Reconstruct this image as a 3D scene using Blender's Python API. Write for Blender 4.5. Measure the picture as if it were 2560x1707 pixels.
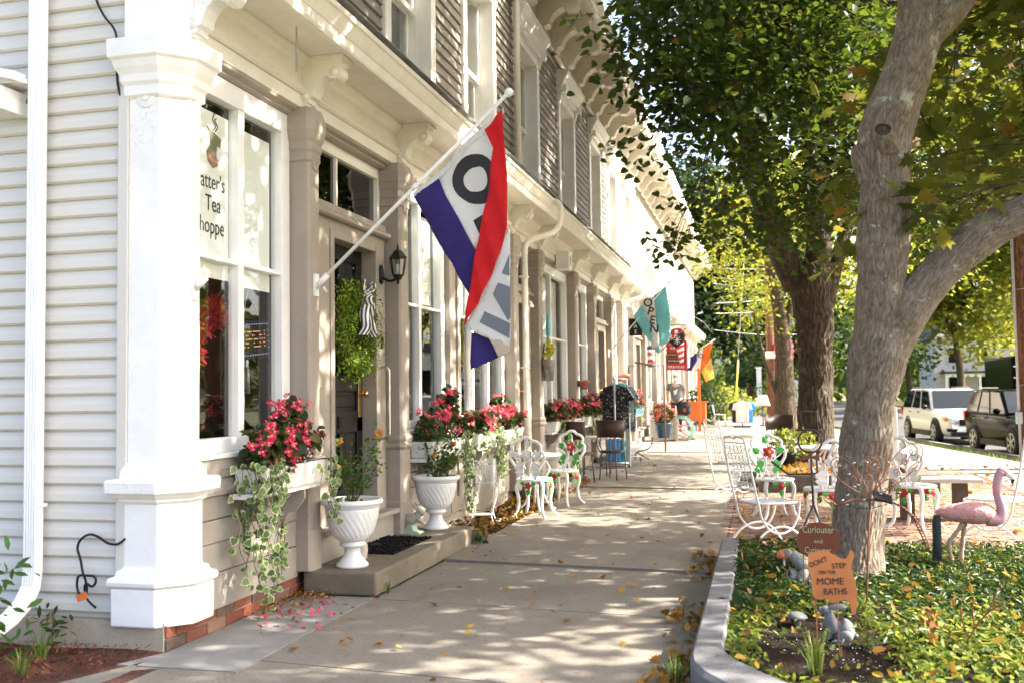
import bpy, math, random
import numpy as np
from math import sin, cos, pi, radians, sqrt, atan2
from mathutils import Vector, Matrix, Euler
from mathutils import noise as mnoise
from mathutils.geometry import delaunay_2d_cdt

for _o in list(bpy.data.objects): bpy.data.objects.remove(_o)
S = bpy.context.scene
COL = S.collection
# ---------------------------------------------------------------- camera
cam = bpy.data.cameras.new('camera'); camo = bpy.data.objects.new('camera', cam); COL.objects.link(camo)
camo.location = (0, 0, 1.40); camo.rotation_euler = (1.6209609, 0.0134822, 0.2465378)
cam.lens = 35.0; cam.sensor_width = 36.0; cam.clip_start = .05; cam.clip_end = 900
cam.dof.use_dof = True; cam.dof.focus_distance = 8.3; cam.dof.aperture_fstop = 2.8
S.camera = camo
# ---------------------------------------------------------------- sky and sun
SUN_EL, SUN_AZ = 38.0, 12.0      # azimuth measured from +X towards +Y
w = bpy.data.worlds.new('World'); S.world = w; w.use_nodes = True
nt = w.node_tree; bg = nt.nodes['Background']
sky = nt.nodes.new('ShaderNodeTexSky'); sky.sky_type = 'NISHITA'; sky.sun_disc = False
sky.sun_elevation = radians(SUN_EL); sky.sun_rotation = radians(90 - SUN_AZ)
sky.air_density = .75; sky.dust_density = 5.0; sky.ozone_density = .6
nt.links.new(sky.outputs[0], bg.inputs[0]); bg.inputs[1].default_value = 0.15
sl = bpy.data.lights.new('sun', 'SUN'); sl.energy = 5.0; sl.angle = radians(.53); sl.color = (1, .93, .82)
so = bpy.data.objects.new('sun', sl); COL.objects.link(so)
_d = Vector((cos(radians(SUN_EL)) * cos(radians(SUN_AZ)), cos(radians(SUN_EL)) * sin(radians(SUN_AZ)), sin(radians(SUN_EL))))
so.rotation_euler = (-_d).to_track_quat('-Z', 'Y').to_euler(); so.location = (20, 5, 20)
S.view_settings.view_transform = 'Standard'; S.view_settings.look = 'None'
S.view_settings.exposure = 2.28; S.view_settings.gamma = 1.0; S.view_settings.use_curve_mapping = False
S.render.engine = 'CYCLES'
S.cycles.use_denoising = True
S.cycles.max_bounces = 8; S.cycles.transparent_max_bounces = 12; S.cycles.diffuse_bounces = 4; S.cycles.glossy_bounces = 3
S.cycles.transmission_bounces = 4; S.cycles.sample_clamp_indirect = 6

# ---------------------------------------------------------------- helpers
def link(o): COL.objects.link(o); return o
def tag(o, label=None, cat=None, group=None, kind=None):
    if label: o['label'] = label
    if cat: o['category'] = cat
    if group: o['group'] = group
    if kind: o['kind'] = kind
    return o
def thing(name, label, cat, loc=(0, 0, 0), rz=0, group=None, rot=None):
    o = link(bpy.data.objects.new(name, None)); o.empty_display_size = .1
    o.location = loc; o.rotation_euler = rot if rot else (0, 0, rz)
    return tag(o, label, cat, group)
def copy_tree(o, parent=None):
    c = o.copy(); COL.objects.link(c); c.parent = parent
    for ch in [x for x in bpy.data.objects if x.parent is o]: copy_tree(ch, c)
    return c
def perp(d):
    d = Vector(d).normalized(); a = Vector((0, 0, 1)) if abs(d.z) < .9 else Vector((1, 0, 0))
    u = d.cross(a).normalized(); return u, d.cross(u).normalized()

class MB:
    def __init__(s): s.v = []; s.f = []; s.m = []; s.s = []
    def add(s, vs, fs, mi=0, sm=False):
        b = len(s.v); s.v += [tuple(p) for p in vs]
        for f in fs: s.f.append(tuple(b + i for i in f)); s.m.append(mi); s.s.append(sm)
        return s
    def box(s, x0, x1, y0, y1, z0, z1, mi=0):
        return s.add([(x0, y0, z0), (x1, y0, z0), (x1, y1, z0), (x0, y1, z0), (x0, y0, z1), (x1, y0, z1), (x1, y1, z1), (x0, y1, z1)],
                     [(0, 3, 2, 1), (4, 5, 6, 7), (0, 1, 5, 4), (1, 2, 6, 5), (2, 3, 7, 6), (3, 0, 4, 7)], mi)
    def bar(s, p, q, w, h, mi=0, up=(0, 0, 1)):
        p = Vector(p); q = Vector(q); d = (q - p).normalized(); u = Vector(up)
        a = d.cross(u)
        if a.length < 1e-4: a = d.cross(Vector((0, 1, 0)))
        a.normalize(); b = a.cross(d); a *= w / 2; b *= h / 2
        vs = [c + i * a + j * b for c in (p, q) for i, j in ((-1, -1), (1, -1), (1, 1), (-1, 1))]
        return s.add(vs, [(0, 1, 2, 3), (7, 6, 5, 4), (0, 4, 5, 1), (1, 5, 6, 2), (2, 6, 7, 3), (3, 7, 4, 0)], mi)
    def tube(s, pts, r, n=8, mi=0, cap=True, sm=True, closed=False):
        pts = [Vector(p) for p in pts]; k = len(pts)
        rs = r if isinstance(r, (list, tuple)) else [r] * k
        d0 = pts[1] - pts[0]; u, v = perp(d0); vs = []; fs = []
        for i, p in enumerate(pts):
            if closed: d = pts[(i + 1) % k] - pts[i - 1]
            else: d = pts[min(i + 1, k - 1)] - pts[max(i - 1, 0)]
            d.normalize(); u = (u - d * u.dot(d)); u = u.normalized() if u.length > 1e-6 else perp(d)[0]; v = d.cross(u)
            for j in range(n):
                a = 2 * pi * j / n; vs.append(p + (u * cos(a) + v * sin(a)) * rs[i])
        for i in range(k if closed else k - 1):
            i2 = (i + 1) % k
            for j in range(n): j2 = (j + 1) % n; fs.append((i * n + j, i * n + j2, i2 * n + j2, i2 * n + j))
        if cap and not closed:
            fs.append(tuple(range(n - 1, -1, -1))); fs.append(tuple(range((k - 1) * n, k * n)))
        return s.add(vs, fs, mi, sm)
    def lathe(s, prof, c=(0, 0, 0), n=24, mi=0, sm=True, fn=None):
        vs = []; fs = []; k = len(prof)
        for i, (r, z) in enumerate(prof):
            for j in range(n):
                a = 2 * pi * j / n; rr = fn(r, z, a) if fn else r
                vs.append((c[0] + rr * cos(a), c[1] + rr * sin(a), c[2] + z))
        for i in range(k - 1):
            for j in range(n): j2 = (j + 1) % n; fs.append((i * n + j, i * n + j2, (i + 1) * n + j2, (i + 1) * n + j))
        if prof[0][0] > 1e-5: fs.append(tuple(range(n - 1, -1, -1)))
        if prof[-1][0] > 1e-5: fs.append(tuple(range((k - 1) * n, k * n)))
        return s.add(vs, fs, mi, sm)
    def ball(s, c, r, n=14, m=9, mi=0, mat=None, fn=None):
        r = r if isinstance(r, (tuple, list)) else (r, r, r); vs = []; fs = []
        for i in range(m + 1):
            t = pi * i / m
            for j in range(n):
                a = 2 * pi * j / n; p = Vector((r[0] * sin(t) * cos(a), r[1] * sin(t) * sin(a), -r[2] * cos(t)))
                if fn: p = Vector(fn(p))
                if mat: p = mat @ p
                vs.append((c[0] + p.x, c[1] + p.y, c[2] + p.z))
        for i in range(m):
            for j in range(n): j2 = (j + 1) % n; fs.append((i * n + j, i * n + j2, (i + 1) * n + j2, (i + 1) * n + j))
        return s.add(vs, fs, mi, True)
    def prism(s, poly, plane, a, b, mi=0, sm=False):
        f = {'xz': lambda p, t: (p[0], t, p[1]), 'yz': lambda p, t: (t, p[0], p[1]), 'xy': lambda p, t: (p[0], p[1], t)}[plane]
        n = len(poly); vs = [f(p, a) for p in poly] + [f(p, b) for p in poly]
        s.add(vs, [tuple(range(n - 1, -1, -1)), tuple(range(n, 2 * n))], mi, False)
        s.add(vs, [(i, (i + 1) % n, n + (i + 1) % n, n + i) for i in range(n)], mi, sm); return s
    def stack(s, poly, prof, mi=0, cap=True):
        n = len(poly); P = [Vector(p) for p in poly]; vs = []; fs = []
        ar = sum(P[i].x * P[(i + 1) % n].y - P[(i + 1) % n].x * P[i].y for i in range(n)); sg = 1 if ar > 0 else -1
        def off(o):
            out = []
            for i in range(n):
                e1 = (P[i] - P[i - 1]).normalized(); e2 = (P[(i + 1) % n] - P[i]).normalized()
                n1 = Vector((e1.y, -e1.x)) * sg; n2 = Vector((e2.y, -e2.x)) * sg
                mm = (n1 + n2); mm = mm / max(.3, (1 + n1.dot(n2))); out.append(P[i] + mm * o)
            return out
        for o, z in prof: vs += [(p.x, p.y, z) for p in off(o)]
        for i in range(len(prof) - 1):
            for j in range(n): fs.append((i * n + j, i * n + (j + 1) % n, (i + 1) * n + (j + 1) % n, (i + 1) * n + j))
        if cap: fs.append(tuple(range(n - 1, -1, -1))); fs.append(tuple(range((len(prof) - 1) * n, len(prof) * n)))
        return s.add(vs, fs, mi)
    def sheet(s, poly, depth, mi=0, step=.04, holes=None, to=None):
        """triangulated cloth from a 2d outline; depth(a,b) gives the third coordinate"""
        def dens(pl):
            o = []
            for i in range(len(pl)):
                p = Vector(pl[i]); q = Vector(pl[(i + 1) % len(pl)]); k = max(1, int((q - p).length / step))
                o += [p + (q - p) * t / k for t in range(k)]
            return o
        o = dens(poly); V = list(o); E = [(i, (i + 1) % len(o)) for i in range(len(o))]
        H = []
        for h in holes or []:
            hh = dens(h); b = len(V); V += hh; E += [(b + i, b + (i + 1) % len(hh)) for i in range(len(hh))]; H.append(hh)
        def inside(p, pl):
            c = False
            for i in range(len(pl)):
                a, b = pl[i], pl[i - 1]
                if (a[1] > p[1]) != (b[1] > p[1]) and p[0] < (b[0] - a[0]) * (p[1] - a[1]) / (b[1] - a[1]) + a[0]: c = not c
            return c
        x0, x1 = min(p[0] for p in o), max(p[0] for p in o); y0, y1 = min(p[1] for p in o), max(p[1] for p in o)
        y = y0 + step / 2; k = 0
        while y < y1:
            x = x0 + step * (.5 if k % 2 else .1)
            while x < x1:
                if inside((x, y), o): V.append(Vector((x, y)))
                x += step
            y += step * .87; k += 1
        r = delaunay_2d_cdt(V, E, [], 0, 1e-5)
        vs = [to(p[0], p[1], depth(p[0], p[1])) if to else (p[0], depth(p[0], p[1]), p[1]) for p in r[0]]
        fs = []
        for f in r[2]:
            cx = sum(r[0][i][0] for i in f) / len(f); cy = sum(r[0][i][1] for i in f) / len(f)
            if inside((cx, cy), o) and not any(inside((cx, cy), h) for h in H): fs.append(tuple(f))
        return s.add(vs, fs, mi, True)
    def build(s, name, mats, parent=None, world=False, bevel=0, seg=2, solid=0, sub=0, auto=None):
        me = bpy.data.meshes.new(name); v = s.v
        if world and parent is not None:
            l = parent.location if parent.parent is None else Vector((0, 0, 0))
            root = parent
            off = Vector((0, 0, 0))
            while root is not None: off += root.location; root = root.parent
            v = [(p[0] - off.x, p[1] - off.y, p[2] - off.z) for p in v]
        me.from_pydata(v, [], s.f)
        if not isinstance(mats, (list, tuple)): mats = [mats]
        for m in mats: me.materials.append(m)
        me.polygons.foreach_set('material_index', s.m); me.polygons.foreach_set('use_smooth', s.s)
        me.update(); o = link(bpy.data.objects.new(name, me))
        if parent is not None: o.parent = parent
        if solid: md = o.modifiers.new('t', 'SOLIDIFY'); md.thickness = solid; md.offset = 0
        if bevel: md = o.modifiers.new('b', 'BEVEL'); md.width = bevel; md.segments = seg; md.limit_method = 'ANGLE'; md.angle_limit = radians(40)
        if sub: md = o.modifiers.new('s', 'SUBSURF'); md.levels = sub; md.render_levels = sub
        return o
def place(me, name, parent, loc=(0, 0, 0), rot=None, sc=None):
    o = link(bpy.data.objects.new(name, me)); o.parent = parent; o.location = loc
    if rot: o.rotation_euler = rot
    if sc: o.scale = sc
    return o
def arc(c, r, a0, a1, n, plane='xz', ry=None):
    ry = ry or r; out = []
    for i in range(n + 1):
        a = a0 + (a1 - a0) * i / n; p, q = r * cos(a), ry * sin(a)
        out.append({'xz': (c[0] + p, c[1], c[2] + q), 'yz': (c[0], c[1] + p, c[2] + q), 'xy': (c[0] + p, c[1] + q, c[2])}[plane])
    return out
def spiral(c, r, turns, n, ax, ay, start=0, sgn=1):
    ax = Vector(ax); ay = Vector(ay); c = Vector(c); out = []
    for i in range(n + 1):
        t = i / n; a = start + sgn * t * turns * 2 * pi; rr = r * (1 - .82 * t); out.append(c + ax * (rr * cos(a)) + ay * (rr * sin(a)))
    return out
def smooth(pts, k=4):
    P = [Vector(p) for p in pts]; out = []
    for i in range(len(P) - 1):
        p0 = P[max(i - 1, 0)]; p1 = P[i]; p2 = P[i + 1]; p3 = P[min(i + 2, len(P) - 1)]
        for j in range(k):
            t = j / k; out.append(.5 * ((2 * p1) + (-p0 + p2) * t + (2 * p0 - 5 * p1 + 4 * p2 - p3) * t * t + (-p0 + 3 * p1 - 3 * p2 + p3) * t ** 3))
    out.append(P[-1]); return out
def text(name, body, size, loc, rot, mat, parent=None, ext=.002, align='CENTER', sx=1, bold=0, shear=0):
    cu = bpy.data.curves.new(name, 'FONT'); cu.body = body; cu.size = size; cu.extrude = ext; cu.align_x = align; cu.align_y = 'CENTER'; cu.resolution_u = 4
    cu.offset = bold; cu.shear = shear; t = bpy.data.objects.new(name, cu); me = bpy.data.meshes.new_from_object(t); bpy.data.objects.remove(t); bpy.data.curves.remove(cu)
    me.materials.clear(); me.materials.append(mat); o = link(bpy.data.objects.new(name, me)); o.location = loc; o.rotation_euler = rot; o.scale = (sx, 1, 1)
    if parent is not None: o.parent = parent
    return o
FACE_CAM = (pi / 2, 0, 0)            # text facing -Y
FACE_ST = (pi / 2, 0, pi / 2)        # text facing +X (street)
# ---- leaves
rng = np.random.default_rng(7)
def leafmesh(name, mat, parent, P, N, size, tmpl, faces, spin=True, roll=None, kind=None, world=True, face_mat=None):
    """P points (n,3), N leaf normals (n,3); tmpl leaf vertices (x along, y across, z up) with length about 1"""
    P = np.asarray(P, float); n = len(P); N = np.asarray(N, float); N = N / np.maximum(np.linalg.norm(N, axis=1, keepdims=True), 1e-6)
    if roll is None: A = rng.normal(size=(n, 3))
    else: A = np.asarray(roll, float)
    T = A - (A * N).sum(1, keepdims=True) * N; T /= np.maximum(np.linalg.norm(T, axis=1, keepdims=True), 1e-6)
    Bv = np.cross(N, T); t = np.asarray(tmpl, float); k = len(t); size = np.asarray(size, float).reshape(-1, 1, 1) * np.ones((n, 1, 1))
    V = P[:, None, :] + size * (t[None, :, 0:1] * T[:, None, :] + t[None, :, 1:2] * Bv[:, None, :] + t[None, :, 2:3] * N[:, None, :])
    if world and parent is not None:
        off = Vector((0, 0, 0)); r = parent
        while r is not None: off += r.location; r = r.parent
        V = V - np.array(off)
    V = V.reshape(-1, 3); me = bpy.data.meshes.new(name)
    nf = len(faces); ls = [len(f) for f in faces]; L = sum(ls)
    idx = np.concatenate([np.array(f) for f in faces]); allidx = (np.arange(n)[:, None] * k + idx[None, :]).reshape(-1)
    starts = np.concatenate([[0], np.cumsum(ls)[:-1]]); allst = (np.arange(n)[:, None] * L + starts[None, :]).reshape(-1)
    me.vertices.add(len(V)); me.vertices.foreach_set('co', V.reshape(-1).astype(np.float32))
    me.loops.add(len(allidx)); me.loops.foreach_set('vertex_index', allidx.astype(np.int32))
    me.polygons.add(n * nf); me.polygons.foreach_set('loop_start', allst.astype(np.int32))
    me.polygons.foreach_set('loop_total', np.tile(ls, n).astype(np.int32))
    mats = mat if isinstance(mat, (list, tuple)) else [mat]
    for m in mats: me.materials.append(m)
    if face_mat is not None: me.polygons.foreach_set('material_index', np.tile(face_mat, n).astype(np.int32))
    me.update(calc_edges=True); me.validate()
    o = link(bpy.data.objects.new(name, me))
    if parent is not None:
        o.parent = parent
        if name != 'crown': o['kind'] = 'stuff'
    if kind: o['kind'] = kind
    return o
# leaf templates (start at the stalk)
L_OVAL = ([(0, 0, 0), (.3, .24, .05), (.7, .22, .04), (1, 0, -.06), (.7, -.22, .04), (.3, -.24, .05)], [(0, 1, 2, 3), (0, 3, 4, 5)])
L_LANCE = ([(0, 0, 0), (.35, .15, .03), (.7, .13, .02), (1, 0, -.08), (.7, -.13, .02), (.35, -.15, .03)], [(0, 1, 2, 3), (0, 3, 4, 5)])
L_HEART = ([(0, 0, 0), (-.06, .22, .03), (.12, .44, .06), (.5, .42, .05), (.8, .2, .0), (1.02, 0, -.08), (.8, -.2, 0), (.5, -.42, .05), (.12, -.44, .06), (-.06, -.22, .03)], [(0, 1, 2, 3, 4, 5), (0, 5, 6, 7, 8, 9)])
_mp = [(0, .0), (-.05, .3), (.1, .22), (.02, .62), (.22, .48), (.42, .66), (.42, .3), (.72, .36), (.68, .14), (1.0, 0)]
L_MAPLE = ([(x, y, -.12 * y) for x, y in _mp] + [(x, -y, -.12 * y) for x, y in _mp[1:-1]], [(0, 1, 2, 3, 4, 5, 6, 7, 8, 9), (0, 9, 17, 16, 15, 14, 13, 12, 11, 10)])
L_QUAD = ([(0, 0, 0), (.5, .38, .05), (1, 0, 0), (.5, -.38, .05)], [(0, 1, 2, 3)])
def blob(c, r, n, shell=.0):
    p = rng.normal(size=(n, 3)); p /= np.linalg.norm(p, axis=1, keepdims=True); rad = rng.random((n, 1)) ** (1 / 3)
    if shell: rad = shell + (1 - shell) * rad
    return np.array(c) + p * rad * np.array(r), p
def droop(n): a = rng.normal(size=(n, 3)); a[:, 2] = -np.abs(a[:, 2]) * .8 - .2; return a

def bark_tube(name, pts, radii, mat, parent, nseg=150, step=.012, amp=.012, fr=26, st=.16, lump=.03):
    """trunk or limb with real bark relief; radius list per control point"""
    P = [Vector(p) for p in pts]; C = smooth(P, 12); k = len(C); ll = [0]
    for i in range(1, k): ll.append(ll[-1] + (C[i] - C[i - 1]).length)
    n = max(8, int(ll[-1] / step)); rc = np.interp(np.linspace(0, 1, k), np.linspace(0, 1, len(radii)), radii)
    t = np.linspace(0, ll[-1], n + 1); cx = [np.interp(t, ll, [c[j] for c in C]) for j in range(3)]; rr = np.interp(t, ll, rc)
    u = None; V = []; R = []
    for i in range(n + 1):
        c = Vector((cx[0][i], cx[1][i], cx[2][i])); a = max(0, i - 1); b = min(n, i + 1); d = Vector((cx[0][b] - cx[0][a], cx[1][b] - cx[1][a], cx[2][b] - cx[2][a])).normalized()
        u = perp(d)[0] if u is None else (u - d * u.dot(d)).normalized(); v = d.cross(u)
        for j in range(nseg):
            an = 2 * pi * j / nseg; e = u * cos(an) + v * sin(an); q = Vector((cos(an) * rr[i], sin(an) * rr[i], 0))
            w_ = Vector((q.x * fr + .35 * sin(t[i] * 9 + an * 3), q.y * fr + .35 * cos(t[i] * 7), t[i] * fr * st))
            r1 = 1 - abs(mnoise.noise(w_)) * 2; r2 = mnoise.noise(w_ * 2.7); h = max(0, r1) * .7 - .5 + r2 * .35
            lp = mnoise.noise(c * 3.1 + e * .5) * lump * min(1, rr[i] / .15)
            p = c + e * (rr[i] + lp - amp * (h + .3)); V.append((p.x, p.y, p.z)); R.append(min(1, max(0, .55 - h)))
    F = [(i * nseg + j, i * nseg + (j + 1) % nseg, (i + 1) * nseg + (j + 1) % nseg, (i + 1) * nseg + j) for i in range(n) for j in range(nseg)]
    m = MB(); m.v = V; m.f = F; m.m = [0] * len(F); m.s = [True] * len(F); o = m.build(name, mat, parent, world=True)
    at = o.data.attributes.new('ridge', 'FLOAT', 'POINT'); at.data.foreach_set('value', np.array(R, dtype=np.float32)); return o
# ---------------------------------------------------------------- materials
def hexc(c): return (c[0], c[1], c[2], 1)
class NM:
    def __init__(s, name):
        s.m = bpy.data.materials.new(name); s.m.use_nodes = True; s.t = s.m.node_tree; s.b = s.t.nodes['Principled BSDF']; s.out = s.t.nodes['Material Output']
    def n(s, typ, **k):
        x = s.t.nodes.new('ShaderNode' + typ)
        for a, v in k.items():
            if a.startswith('i_'): x.inputs[int(a[2:]) if a[2:].isdigit() else a[2:].replace('_', ' ')].default_value = v
            else: setattr(x, a, v)
        return x
    def l(s, a, b): s.t.links.new(a, b)
    def coord(s, kind='Object', scale=(1, 1, 1), rnd=False):
        tc = s.n('TexCoord'); mp = s.n('Mapping'); mp.inputs['Scale'].default_value = scale
        s.l(tc.outputs[kind], mp.inputs[0])
        if rnd:
            oi = s.n('ObjectInfo'); mu = s.n('Math', operation='MULTIPLY'); mu.inputs[1].default_value = 57.0
            s.l(oi.outputs['Random'], mu.inputs[0]); cb = s.n('CombineXYZ'); s.l(mu.outputs[0], cb.inputs[0]); s.l(mu.outputs[0], cb.inputs[1]); s.l(cb.outputs[0], mp.inputs['Location'])
        return mp.outputs[0]
    def noise(s, vec, scale, detail=4, rough=.6):
        x = s.n('TexNoise'); x.inputs['Scale'].default_value = scale; x.inputs['Detail'].default_value = detail; x.inputs['Roughness'].default_value = rough
        s.l(vec, x.inputs['Vector']); return x.outputs['Fac']
    def ramp(s, fac, stops):
        r = s.n('ValToRGB'); e = r.color_ramp.elements
        while len(e) < len(stops): e.new(.5)
        for i, (p, c) in enumerate(stops): e[i].position = p; e[i].color = hexc(c) if len(c) == 3 else c
        s.l(fac, r.inputs[0]); return r.outputs[0]
    def mix(s, fac, a, b, blend='MIX'):
        x = s.n('MixRGB', blend_type=blend)
        for i, v in ((0, fac), (1, a), (2, b)):
            if isinstance(v, (int, float)): x.inputs[i].default_value = v
            elif isinstance(v, tuple): x.inputs[i].default_value = hexc(v)
            else: s.l(v, x.inputs[i])
        return x.outputs[0]
    def bump(s, h, strength=.3, dist=.01, prev=None):
        b = s.n('Bump'); b.inputs['Strength'].default_value = strength; b.inputs['Distance'].default_value = dist
        s.l(h, b.inputs['Height'])
        if prev is not None: s.l(prev, b.inputs['Normal'])
        return b.outputs[0]
    def fin(s, col=None, rough=.6, nor=None, metal=0, spec=.5):
        if col is not None:
            if isinstance(col, tuple): s.b.inputs['Base Color'].default_value = hexc(col)
            else: s.l(col, s.b.inputs['Base Color'])
        if isinstance(rough, (int, float)): s.b.inputs['Roughness'].default_value = rough
        else: s.l(rough, s.b.inputs['Roughness'])
        s.b.inputs['Metallic'].default_value = metal; s.b.inputs['Specular IOR Level'].default_value = spec
        if nor is not None: s.l(nor, s.b.inputs['Normal'])
        return s.m
def simple(name, c, c2=None, sc=6, rough=.6, bump=.15, bs=60, metal=0, spec=.5, rnd=False, dist=.004):
    a = NM(name); v = a.coord(rnd=rnd); c2 = c2 or tuple(x * .82 for x in c)
    col = a.ramp(a.noise(v, sc, 5), [(.3, c2), (.7, c)]); nor = a.bump(a.noise(v, bs, 3), bump, dist) if bump else None
    return a.fin(col, rough, nor, metal, spec)
def paint(name, c, dirt=(.32, .27, .2), amt=.35, crack=.0, rough=.5, stretch=(1, 1, 1), wood=.25):
    a = NM(name); v = a.coord(rnd=True); v2 = a.coord(scale=stretch, rnd=True)
    n1 = a.noise(v, 3.2, 6, .7); col = a.ramp(n1, [(.3, tuple(x * .88 for x in c)), (.6, c)])
    d = a.ramp(a.noise(v, 9, 8, .8), [(.56, (0, 0, 0)), (.8, (amt, amt, amt))]); col = a.mix(d, col, dirt)
    gr = a.noise(v2, 70, 4, .6); nor = a.bump(gr, wood, .003)
    if crack:
        vo = a.n('TexVoronoi', feature='DISTANCE_TO_EDGE'); vo.inputs['Scale'].default_value = 13; 
        vv = a.n('Mapping'); vv.inputs['Scale'].default_value = stretch; tc = a.n('TexCoord'); a.l(tc.outputs['Object'], vv.inputs[0])
        ds = a.n('VectorMath', operation='ADD'); nz = a.n('TexNoise'); nz.inputs['Scale'].default_value = 6; a.l(tc.outputs['Object'], nz.inputs[0])
        sc = a.n('VectorMath', operation='SCALE'); sc.inputs['Scale'].default_value = .35; a.l(nz.outputs['Color'], sc.inputs[0]); a.l(vv.outputs[0], ds.inputs[0]); a.l(sc.outputs[0], ds.inputs[1]); a.l(ds.outputs[0], vo.inputs['Vector'])
        msk = a.ramp(a.noise(v, 2.3, 3), [(.5, (0, 0, 0)), (.62, (1, 1, 1))])
        ce = a.ramp(vo.outputs['Distance'], [(.0, (1, 1, 1)), (.025, (0, 0, 0))]); ce = a.mix(1.0, ce, msk, 'MULTIPLY'); ce = a.mix(1.0, ce, (crack, crack, crack), 'MULTIPLY')
        col = a.mix(ce, col, tuple(x * .45 for x in dirt))
        nor = a.bump(ce, .5, -.004, nor)
    return a.fin(col, rough, nor)
WHITE = paint('white_paint', (.85, .835, .795), amt=.18, crack=.35, stretch=(1, 1, .5))
WHITE2 = paint('white_trim_paint', (.81, .79, .73), amt=.2, stretch=(1, .3, 1))
CREAM = paint('cream_paint', (.79, .745, .64), amt=.25, stretch=(1, .3, 1))
FROST = paint('white_gloss_paint', (.83, .825, .80), amt=.12, rough=.35, wood=.1)
TAUPE = paint('taupe_paint', (.335, .285, .232), dirt=(.2, .16, .12), amt=.3, crack=.25, stretch=(1, 1, .25), rough=.55)
TAUPE_H = paint('taupe_board_paint', (.32, .288, .247), dirt=(.22, .19, .16), amt=.55, crack=.5, stretch=(1, .15, 1), rough=.6, wood=.5)
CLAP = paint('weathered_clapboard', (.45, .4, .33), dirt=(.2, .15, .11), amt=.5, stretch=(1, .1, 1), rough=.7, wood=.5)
CLAP_SHADE = paint('shaded_weathered_clapboard', (.22, .195, .165), dirt=(.2, .16, .13), amt=.5, stretch=(1, .1, 1), rough=.75, wood=.5)  # weathered boards, darker because the tree shade is put into their colour
VINYL = simple('vinyl_siding', (.62, .595, .535), (.59, .565, .505), 2, .45, .08, 30)
EAVE = paint('eave_paint', (.72, .665, .565), dirt=(.3, .24, .17), amt=.4, crack=.3)
DOORB = simple('black_door_paint', (.008, .007, .006), (.014, .011, .009), 8, .38, .1, 50, spec=.2)
BRASS = simple('brass', (.75, .52, .2), (.6, .4, .14), 9, .25, .03, metal=1)
STEEL = simple('brushed_steel', (.62, .58, .53), (.5, .47, .43), 9, .3, .03, metal=1)
GALV = simple('galvanised_metal', (.42, .44, .47), (.25, .22, .2), 7, .45, .1, 20, metal=.8)
BLACKM = simple('black_metal', (.01, .01, .011), (.016, .014, .012), 9, .45, .1, 40, spec=.25)
DARKIRON = simple('dark_iron', (.06, .045, .04), (.1, .06, .045), 9, .55, .2, 40)
RUST = simple('rust_metal', (.30, .105, .035), (.16, .05, .02), 12, .75, .3, 60)
RUSTO = simple('orange_rust_sheet', (.62, .22, .06), (.45, .14, .045), 5, .7, .15, 70)
RUSTD = simple('dark_rust_sheet', (.20, .05, .012), (.13, .032, .01), 5, .6, .15, 70)
GREEN = simple('green_enamel', (.05, .42, .04), (.03, .28, .03), 20, .35, .05)
REDP = simple('red_enamel', (.5, .02, .03), (.35, .012, .02), 20, .4, .1)
YELL = simple('yellow_enamel', (.75, .5, .05), None, 20, .4, .05)
TEALP = simple('teal_paint', (.05, .35, .4), None, 8, .5, .05)
BLUEP = simple('blue_paint', (.05, .3, .65), (.04, .22, .5), 8, .5, .05)
REDCH = simple('red_chair_paint', (.42, .07, .06), (.3, .05, .05), 8, .5, .05)
ORANGE = simple('orange_paint', (.75, .18, .03), (.6, .13, .02), 8, .5, .05)
TERRA = simple('terracotta', (.45, .17, .09), (.35, .12, .07), 10, .8, .15, 60)
WOODD = simple('dark_wood', (.09, .055, .035), (.05, .03, .02), 14, .7, .3, 60)
WOODG = simple('grey_wood', (.5, .48, .43), (.4, .38, .34), 8, .7, .2, 60)
PINK = simple('flamingo_pink', (.6, .2, .22), (.56, .36, .31), 18, .65, .8, 30, dist=.02)
PINKP = simple('pale_pink', (.55, .3, .34), (.5, .24, .27), 9, .6, .3, 40)
STONEG = simple('cast_stone_grey', (.2, .205, .21), (.11, .115, .12), 12, .8, .5, 55)
STONEW = simple('cast_stone_pale', (.5, .47, .38), (.3, .27, .21), 26, .85, .7, 70)
VERDI = simple('pale_green_stone', (.42, .56, .42), (.3, .44, .32), 14, .8, .4, 50)
URNW = simple('urn_white', (.78, .78, .76), (.7, .69, .66), 5, .45, .12, 30)
SOIL = simple('potting_soil', (.035, .022, .014), (.018, .012, .008), 30, .95, .9, 60, dist=.02)
FABW = simple('white_fabric', (.78, .78, .76), None, 4, .85, .1, 200)
FABB = simple('black_fabric', (.02, .02, .025), (.03, .03, .035), 40, .9, .1, 200)
BLACKP = simple('black_print', (.015, .015, .018), None, 4, .7, 0)
GREYP = simple('grey_print', (.15, .17, .2), None, 4, .8, 0)
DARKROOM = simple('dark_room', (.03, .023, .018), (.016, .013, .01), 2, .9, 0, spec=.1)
RUBBER = simple('rubber_mat', (.006, .006, .0065), (.01, .009, .0085), 30, .9, .9, 45, spec=.15, dist=.02)
TYRE = simple('tyre', (.018, .018, .018), None, 9, .85, .2)
PLAST = simple('white_plastic', (.76, .755, .72), (.71, .7, .66), 3, .4, .05, 20)
SHADE = simple('window_shade', (.81, .815, .77), (.76, .765, .72), 3, .8, .05, 40)
REDSIGN = simple('red_sign', (.42, .012, .025), (.34, .01, .02), 4, .4, 0)
SKIN = simple('skin', (.55, .33, .24), None, 6, .6, .1)
GREYT = simple('grey_cloth', (.17, .17, .185), (.13, .13, .14), 10, .9, .2, 120)
DENIM = simple('dark_cloth', (.03, .03, .04), None, 10, .9, .2, 120)
GREYHAIR = simple('white_beard', (.72, .7, .66), None, 20, .9, .4, 90)
CONDUIT = simple('conduit', (.5, .5, .5), None, 6, .4, .05, metal=.6)
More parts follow.
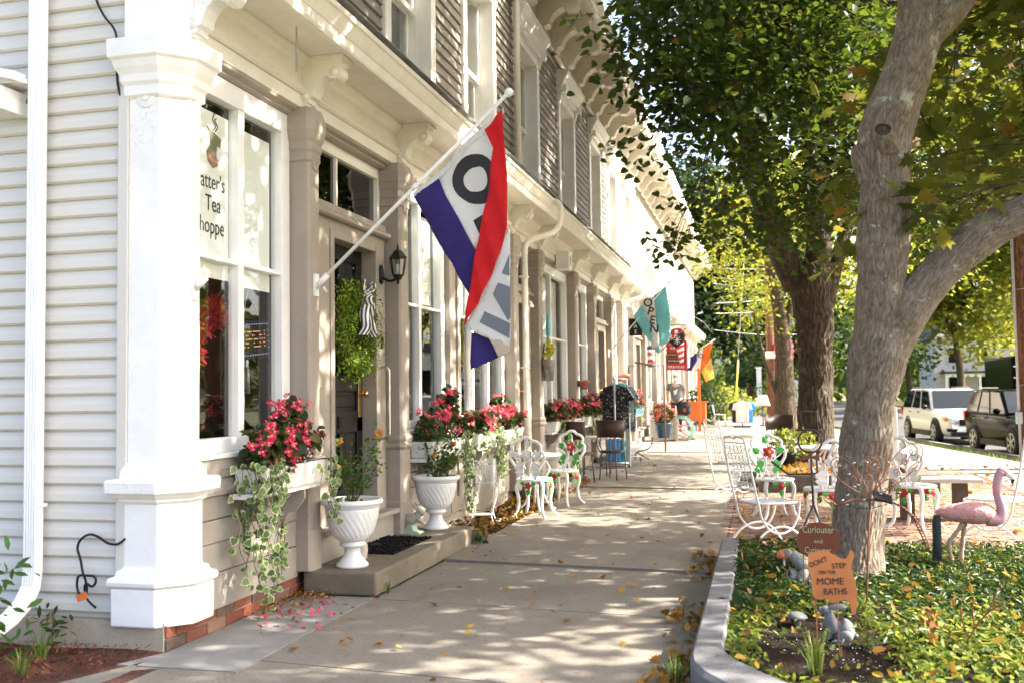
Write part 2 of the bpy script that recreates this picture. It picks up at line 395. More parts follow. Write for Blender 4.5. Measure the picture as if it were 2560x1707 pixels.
def cloth(name, c, tr=.35, rough=.85):
    a = NM(name); v = a.coord(); col = a.ramp(a.noise(v, 3, 3), [(.3, tuple(x * .88 for x in c)), (.7, c)])
    w1 = a.noise(v, 380, 2); w2 = a.noise(a.coord(scale=(.5, .5, 1.6)), 9, 4, .6)
    nor = a.bump(w2, .5, .02); a.fin(col, rough, nor, spec=.2)
    t = a.n('BsdfTranslucent'); a.l(col, t.inputs[0]); mx = a.n('MixShader'); mx.inputs[0].default_value = tr
    a.l(a.b.outputs[0], mx.inputs[1]); a.l(t.outputs[0], mx.inputs[2]); a.l(mx.outputs[0], a.out.inputs[0]); return a.m
F_RED = cloth('flag_red', (.72, .025, .03)); F_BLUE = cloth('flag_blue', (.055, .04, .2)); F_WHITE = cloth('flag_white', (.8, .79, .77)); F_TEAL = cloth('flag_teal', (.3, .66, .68))
F_ORANGE = cloth('flag_orange', (.8, .2, .04)); F_YEL = cloth('flag_yellow', (.8, .55, .12)); F_BLACK = cloth('flag_black', (.02, .02, .02), .1)
def leafmat(name, stops, trans=(.25, .4, .04), tf=.4, rough=.45, vein=True):
    a = NM(name); g = a.n('NewGeometry'); col = a.ramp(g.outputs['Random Per Island'], stops)
    v = a.coord(); col = a.mix(a.ramp(a.noise(v, 35, 2), [(.3, (0, 0, 0)), (.75, (.25, .25, .25))]), col, tuple(x * .4 for x in stops[0][1]))
    a.fin(col, rough + .1, None, spec=.18)
    t = a.n('BsdfTranslucent'); tc = a.mix(.55, col, trans); a.l(tc, t.inputs[0]); mx = a.n('MixShader'); mx.inputs[0].default_value = tf
    a.l(a.b.outputs[0], mx.inputs[1]); a.l(t.outputs[0], mx.inputs[2]); a.l(mx.outputs[0], a.out.inputs[0]); return a.m
LF_LINDEN = leafmat('linden_leaf', [(0, (.009, .024, .005)), (.5, (.019, .045, .009)), (.95, (.038, .07, .013)), (1, (.3, .17, .03))], (.24, .34, .03), .27)
LF_MAPLE = leafmat('maple_leaf', [(0, (.022, .045, .008)), (.55, (.04, .07, .012)), (.9, (.062, .08, .014)), (1, (.24, .1, .025))], (.36, .38, .04), .4)
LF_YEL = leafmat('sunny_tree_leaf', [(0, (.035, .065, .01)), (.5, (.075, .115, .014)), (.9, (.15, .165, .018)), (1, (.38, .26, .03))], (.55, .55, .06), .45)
LF_DARK = leafmat('dark_tree_leaf', [(0, (.008, .02, .006)), (.6, (.016, .034, .009)), (1, (.035, .055, .012))], (.1, .17, .03), .25)
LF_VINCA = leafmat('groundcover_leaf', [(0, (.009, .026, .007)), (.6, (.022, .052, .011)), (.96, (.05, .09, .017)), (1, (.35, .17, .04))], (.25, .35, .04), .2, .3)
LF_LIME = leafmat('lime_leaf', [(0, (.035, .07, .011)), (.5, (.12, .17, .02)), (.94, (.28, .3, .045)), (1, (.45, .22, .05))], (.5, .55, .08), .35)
LF_BEG = leafmat('begonia_leaf', [(0, (.018, .035, .012)), (.6, (.035, .07, .018)), (.85, (.06, .1, .02)), (1, (.13, .05, .03))], (.2, .2, .04), .25, .3)
LF_IVY = leafmat('ivy_leaf', [(0, (.09, .16, .05)), (.6, (.13, .21, .07)), (1, (.2, .27, .1))], (.3, .42, .1), .3, .4)
LF_IVYE = simple('ivy_leaf_edge', (.62, .62, .34), None, 9, .5, 0)
LF_ROSE = leafmat('rose_leaf', [(0, (.03, .07, .015)), (.7, (.05, .13, .025)), (.93, (.09, .17, .03)), (1, (.35, .16, .04))], (.25, .42, .05), .3)
LF_BOX = leafmat('boxwood_leaf', [(0, (.02, .05, .008)), (.35, (.07, .14, .012)), (.7, (.2, .3, .02)), (1, (.4, .48, .04))], (.4, .5, .05), .3)
PETAL = leafmat('begonia_petal', [(0, (.6, .015, .07)), (.5, (.78, .035, .14)), (.85, (.85, .1, .22)), (1, (.9, .3, .36))], (.9, .12, .22), .35)
PETALC = simple('begonia_centre', (.8, .5, .08), None, 9, .6, 0)
PETALW = leafmat('white_petal', [(0, (.7, .7, .62)), (1, (.8, .8, .75))], (.8, .8, .7), .3)
PETALO = leafmat('dry_orange_petal', [(0, (.55, .22, .05)), (1, (.7, .36, .1))], (.7, .4, .1), .35)
FALLEN = leafmat('fallen_leaf', [(0, (.08, .03, .013)), (.35, (.2, .08, .022)), (.65, (.36, .17, .03)), (.85, (.45, .29, .045)), (1, (.38, .2, .1))], (.6, .4, .05), .2, .7)
PETALF = leafmat('fallen_petal', [(0, (.4, .02, .07)), (1, (.55, .12, .18))], (.6, .1, .15), .2)
GRASS = leafmat('grass_blade', [(0, (.05, .1, .02)), (.6, (.1, .17, .03)), (.9, (.2, .24, .05)), (1, (.4, .3, .12))], (.4, .5, .08), .3)
STEM = simple('green_stem', (.07, .1, .025), (.1, .06, .03), 9, .7, .1)
TWIG = simple('brown_twig', (.10, .06, .035), (.06, .035, .02), 9, .8, .2)
def bark(name, c1, c2, c3, sc=26, st=.16, lich=.0, bd=.03, attr=False):
    a = NM(name); tc = a.n('TexCoord'); mp = a.n('Mapping'); mp.inputs['Scale'].default_value = (1, 1, st); a.l(tc.outputs['Object'], mp.inputs[0])
    nz = a.n('TexNoise'); nz.inputs['Scale'].default_value = 7; nz.inputs['Detail'].default_value = 4; a.l(tc.outputs['Object'], nz.inputs[0])
    sc2 = a.n('VectorMath', operation='SCALE'); sc2.inputs['Scale'].default_value = .09; a.l(nz.outputs['Color'], sc2.inputs[0])
    ad = a.n('VectorMath', operation='ADD'); a.l(mp.outputs[0], ad.inputs[0]); a.l(sc2.outputs[0], ad.inputs[1])
    n1 = a.noise(ad.outputs[0], sc, 3, .55); n2 = a.noise(ad.outputs[0], sc * 3, 6, .7)
    sb = a.n('Math', operation='SUBTRACT'); sb.inputs[1].default_value = .5; a.l(n1, sb.inputs[0]); ab = a.n('Math', operation='ABSOLUTE'); a.l(sb.outputs[0], ab.inputs[0]); rg = a.n('Math', operation='MULTIPLY'); rg.inputs[1].default_value = 4.5; a.l(ab.outputs[0], rg.inputs[0])
    h = a.mix(.45, rg.outputs[0], n2)
    if attr: at = a.n('Attribute'); at.attribute_name = 'ridge'; h = a.mix(.3, a.mix(.35, h, n2), at.outputs['Fac']); h = a.mix(.35, h, a.noise(a.coord(), 9, 6, .7))
    col = a.ramp(h, [(.3, c1), (.48, c2), (.7, c3)] if attr else [(.12, c1), (.4, c2), (.8, c3)])
    if lich:
        v = a.coord(); lm = a.ramp(a.noise(v, 5.5, 6, .7), [(.6, (0, 0, 0)), (.66, (lich, lich, lich))]); col = a.mix(lm, col, (.42, .43, .34))
        lm2 = a.ramp(a.noise(a.coord(scale=(1.1, 1.1, .9)), 9.7, 6, .7), [(.66, (0, 0, 0)), (.7, (lich, lich, lich))]); col = a.mix(lm2, col, (.5, .5, .47))
        mo = a.ramp(a.noise(v, 3.1, 6, .75), [(.6, (0, 0, 0)), (.72, (.7, .7, .7))]); col = a.mix(mo, col, (.07, .075, .025))
    nor = a.bump(h, .9, bd); return a.fin(col, .85, nor, spec=.2)
BARK_M = bark('maple_bark', (.075, .055, .042), (.19, .15, .118), (.33, .275, .22), 34, .2, .9, .012)
BARK_L = bark('linden_bark', (.025, .018, .012), (.08, .058, .038), (.15, .11, .07), 16, .12, .2, .03)
BARK_MR = bark('maple_ridged_bark', (.06, .044, .031), (.18, .142, .106), (.3, .25, .195), 42, .28, .8, .012, True)
BARK_LR = bark('linden_ridged_bark', (.02, .015, .01), (.06, .045, .031), (.115, .086, .058), 26, .2, .25, .02, True)
POLE = bark('pole_wood', (.05, .022, .012), (.17, .08, .045), (.28, .15, .085), 16, .05, 0, .008)
def concrete(name, c, c2, speck=.6, big=1.2, dk=(.12, .1, .085), rough=.85):
    a = NM(name); v = a.coord('Object'); n1 = a.noise(v, big, 6, .65)
    col = a.ramp(n1, [(.3, c2), (.7, c)])
    vo = a.n('TexVoronoi'); vo.inputs['Scale'].default_value = 105; a.l(v, vo.inputs['Vector'])
    sp = a.ramp(vo.outputs['Color'], [(.14, (1, 1, 1)), (.2, (0, 0, 0))]); n3 = a.ramp(a.noise(v, 260, 2), [(.42, (0, 0, 0)), (.62, (1, 1, 1))])
    col = a.mix(a.mix(1.0, sp, (speck, speck, speck), 'MULTIPLY'), col, dk)
    col = a.mix(a.mix(1.0, n3, (.22, .22, .22), 'MULTIPLY'), col, tuple(min(1, x * 1.5) for x in c))
    st = a.ramp(a.noise(v, .8, 7, .75), [(.5, (0, 0, 0)), (.72, (.55, .55, .55))]); col = a.mix(st, col, tuple(x * .55 for x in c2))
    s2 = a.ramp(a.noise(v, 4.3, 8, .8), [(.55, (0, 0, 0)), (.72, (.4, .4, .4))]); col = a.mix(s2, col, tuple(x * .6 for x in c2))
    nor = a.bump(a.noise(v, 170, 3), .35, .003); nor = a.bump(n1, .2, .01, nor); return a.fin(col, rough, nor, spec=.3)
CONC = concrete('sidewalk_concrete', (.215, .192, .158), (.165, .146, .118), .9)
CONCL = concrete('light_concrete', (.235, .228, .212), (.2, .192, .176), .3)
CONCS = concrete('step_concrete', (.2, .17, .125), (.125, .103, .074), .35, 2.4)
CONCF = concrete('foundation_concrete', (.42, .36, .27), (.3, .25, .17), .3, 3)
GRAN = concrete('granite', (.16, .16, .165), (.115, .115, .12), .75, 4, (.05, .05, .06))
ASPH = concrete('asphalt', (.075, .073, .07), (.055, .053, .05), .5, .5)
def brickm(name, stops):
    a = NM(name); oi = a.n('ObjectInfo'); g = a.n('NewGeometry'); v = a.coord()
    ad = a.n('Math', operation='ADD'); a.l(oi.outputs['Random'], ad.inputs[0]); a.l(g.outputs['Random Per Island'], ad.inputs[1]); fr = a.n('Math', operation='FRACT'); a.l(ad.outputs[0], fr.inputs[0])
    col = a.ramp(fr.outputs[0], stops); n = a.noise(v, 30, 6, .7); col = a.mix(a.ramp(n, [(.35, (.0, .0, .0)), (.8, (.5, .5, .5))]), col, (.2, .13, .1))
    return a.fin(col, .85, a.bump(n, .5, .006), spec=.25)
BRICK = brickm('red_brick', [(0, (.16, .045, .022)), (.4, (.24, .066, .033)), (.7, (.2, .055, .03)), (.8, (.06, .045, .04)), (1, (.3, .16, .11))])
PAVER = brickm('brick_paver', [(0, (.17, .095, .07)), (.5, (.23, .14, .1)), (1, (.29, .195, .15))])
MORTAR = simple('mortar', (.38, .33, .26), (.28, .24, .19), 14, .9, .4, 60)
SANDJ = simple('paver_joint', (.13, .1, .07), None, 14, .95, .4, 60)
BED = simple('bed_soil', (.02, .0125, .008), (.01, .0065, .0045), 9, .95, .9, 40, spec=.1, dist=.03)
MULCH = simple('mulch', (.1, .03, .013), (.05, .014, .007), 30, .9, 1, 45, dist=.03)
MULCHC = leafmat('mulch_chip', [(0, (.04, .012, .006)), (.5, (.12, .036, .016)), (1, (.22, .085, .04))], (.3, .1, .05), .02, .9)
TURF = simple('turf_soil', (.09, .1, .03), (.15, .13, .055), 3, .95, .8, 50, dist=.03)
def glass(name, tint=(.9, .93, .9), refl=1.0):
    a = NM(name); t = a.n('BsdfTransparent'); t.inputs[0].default_value = hexc(tint); g = a.n('BsdfGlossy'); g.inputs['Roughness'].default_value = .015; g.inputs[0].default_value = (.95, .97, 1, 1)
    lw = a.n('LayerWeight'); lw.inputs[0].default_value = .5; pw = a.n('Math', operation='POWER'); a.l(lw.outputs['Facing'], pw.inputs[0]); pw.inputs[1].default_value = 4.0; fr = a.n('Math', operation='MULTIPLY_ADD'); a.l(pw.outputs[0], fr.inputs[0]); fr.inputs[1].default_value = .9; fr.inputs[2].default_value = .045; v = a.coord(); nb = a.bump(a.noise(v, 2.2, 2), .06, .02); a.l(nb, g.inputs['Normal'])
    mu = a.n('Math', operation='MULTIPLY'); mu.inputs[1].default_value = refl; a.l(fr.outputs[0], mu.inputs[0]); mx = a.n('MixShader'); a.l(mu.outputs[0], mx.inputs[0]); a.l(t.outputs[0], mx.inputs[1]); a.l(g.outputs[0], mx.inputs[2]); a.l(mx.outputs[0], a.out.inputs[0]); return a.m
GLASS = glass('window_glass', (.97, .98, .97), .7); GLASSD = glass('tinted_glass', (.12, .14, .15), 1.3)
def emit(name, c, st):
    a = NM(name); a.b.inputs['Base Color'].default_value = hexc(c); a.b.inputs['Emission Color'].default_value = hexc(c); a.b.inputs['Emission Strength'].default_value = st; return a.m
LEDO = emit('led_amber', (.8, .3, .12), .3); LEDB = emit('led_blue', (.35, .4, .8), .3); BULB = emit('warm_bulb', (1, .8, .5), 6); LEDW = simple('led_bulb_white', (.85, .87, .9), None, 5, .3, 0)
def car(name, c, spec=.5):
    a = NM(name); a.fin(c, .12, None, 0, spec); return a.m
CARW = car('white_car_paint', (.78, .77, .74)); CARB = car('black_car_paint', (.002, .002, .0025), .07); CHROME = simple('alloy', (.62, .62, .62), None, 5, .3, 0, metal=.9)
TAILL = simple('tail_lamp', (.45, .01, .01), None, 5, .2, 0); HEADL = simple('head_lamp', (.7, .72, .74), None, 5, .1, 0, metal=.3); AMBER = simple('amber_lamp', (.8, .3, .03), None, 5, .2, 0)
def dots(name, bgc, fgc, sc, th=.25):
    a = NM(name); v = a.coord(); vo = a.n('TexVoronoi'); vo.inputs['Scale'].default_value = sc; a.l(v, vo.inputs['Vector'])
    col = a.ramp(vo.outputs['Distance'], [(th, fgc), (th + .05, bgc)]); return a.fin(col, .9, a.bump(a.noise(v, 12, 3), .4, .02))
FLORAL = dots('black_floral_cloth', (.012, .012, .018), (.55, .5, .45), 26, .2); GINGHAM = dots('blue_white_cloth', (.05, .07, .14), (.6, .62, .66), 40, .42); SAGE = dots('sage_check_cloth', (.2, .26, .2), (.32, .36, .28), 60, .35)
def stripe(name, c1, c2, sc, axis=2, rot=(0, 0, 0)):
    a = NM(name); tc = a.n('TexCoord'); mp = a.n('Mapping'); mp.inputs['Rotation'].default_value = rot; a.l(tc.outputs['Object'], mp.inputs[0]); wv = a.n('TexWave', bands_direction='XYZ'[axis]); wv.inputs['Scale'].default_value = sc; wv.inputs['Distortion'].default_value = 0; a.l(mp.outputs[0], wv.inputs[0])
    return a.fin(a.ramp(wv.outputs['Fac'], [(.45, c1), (.5, c2)]), .8)
RIBBON = stripe('striped_ribbon', (.78, .76, .72), (.07, .06, .09), 16, 0, (0, 0, .3)); FLAGSTRIPE = stripe('flag_stripes', (.75, .73, .7), (.6, .03, .05), 2.2, 2, (0, .35, 0))
# ---------------------------------------------------------------- ground, road, sidewalk
random.seed(3)
def road_x(y): return 5.4 - .14 * (min(y, 60) - 30) - .02 * max(0, y - 60)
def ground_h(x, y):
    d = x - road_x(y); t = min(1, max(0, (d + 2.2) / 2.0)); t = t * t * (3 - 2 * t)
    return -.045 - .40 * t
m = MB(); xs = [-250, -120, -60, -30, -12, -6, -3.4, -2, 0] + [1 + .5 * i for i in range(24)] + [14, 18, 24, 40, 80, 160, 300]
ys = [-60, -30, -12, -4] + [2 * i for i in range(31)] + [66, 75, 90, 120, 180, 300, 500]
for x in xs:
    for y in ys: m.v.append((x, y, ground_h(x, y)))
ny = len(ys)
for i in range(len(xs) - 1):
    for j in range(ny - 1): m.f.append((i * ny + j, (i + 1) * ny + j, (i + 1) * ny + j + 1, i * ny + j + 1)); m.m.append(0); m.s.append(True)
tag(m.build('ground', TURF), kind='structure')
m = MB(); Y = list(range(-20, 64, 4)) + [75, 90, 120, 200, 400]
for y in Y: m.v += [(road_x(y), y, -.43), (road_x(y) + 9.5, y, -.43)]
for i in range(len(Y) - 1): m.f.append((2 * i, 2 * i + 1, 2 * i + 3, 2 * i + 2)); m.m.append(0); m.s.append(False)
road = tag(m.build('road', ASPH), kind='structure')
m = MB()
for i in range(len(Y) - 1):
    y0, y1 = Y[i], Y[i + 1]; m.bar((road_x(y0) - .07, y0, -.36), (road_x(y1) - .07, y1, -.36), .14, .16)
tag(m.build('kerb', GRAN), kind='structure')
# light yard paving behind the brick patio, running on beside the sidewalk
m = MB().prism([(-.36, 17.62), (4.85, 17.62)] + [(road_x(y) - 2.25, y) for y in range(20, 44, 4)] + [(1.2, 62), (-.36, 62)], 'xy', -.10, -.012); tag(m.build('yard_pavement', CONCL), kind='structure')
m = MB().box(3.3, 5.2, 6.0, 17.55, -.12, -.03); tag(m.build('yard_path', CONCL), kind='structure')
# concrete sidewalk, slab by slab
sw = tag(MB().box(-3.2, -.38, -6, 120, -.16, -.03).build('sidewalk', CONCS), kind='structure')
JY = [-4, -2.4, -.8, .8, 2.2, 3.4, 4.85, 6.45, 7.97, 9.52, 11.1, 12.8, 14.4]
while JY[-1] < 60: JY.append(JY[-1] + 1.62)
for k in range(len(JY) - 1):
    y0, y1 = JY[k] + .007, JY[k + 1] - .007; s = -.1; xl, xr = -2.615, -.372
    poly = [(xl, y0), (xr, y0 + s * (xr - xl)), (xr, y1 + s * (xr - xl)), (xl, y1)]
    zt = [0, .006, -.004, .003, .014][(k * 7) % 5] if k != 8 else .022
    zt = .018 if k == 8 else (0 if k in (6, 7) else zt)
    MB().prism(poly, 'xy', -.03, zt).build('slab', CONC, sw, bevel=.008)
for y0, y1, mt in ((-6, 4.6, CONC), (4.62, 6.47, CONCL)):
    poly = [(-2.625, y0), (-2.625, y1), (-3.2, y1), (-3.2, 4.7), (-3.2 - .44 * 1.2, 4.7 - 1.2), (-5.5, -1), (-5.5, -6), (-2.625, -6)] if y1 < 5 else [(-2.625, y0), (-2.625, y1), (-3.196, y1), (-3.196, 4.89), (-3.32, 4.62)]
    MB().prism(poly, 'xy', -.03, .004).build('slab', mt, sw, bevel=.006)
for k in range(12, len(JY) - 1):
    MB().box(-3.2, -2.625, JY[k] + .005, JY[k + 1] - .005, -.03, -.002).build('slab', CONCL, sw)
# soil strip along the wall, further on
m = MB().box(-3.2, -2.625, 8.72, 14.38, -.03, -.006); tag(m.build('soil_strip', BED), kind='structure')
# brick patio
pat = tag(MB().box(-.365, 3.28, 8.5, 17.58, -.1, -.012).build('brick_patio', SANDJ), kind='structure')
pm = MB().box(-.096, .096, -.046, .046, -.02, .004); proto = pm.build('paver', PAVER, pat, bevel=.004, seg=1); pmesh = proto.data
cells = []
j = 0; y = 8.56
while y < 17.5:
    x = -.25 - (.1 if j % 2 else 0)
    while x < 3.2:
        cells.append((x, y)); x += .2
    y += .1; j += 1
cells.sort(key=lambda c: (c[0] - .0) ** 2 * 1.2 + (c[1] - 8.3) ** 2); first = True; rest = MB()
for i, (x, y) in enumerate(cells):
    z = random.uniform(-.003, .003); r = random.uniform(-.02, .02)
    if i < 290:
        if first: proto.location = (x, y, z); first = False
        else: place(pmesh, 'paver', pat, (x, y, z), (random.uniform(-.012, .012), random.uniform(-.012, .012), r))
    else: rest.box(x - .096, x + .096, y - .046, y + .046, -.02 + z, .004 + z)
o = rest.build('far_pavers', PAVER, pat); o['kind'] = 'stuff'
for o in [c for c in bpy.data.objects if c.parent is pat and c.name.startswith('paver') and not c.modifiers]:
    pass
# mulch bed at the building's side
m = MB(); rows = []
for i in range(14):
    for j in range(10):
        x = -5.6 + 2.55 * i / 13; y = 3.2 + 1.72 * j / 9
        m.v.append((x, y, -.02 + .05 * sin(i * 1.3) * sin(j * 1.7) * .4 + .02))
for i in range(13):
    for j in range(9): m.f.append((i * 10 + j, (i + 1) * 10 + j, (i + 1) * 10 + j + 1, i * 10 + j + 1)); m.m.append(0); m.s.append(True)
mb_ = tag(m.build('mulch_bed', MULCH), kind='structure')
n = 5200; P = np.stack([rng.uniform(-4.9, -3.2, n), rng.uniform(3.3, 4.86, n), rng.uniform(.0, .05, n)], 1)
P = P[(P[:, 0] + 3.24) < .44 * (P[:, 1] - 4.86)]
Nn = rng.normal(size=(len(P), 3)) * .5 + np.array([0, 0, 1])
o = leafmesh('mulch_chips', MULCHC, None, P, Nn, rng.uniform(.012, .04, len(P)), [(0, -.08, 0), (1, -.1, .02), (1, .1, .02), (0, .08, 0)], [(0, 1, 2, 3)])
tag(o, 'loose red-brown wood mulch below the grey siding', 'mulch', kind='stuff')
# garden bed with granite kerb
KX = [(-.36, 8.5), (-.36, 4.75), (-.345, 4.62), (-.29, 4.47), (-.2, 4.32), (-.02, 4.1), (.3, 3.85), (.8, 3.55), (1.6, 3.3), (3.2, 3.1)]
KI = [(-.21, 8.5), (-.215, 4.95), (-.19, 4.82), (-.14, 4.7), (-.06, 4.57), (.08, 4.38), (.36, 4.13), (.84, 3.82), (1.62, 3.54), (3.2, 3.33)]
bedm = MB(); nx, nyy = 40, 48
def bed_z(x, y): return .10 + .025 * sin(x * 3.1 + y) * sin(y * 2.3) + .012 * sin(x * 17) * sin(y * 13)
for i in range(nx + 1):
    for j in range(nyy + 1):
        x = -.3 + 3.5 * i / nx; y = 3.2 + 5.3 * j / nyy; bedm.v.append((x, y, bed_z(x, y)))
def left_of(x, y):
    for (a, b), (c, d) in zip(KI[:-1], KI[1:]):
        if min(b, d) <= y <= max(b, d): return x > a + (c - a) * (y - b) / (d - b + 1e-9) - .05
    return y > 3.3
for i in range(nx):
    for j in range(nyy):
        q = (i * (nyy + 1) + j, (i + 1) * (nyy + 1) + j, (i + 1) * (nyy + 1) + j + 1, i * (nyy + 1) + j + 1)
        if all(left_of(*bedm.v[k][:2]) for k in q): bedm.f.append(q); bedm.m.append(0); bedm.s.append(True)
tag(bedm.build('garden_bed', BED), kind='structure')
kr = thing('granite_kerb', 'rounded grey granite kerb around the garden bed', 'kerb', (-.36, 6, 0))
segs = [(0, 1), (1, 4), (4, 7), (7, 9)]
def cut(p, a, t): return (p[0] + (a[0] - p[0]) * t, p[1] + (a[1] - p[1]) * t)
for a, b in segs:
    o_ = KX[a:b + 1]; i_ = KI[a:b + 1]; n = len(o_); mm = MB(); sub = []
    for k in range(n - 1):
        for t in range(4): sub.append((cut(o_[k], o_[k + 1], t / 4), cut(i_[k], i_[k + 1], t / 4)))
    sub.append((o_[-1], i_[-1]))
    sub[0] = (cut(sub[0][0], sub[1][0], .03), cut(sub[0][1], sub[1][1], .03))
    vs = []; fs = []
    for (po, pi_) in sub:
        zt = .17
        vs += [(po[0], po[1], -.02), (po[0] + .0, po[1], zt - .018), (po[0] * .9 + pi_[0] * .1, po[1] * .9 + pi_[1] * .1, zt), (pi_[0] * .93 + po[0] * .07, pi_[1] * .93 + po[1] * .07, zt + .004), (pi_[0], pi_[1], zt - .015), (pi_[0], pi_[1], -.02)]
    for k in range(len(sub) - 1):
        for t in range(5): fs.append((k * 6 + t, k * 6 + t + 1, k * 6 + t + 7, k * 6 + t + 6))
    fs.append((5, 4, 3, 2, 1, 0)); L = (len(sub) - 1) * 6; fs.append((L, L + 1, L + 2, L + 3, L + 4, L + 5))
    mm.add(vs, fs); mm.build('kerb_stone', GRAN, kr, world=True)
# ---------------------------------------------------------------- the storefront building
BD = thing('storefront_building', 'long two-storey white and taupe wooden storefront with bracketed cornices', 'building', (-3.2, 4.9, 0))
def P_(mb, name, mats, parent=None, **k): return mb.build(name, mats, parent or BD, world=True, **k)
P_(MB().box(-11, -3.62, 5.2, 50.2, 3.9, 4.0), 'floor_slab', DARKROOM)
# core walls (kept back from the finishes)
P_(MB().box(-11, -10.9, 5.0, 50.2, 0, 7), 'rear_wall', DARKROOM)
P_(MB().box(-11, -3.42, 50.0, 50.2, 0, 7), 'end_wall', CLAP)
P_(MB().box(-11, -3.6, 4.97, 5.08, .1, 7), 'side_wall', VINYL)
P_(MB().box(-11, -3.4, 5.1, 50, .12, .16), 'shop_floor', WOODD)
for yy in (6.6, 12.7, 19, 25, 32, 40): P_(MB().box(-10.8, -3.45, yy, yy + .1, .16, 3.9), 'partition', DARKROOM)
# foundation bricks under the front
fb = P_(MB().box(-3.5, -3.222, 4.905, 14, -.05, .15), 'foundation', MORTAR)
bm_ = None
for c in range(2):
    y = 4.905 + (.0 if c else -.0); k = 0; first_len = .1 if c == 1 else .205
    L = first_len
    while y < 9.5:
        x1 = -3.2115 + random.uniform(-.006, .004)
        o = P_(MB().box(-3.29, x1, y + .002, y + L - .008, .0 + c * .073 - .004, .064 + c * .073), 'brick', BRICK, fb, bevel=.005, seg=1)
        y += L; L = .213; k += 1
P_(MB().box(-5.8, -3.225, 4.90, 5.1, -.05, .155), 'side_foundation', CONCF)
P_(MB().box(-3.30, -3.225, 14, 50, -.05, .15), 'foundation', CONCF)
# side wall vinyl siding, board by board
prof = [(4.962, 0), (4.945, .0), (4.934, .012), (4.938, .05), (4.958, .103), (4.962, .103)]
sm = MB().prism([(y - 4.9, z) for y, z in prof], 'yz', -2.6, -.305); sb = sm.build('siding_board', VINYL, BD); sb.location = (0, 0, .185)
for k in range(1, 52): place(sb.data, 'siding_board', BD, (0, 0, .185 + .1025 * k))
P_(MB().box(-3.545, -3.48, 4.918, 4.975, .10, 3.2), 'corner_trim', VINYL, bevel=.004)
# side downspout
dsx, dsw = -4.05, .085
mm = MB()
def rect_pipe(mb, pts, w, d, mi=0):
    """fluted rectangular pipe"""
    prof = []
    nfl = 5
    for i in range(nfl * 2 + 1): prof.append((-w / 2 + w * i / (nfl * 2), -d / 2 - (.004 if i % 2 else 0)))
    prof += [(w / 2, d / 2), (-w / 2, d / 2)]
    n = len(prof); vs = []; fs = []
    for i, p in enumerate(pts):
        p = Vector(p); a = Vector(pts[max(0, i - 1)]); b = Vector(pts[min(len(pts) - 1, i + 1)]); t = (b - a).normalized(); side = Vector((1, 0, 0)); fr = t.cross(side).normalized()
        if fr.y > 0 and abs(fr.y) > .1: fr = -fr
        for q in prof: vs.append(p + side * q[0] - fr * q[1] * 1.0)
    for i in range(len(pts) - 1):
        for j in range(n): fs.append((i * n + j, i * n + (j + 1) % n, (i + 1) * n + (j + 1) % n, (i + 1) * n + j))
    mb.add(vs, fs, mi)
rect_pipe(mm, [(dsx, 4.875, 6), (dsx, 4.875, .42), (dsx, 4.86, .33), (dsx, 4.80, .25), (dsx, 4.70, .19), (dsx, 4.58, .15)], dsw, .06)
o = P_(mm, 'downspout', FROST)
P_(MB().box(dsx - .05, dsx + .05, 4.85, 4.93, .78, .80), 'strap', FROST, o)
# broken peeling trim beyond the downspout
pm = MB()
for i in range(12):
    x = -4.16 - .05 * random.random() - .03 * i; pm.box(x - .06, x + .02, 4.72 + .01 * (i % 3), 4.935, 3.05 + .02 * i, 3.12 + .02 * i + .05 * random.random())
pm.box(-4.8, -4.10, 4.80, 4.935, 3.22, 3.25); pm.bar((-4.8, 4.78, 3.40), (-4.10, 4.78, 3.24), .1, .05)
P_(pm, 'peeling_trim', WHITE)
# black cables on the siding
def cab(name, pts, r=.007, mt=BLACKM): return P_(MB().tube(smooth(pts, 5), r, 6), name, mt)
cab('cable', [(-3.72, 4.925, 3.9), (-3.70, 4.92, 3.72), (-3.64, 4.915, 3.6), (-3.58, 4.91, 3.53), (-3.55, 4.905, 3.47), (-3.545, 4.905, 3.36), (-3.54, 4.905, 3.2), (-3.53, 4.93, 3.1)])
c = cab('cable', [(-3.48, 4.92, .61), (-3.52, 4.905, .58), (-3.58, 4.90, .585), (-3.64, 4.905, .615), (-3.70, 4.905, .63), (-3.755, 4.90, .60), (-3.775, 4.90, .55), (-3.755, 4.90, .49), (-3.74, 4.90, .42), (-3.715, 4.89, .38), (-3.70, 4.885, .33), (-3.715, 4.885, .29), (-3.75, 4.885, .3), (-3.765, 4.885, .35), (-3.75, 4.88, .40), (-3.70, 4.88, .405), (-3.65, 4.88, .4), (-3.64, 4.88, .37), (-3.665, 4.88, .345), (-3.7, 4.88, .36), (-3.72, 4.89, .33), (-3.70, 4.89, .27), (-3.66, 4.91, .22)])
P_(MB().bar((-3.755, 4.872, .275), (-3.69, 4.87, .30), .004, .04), 'cable_tag', ORANGE, c)
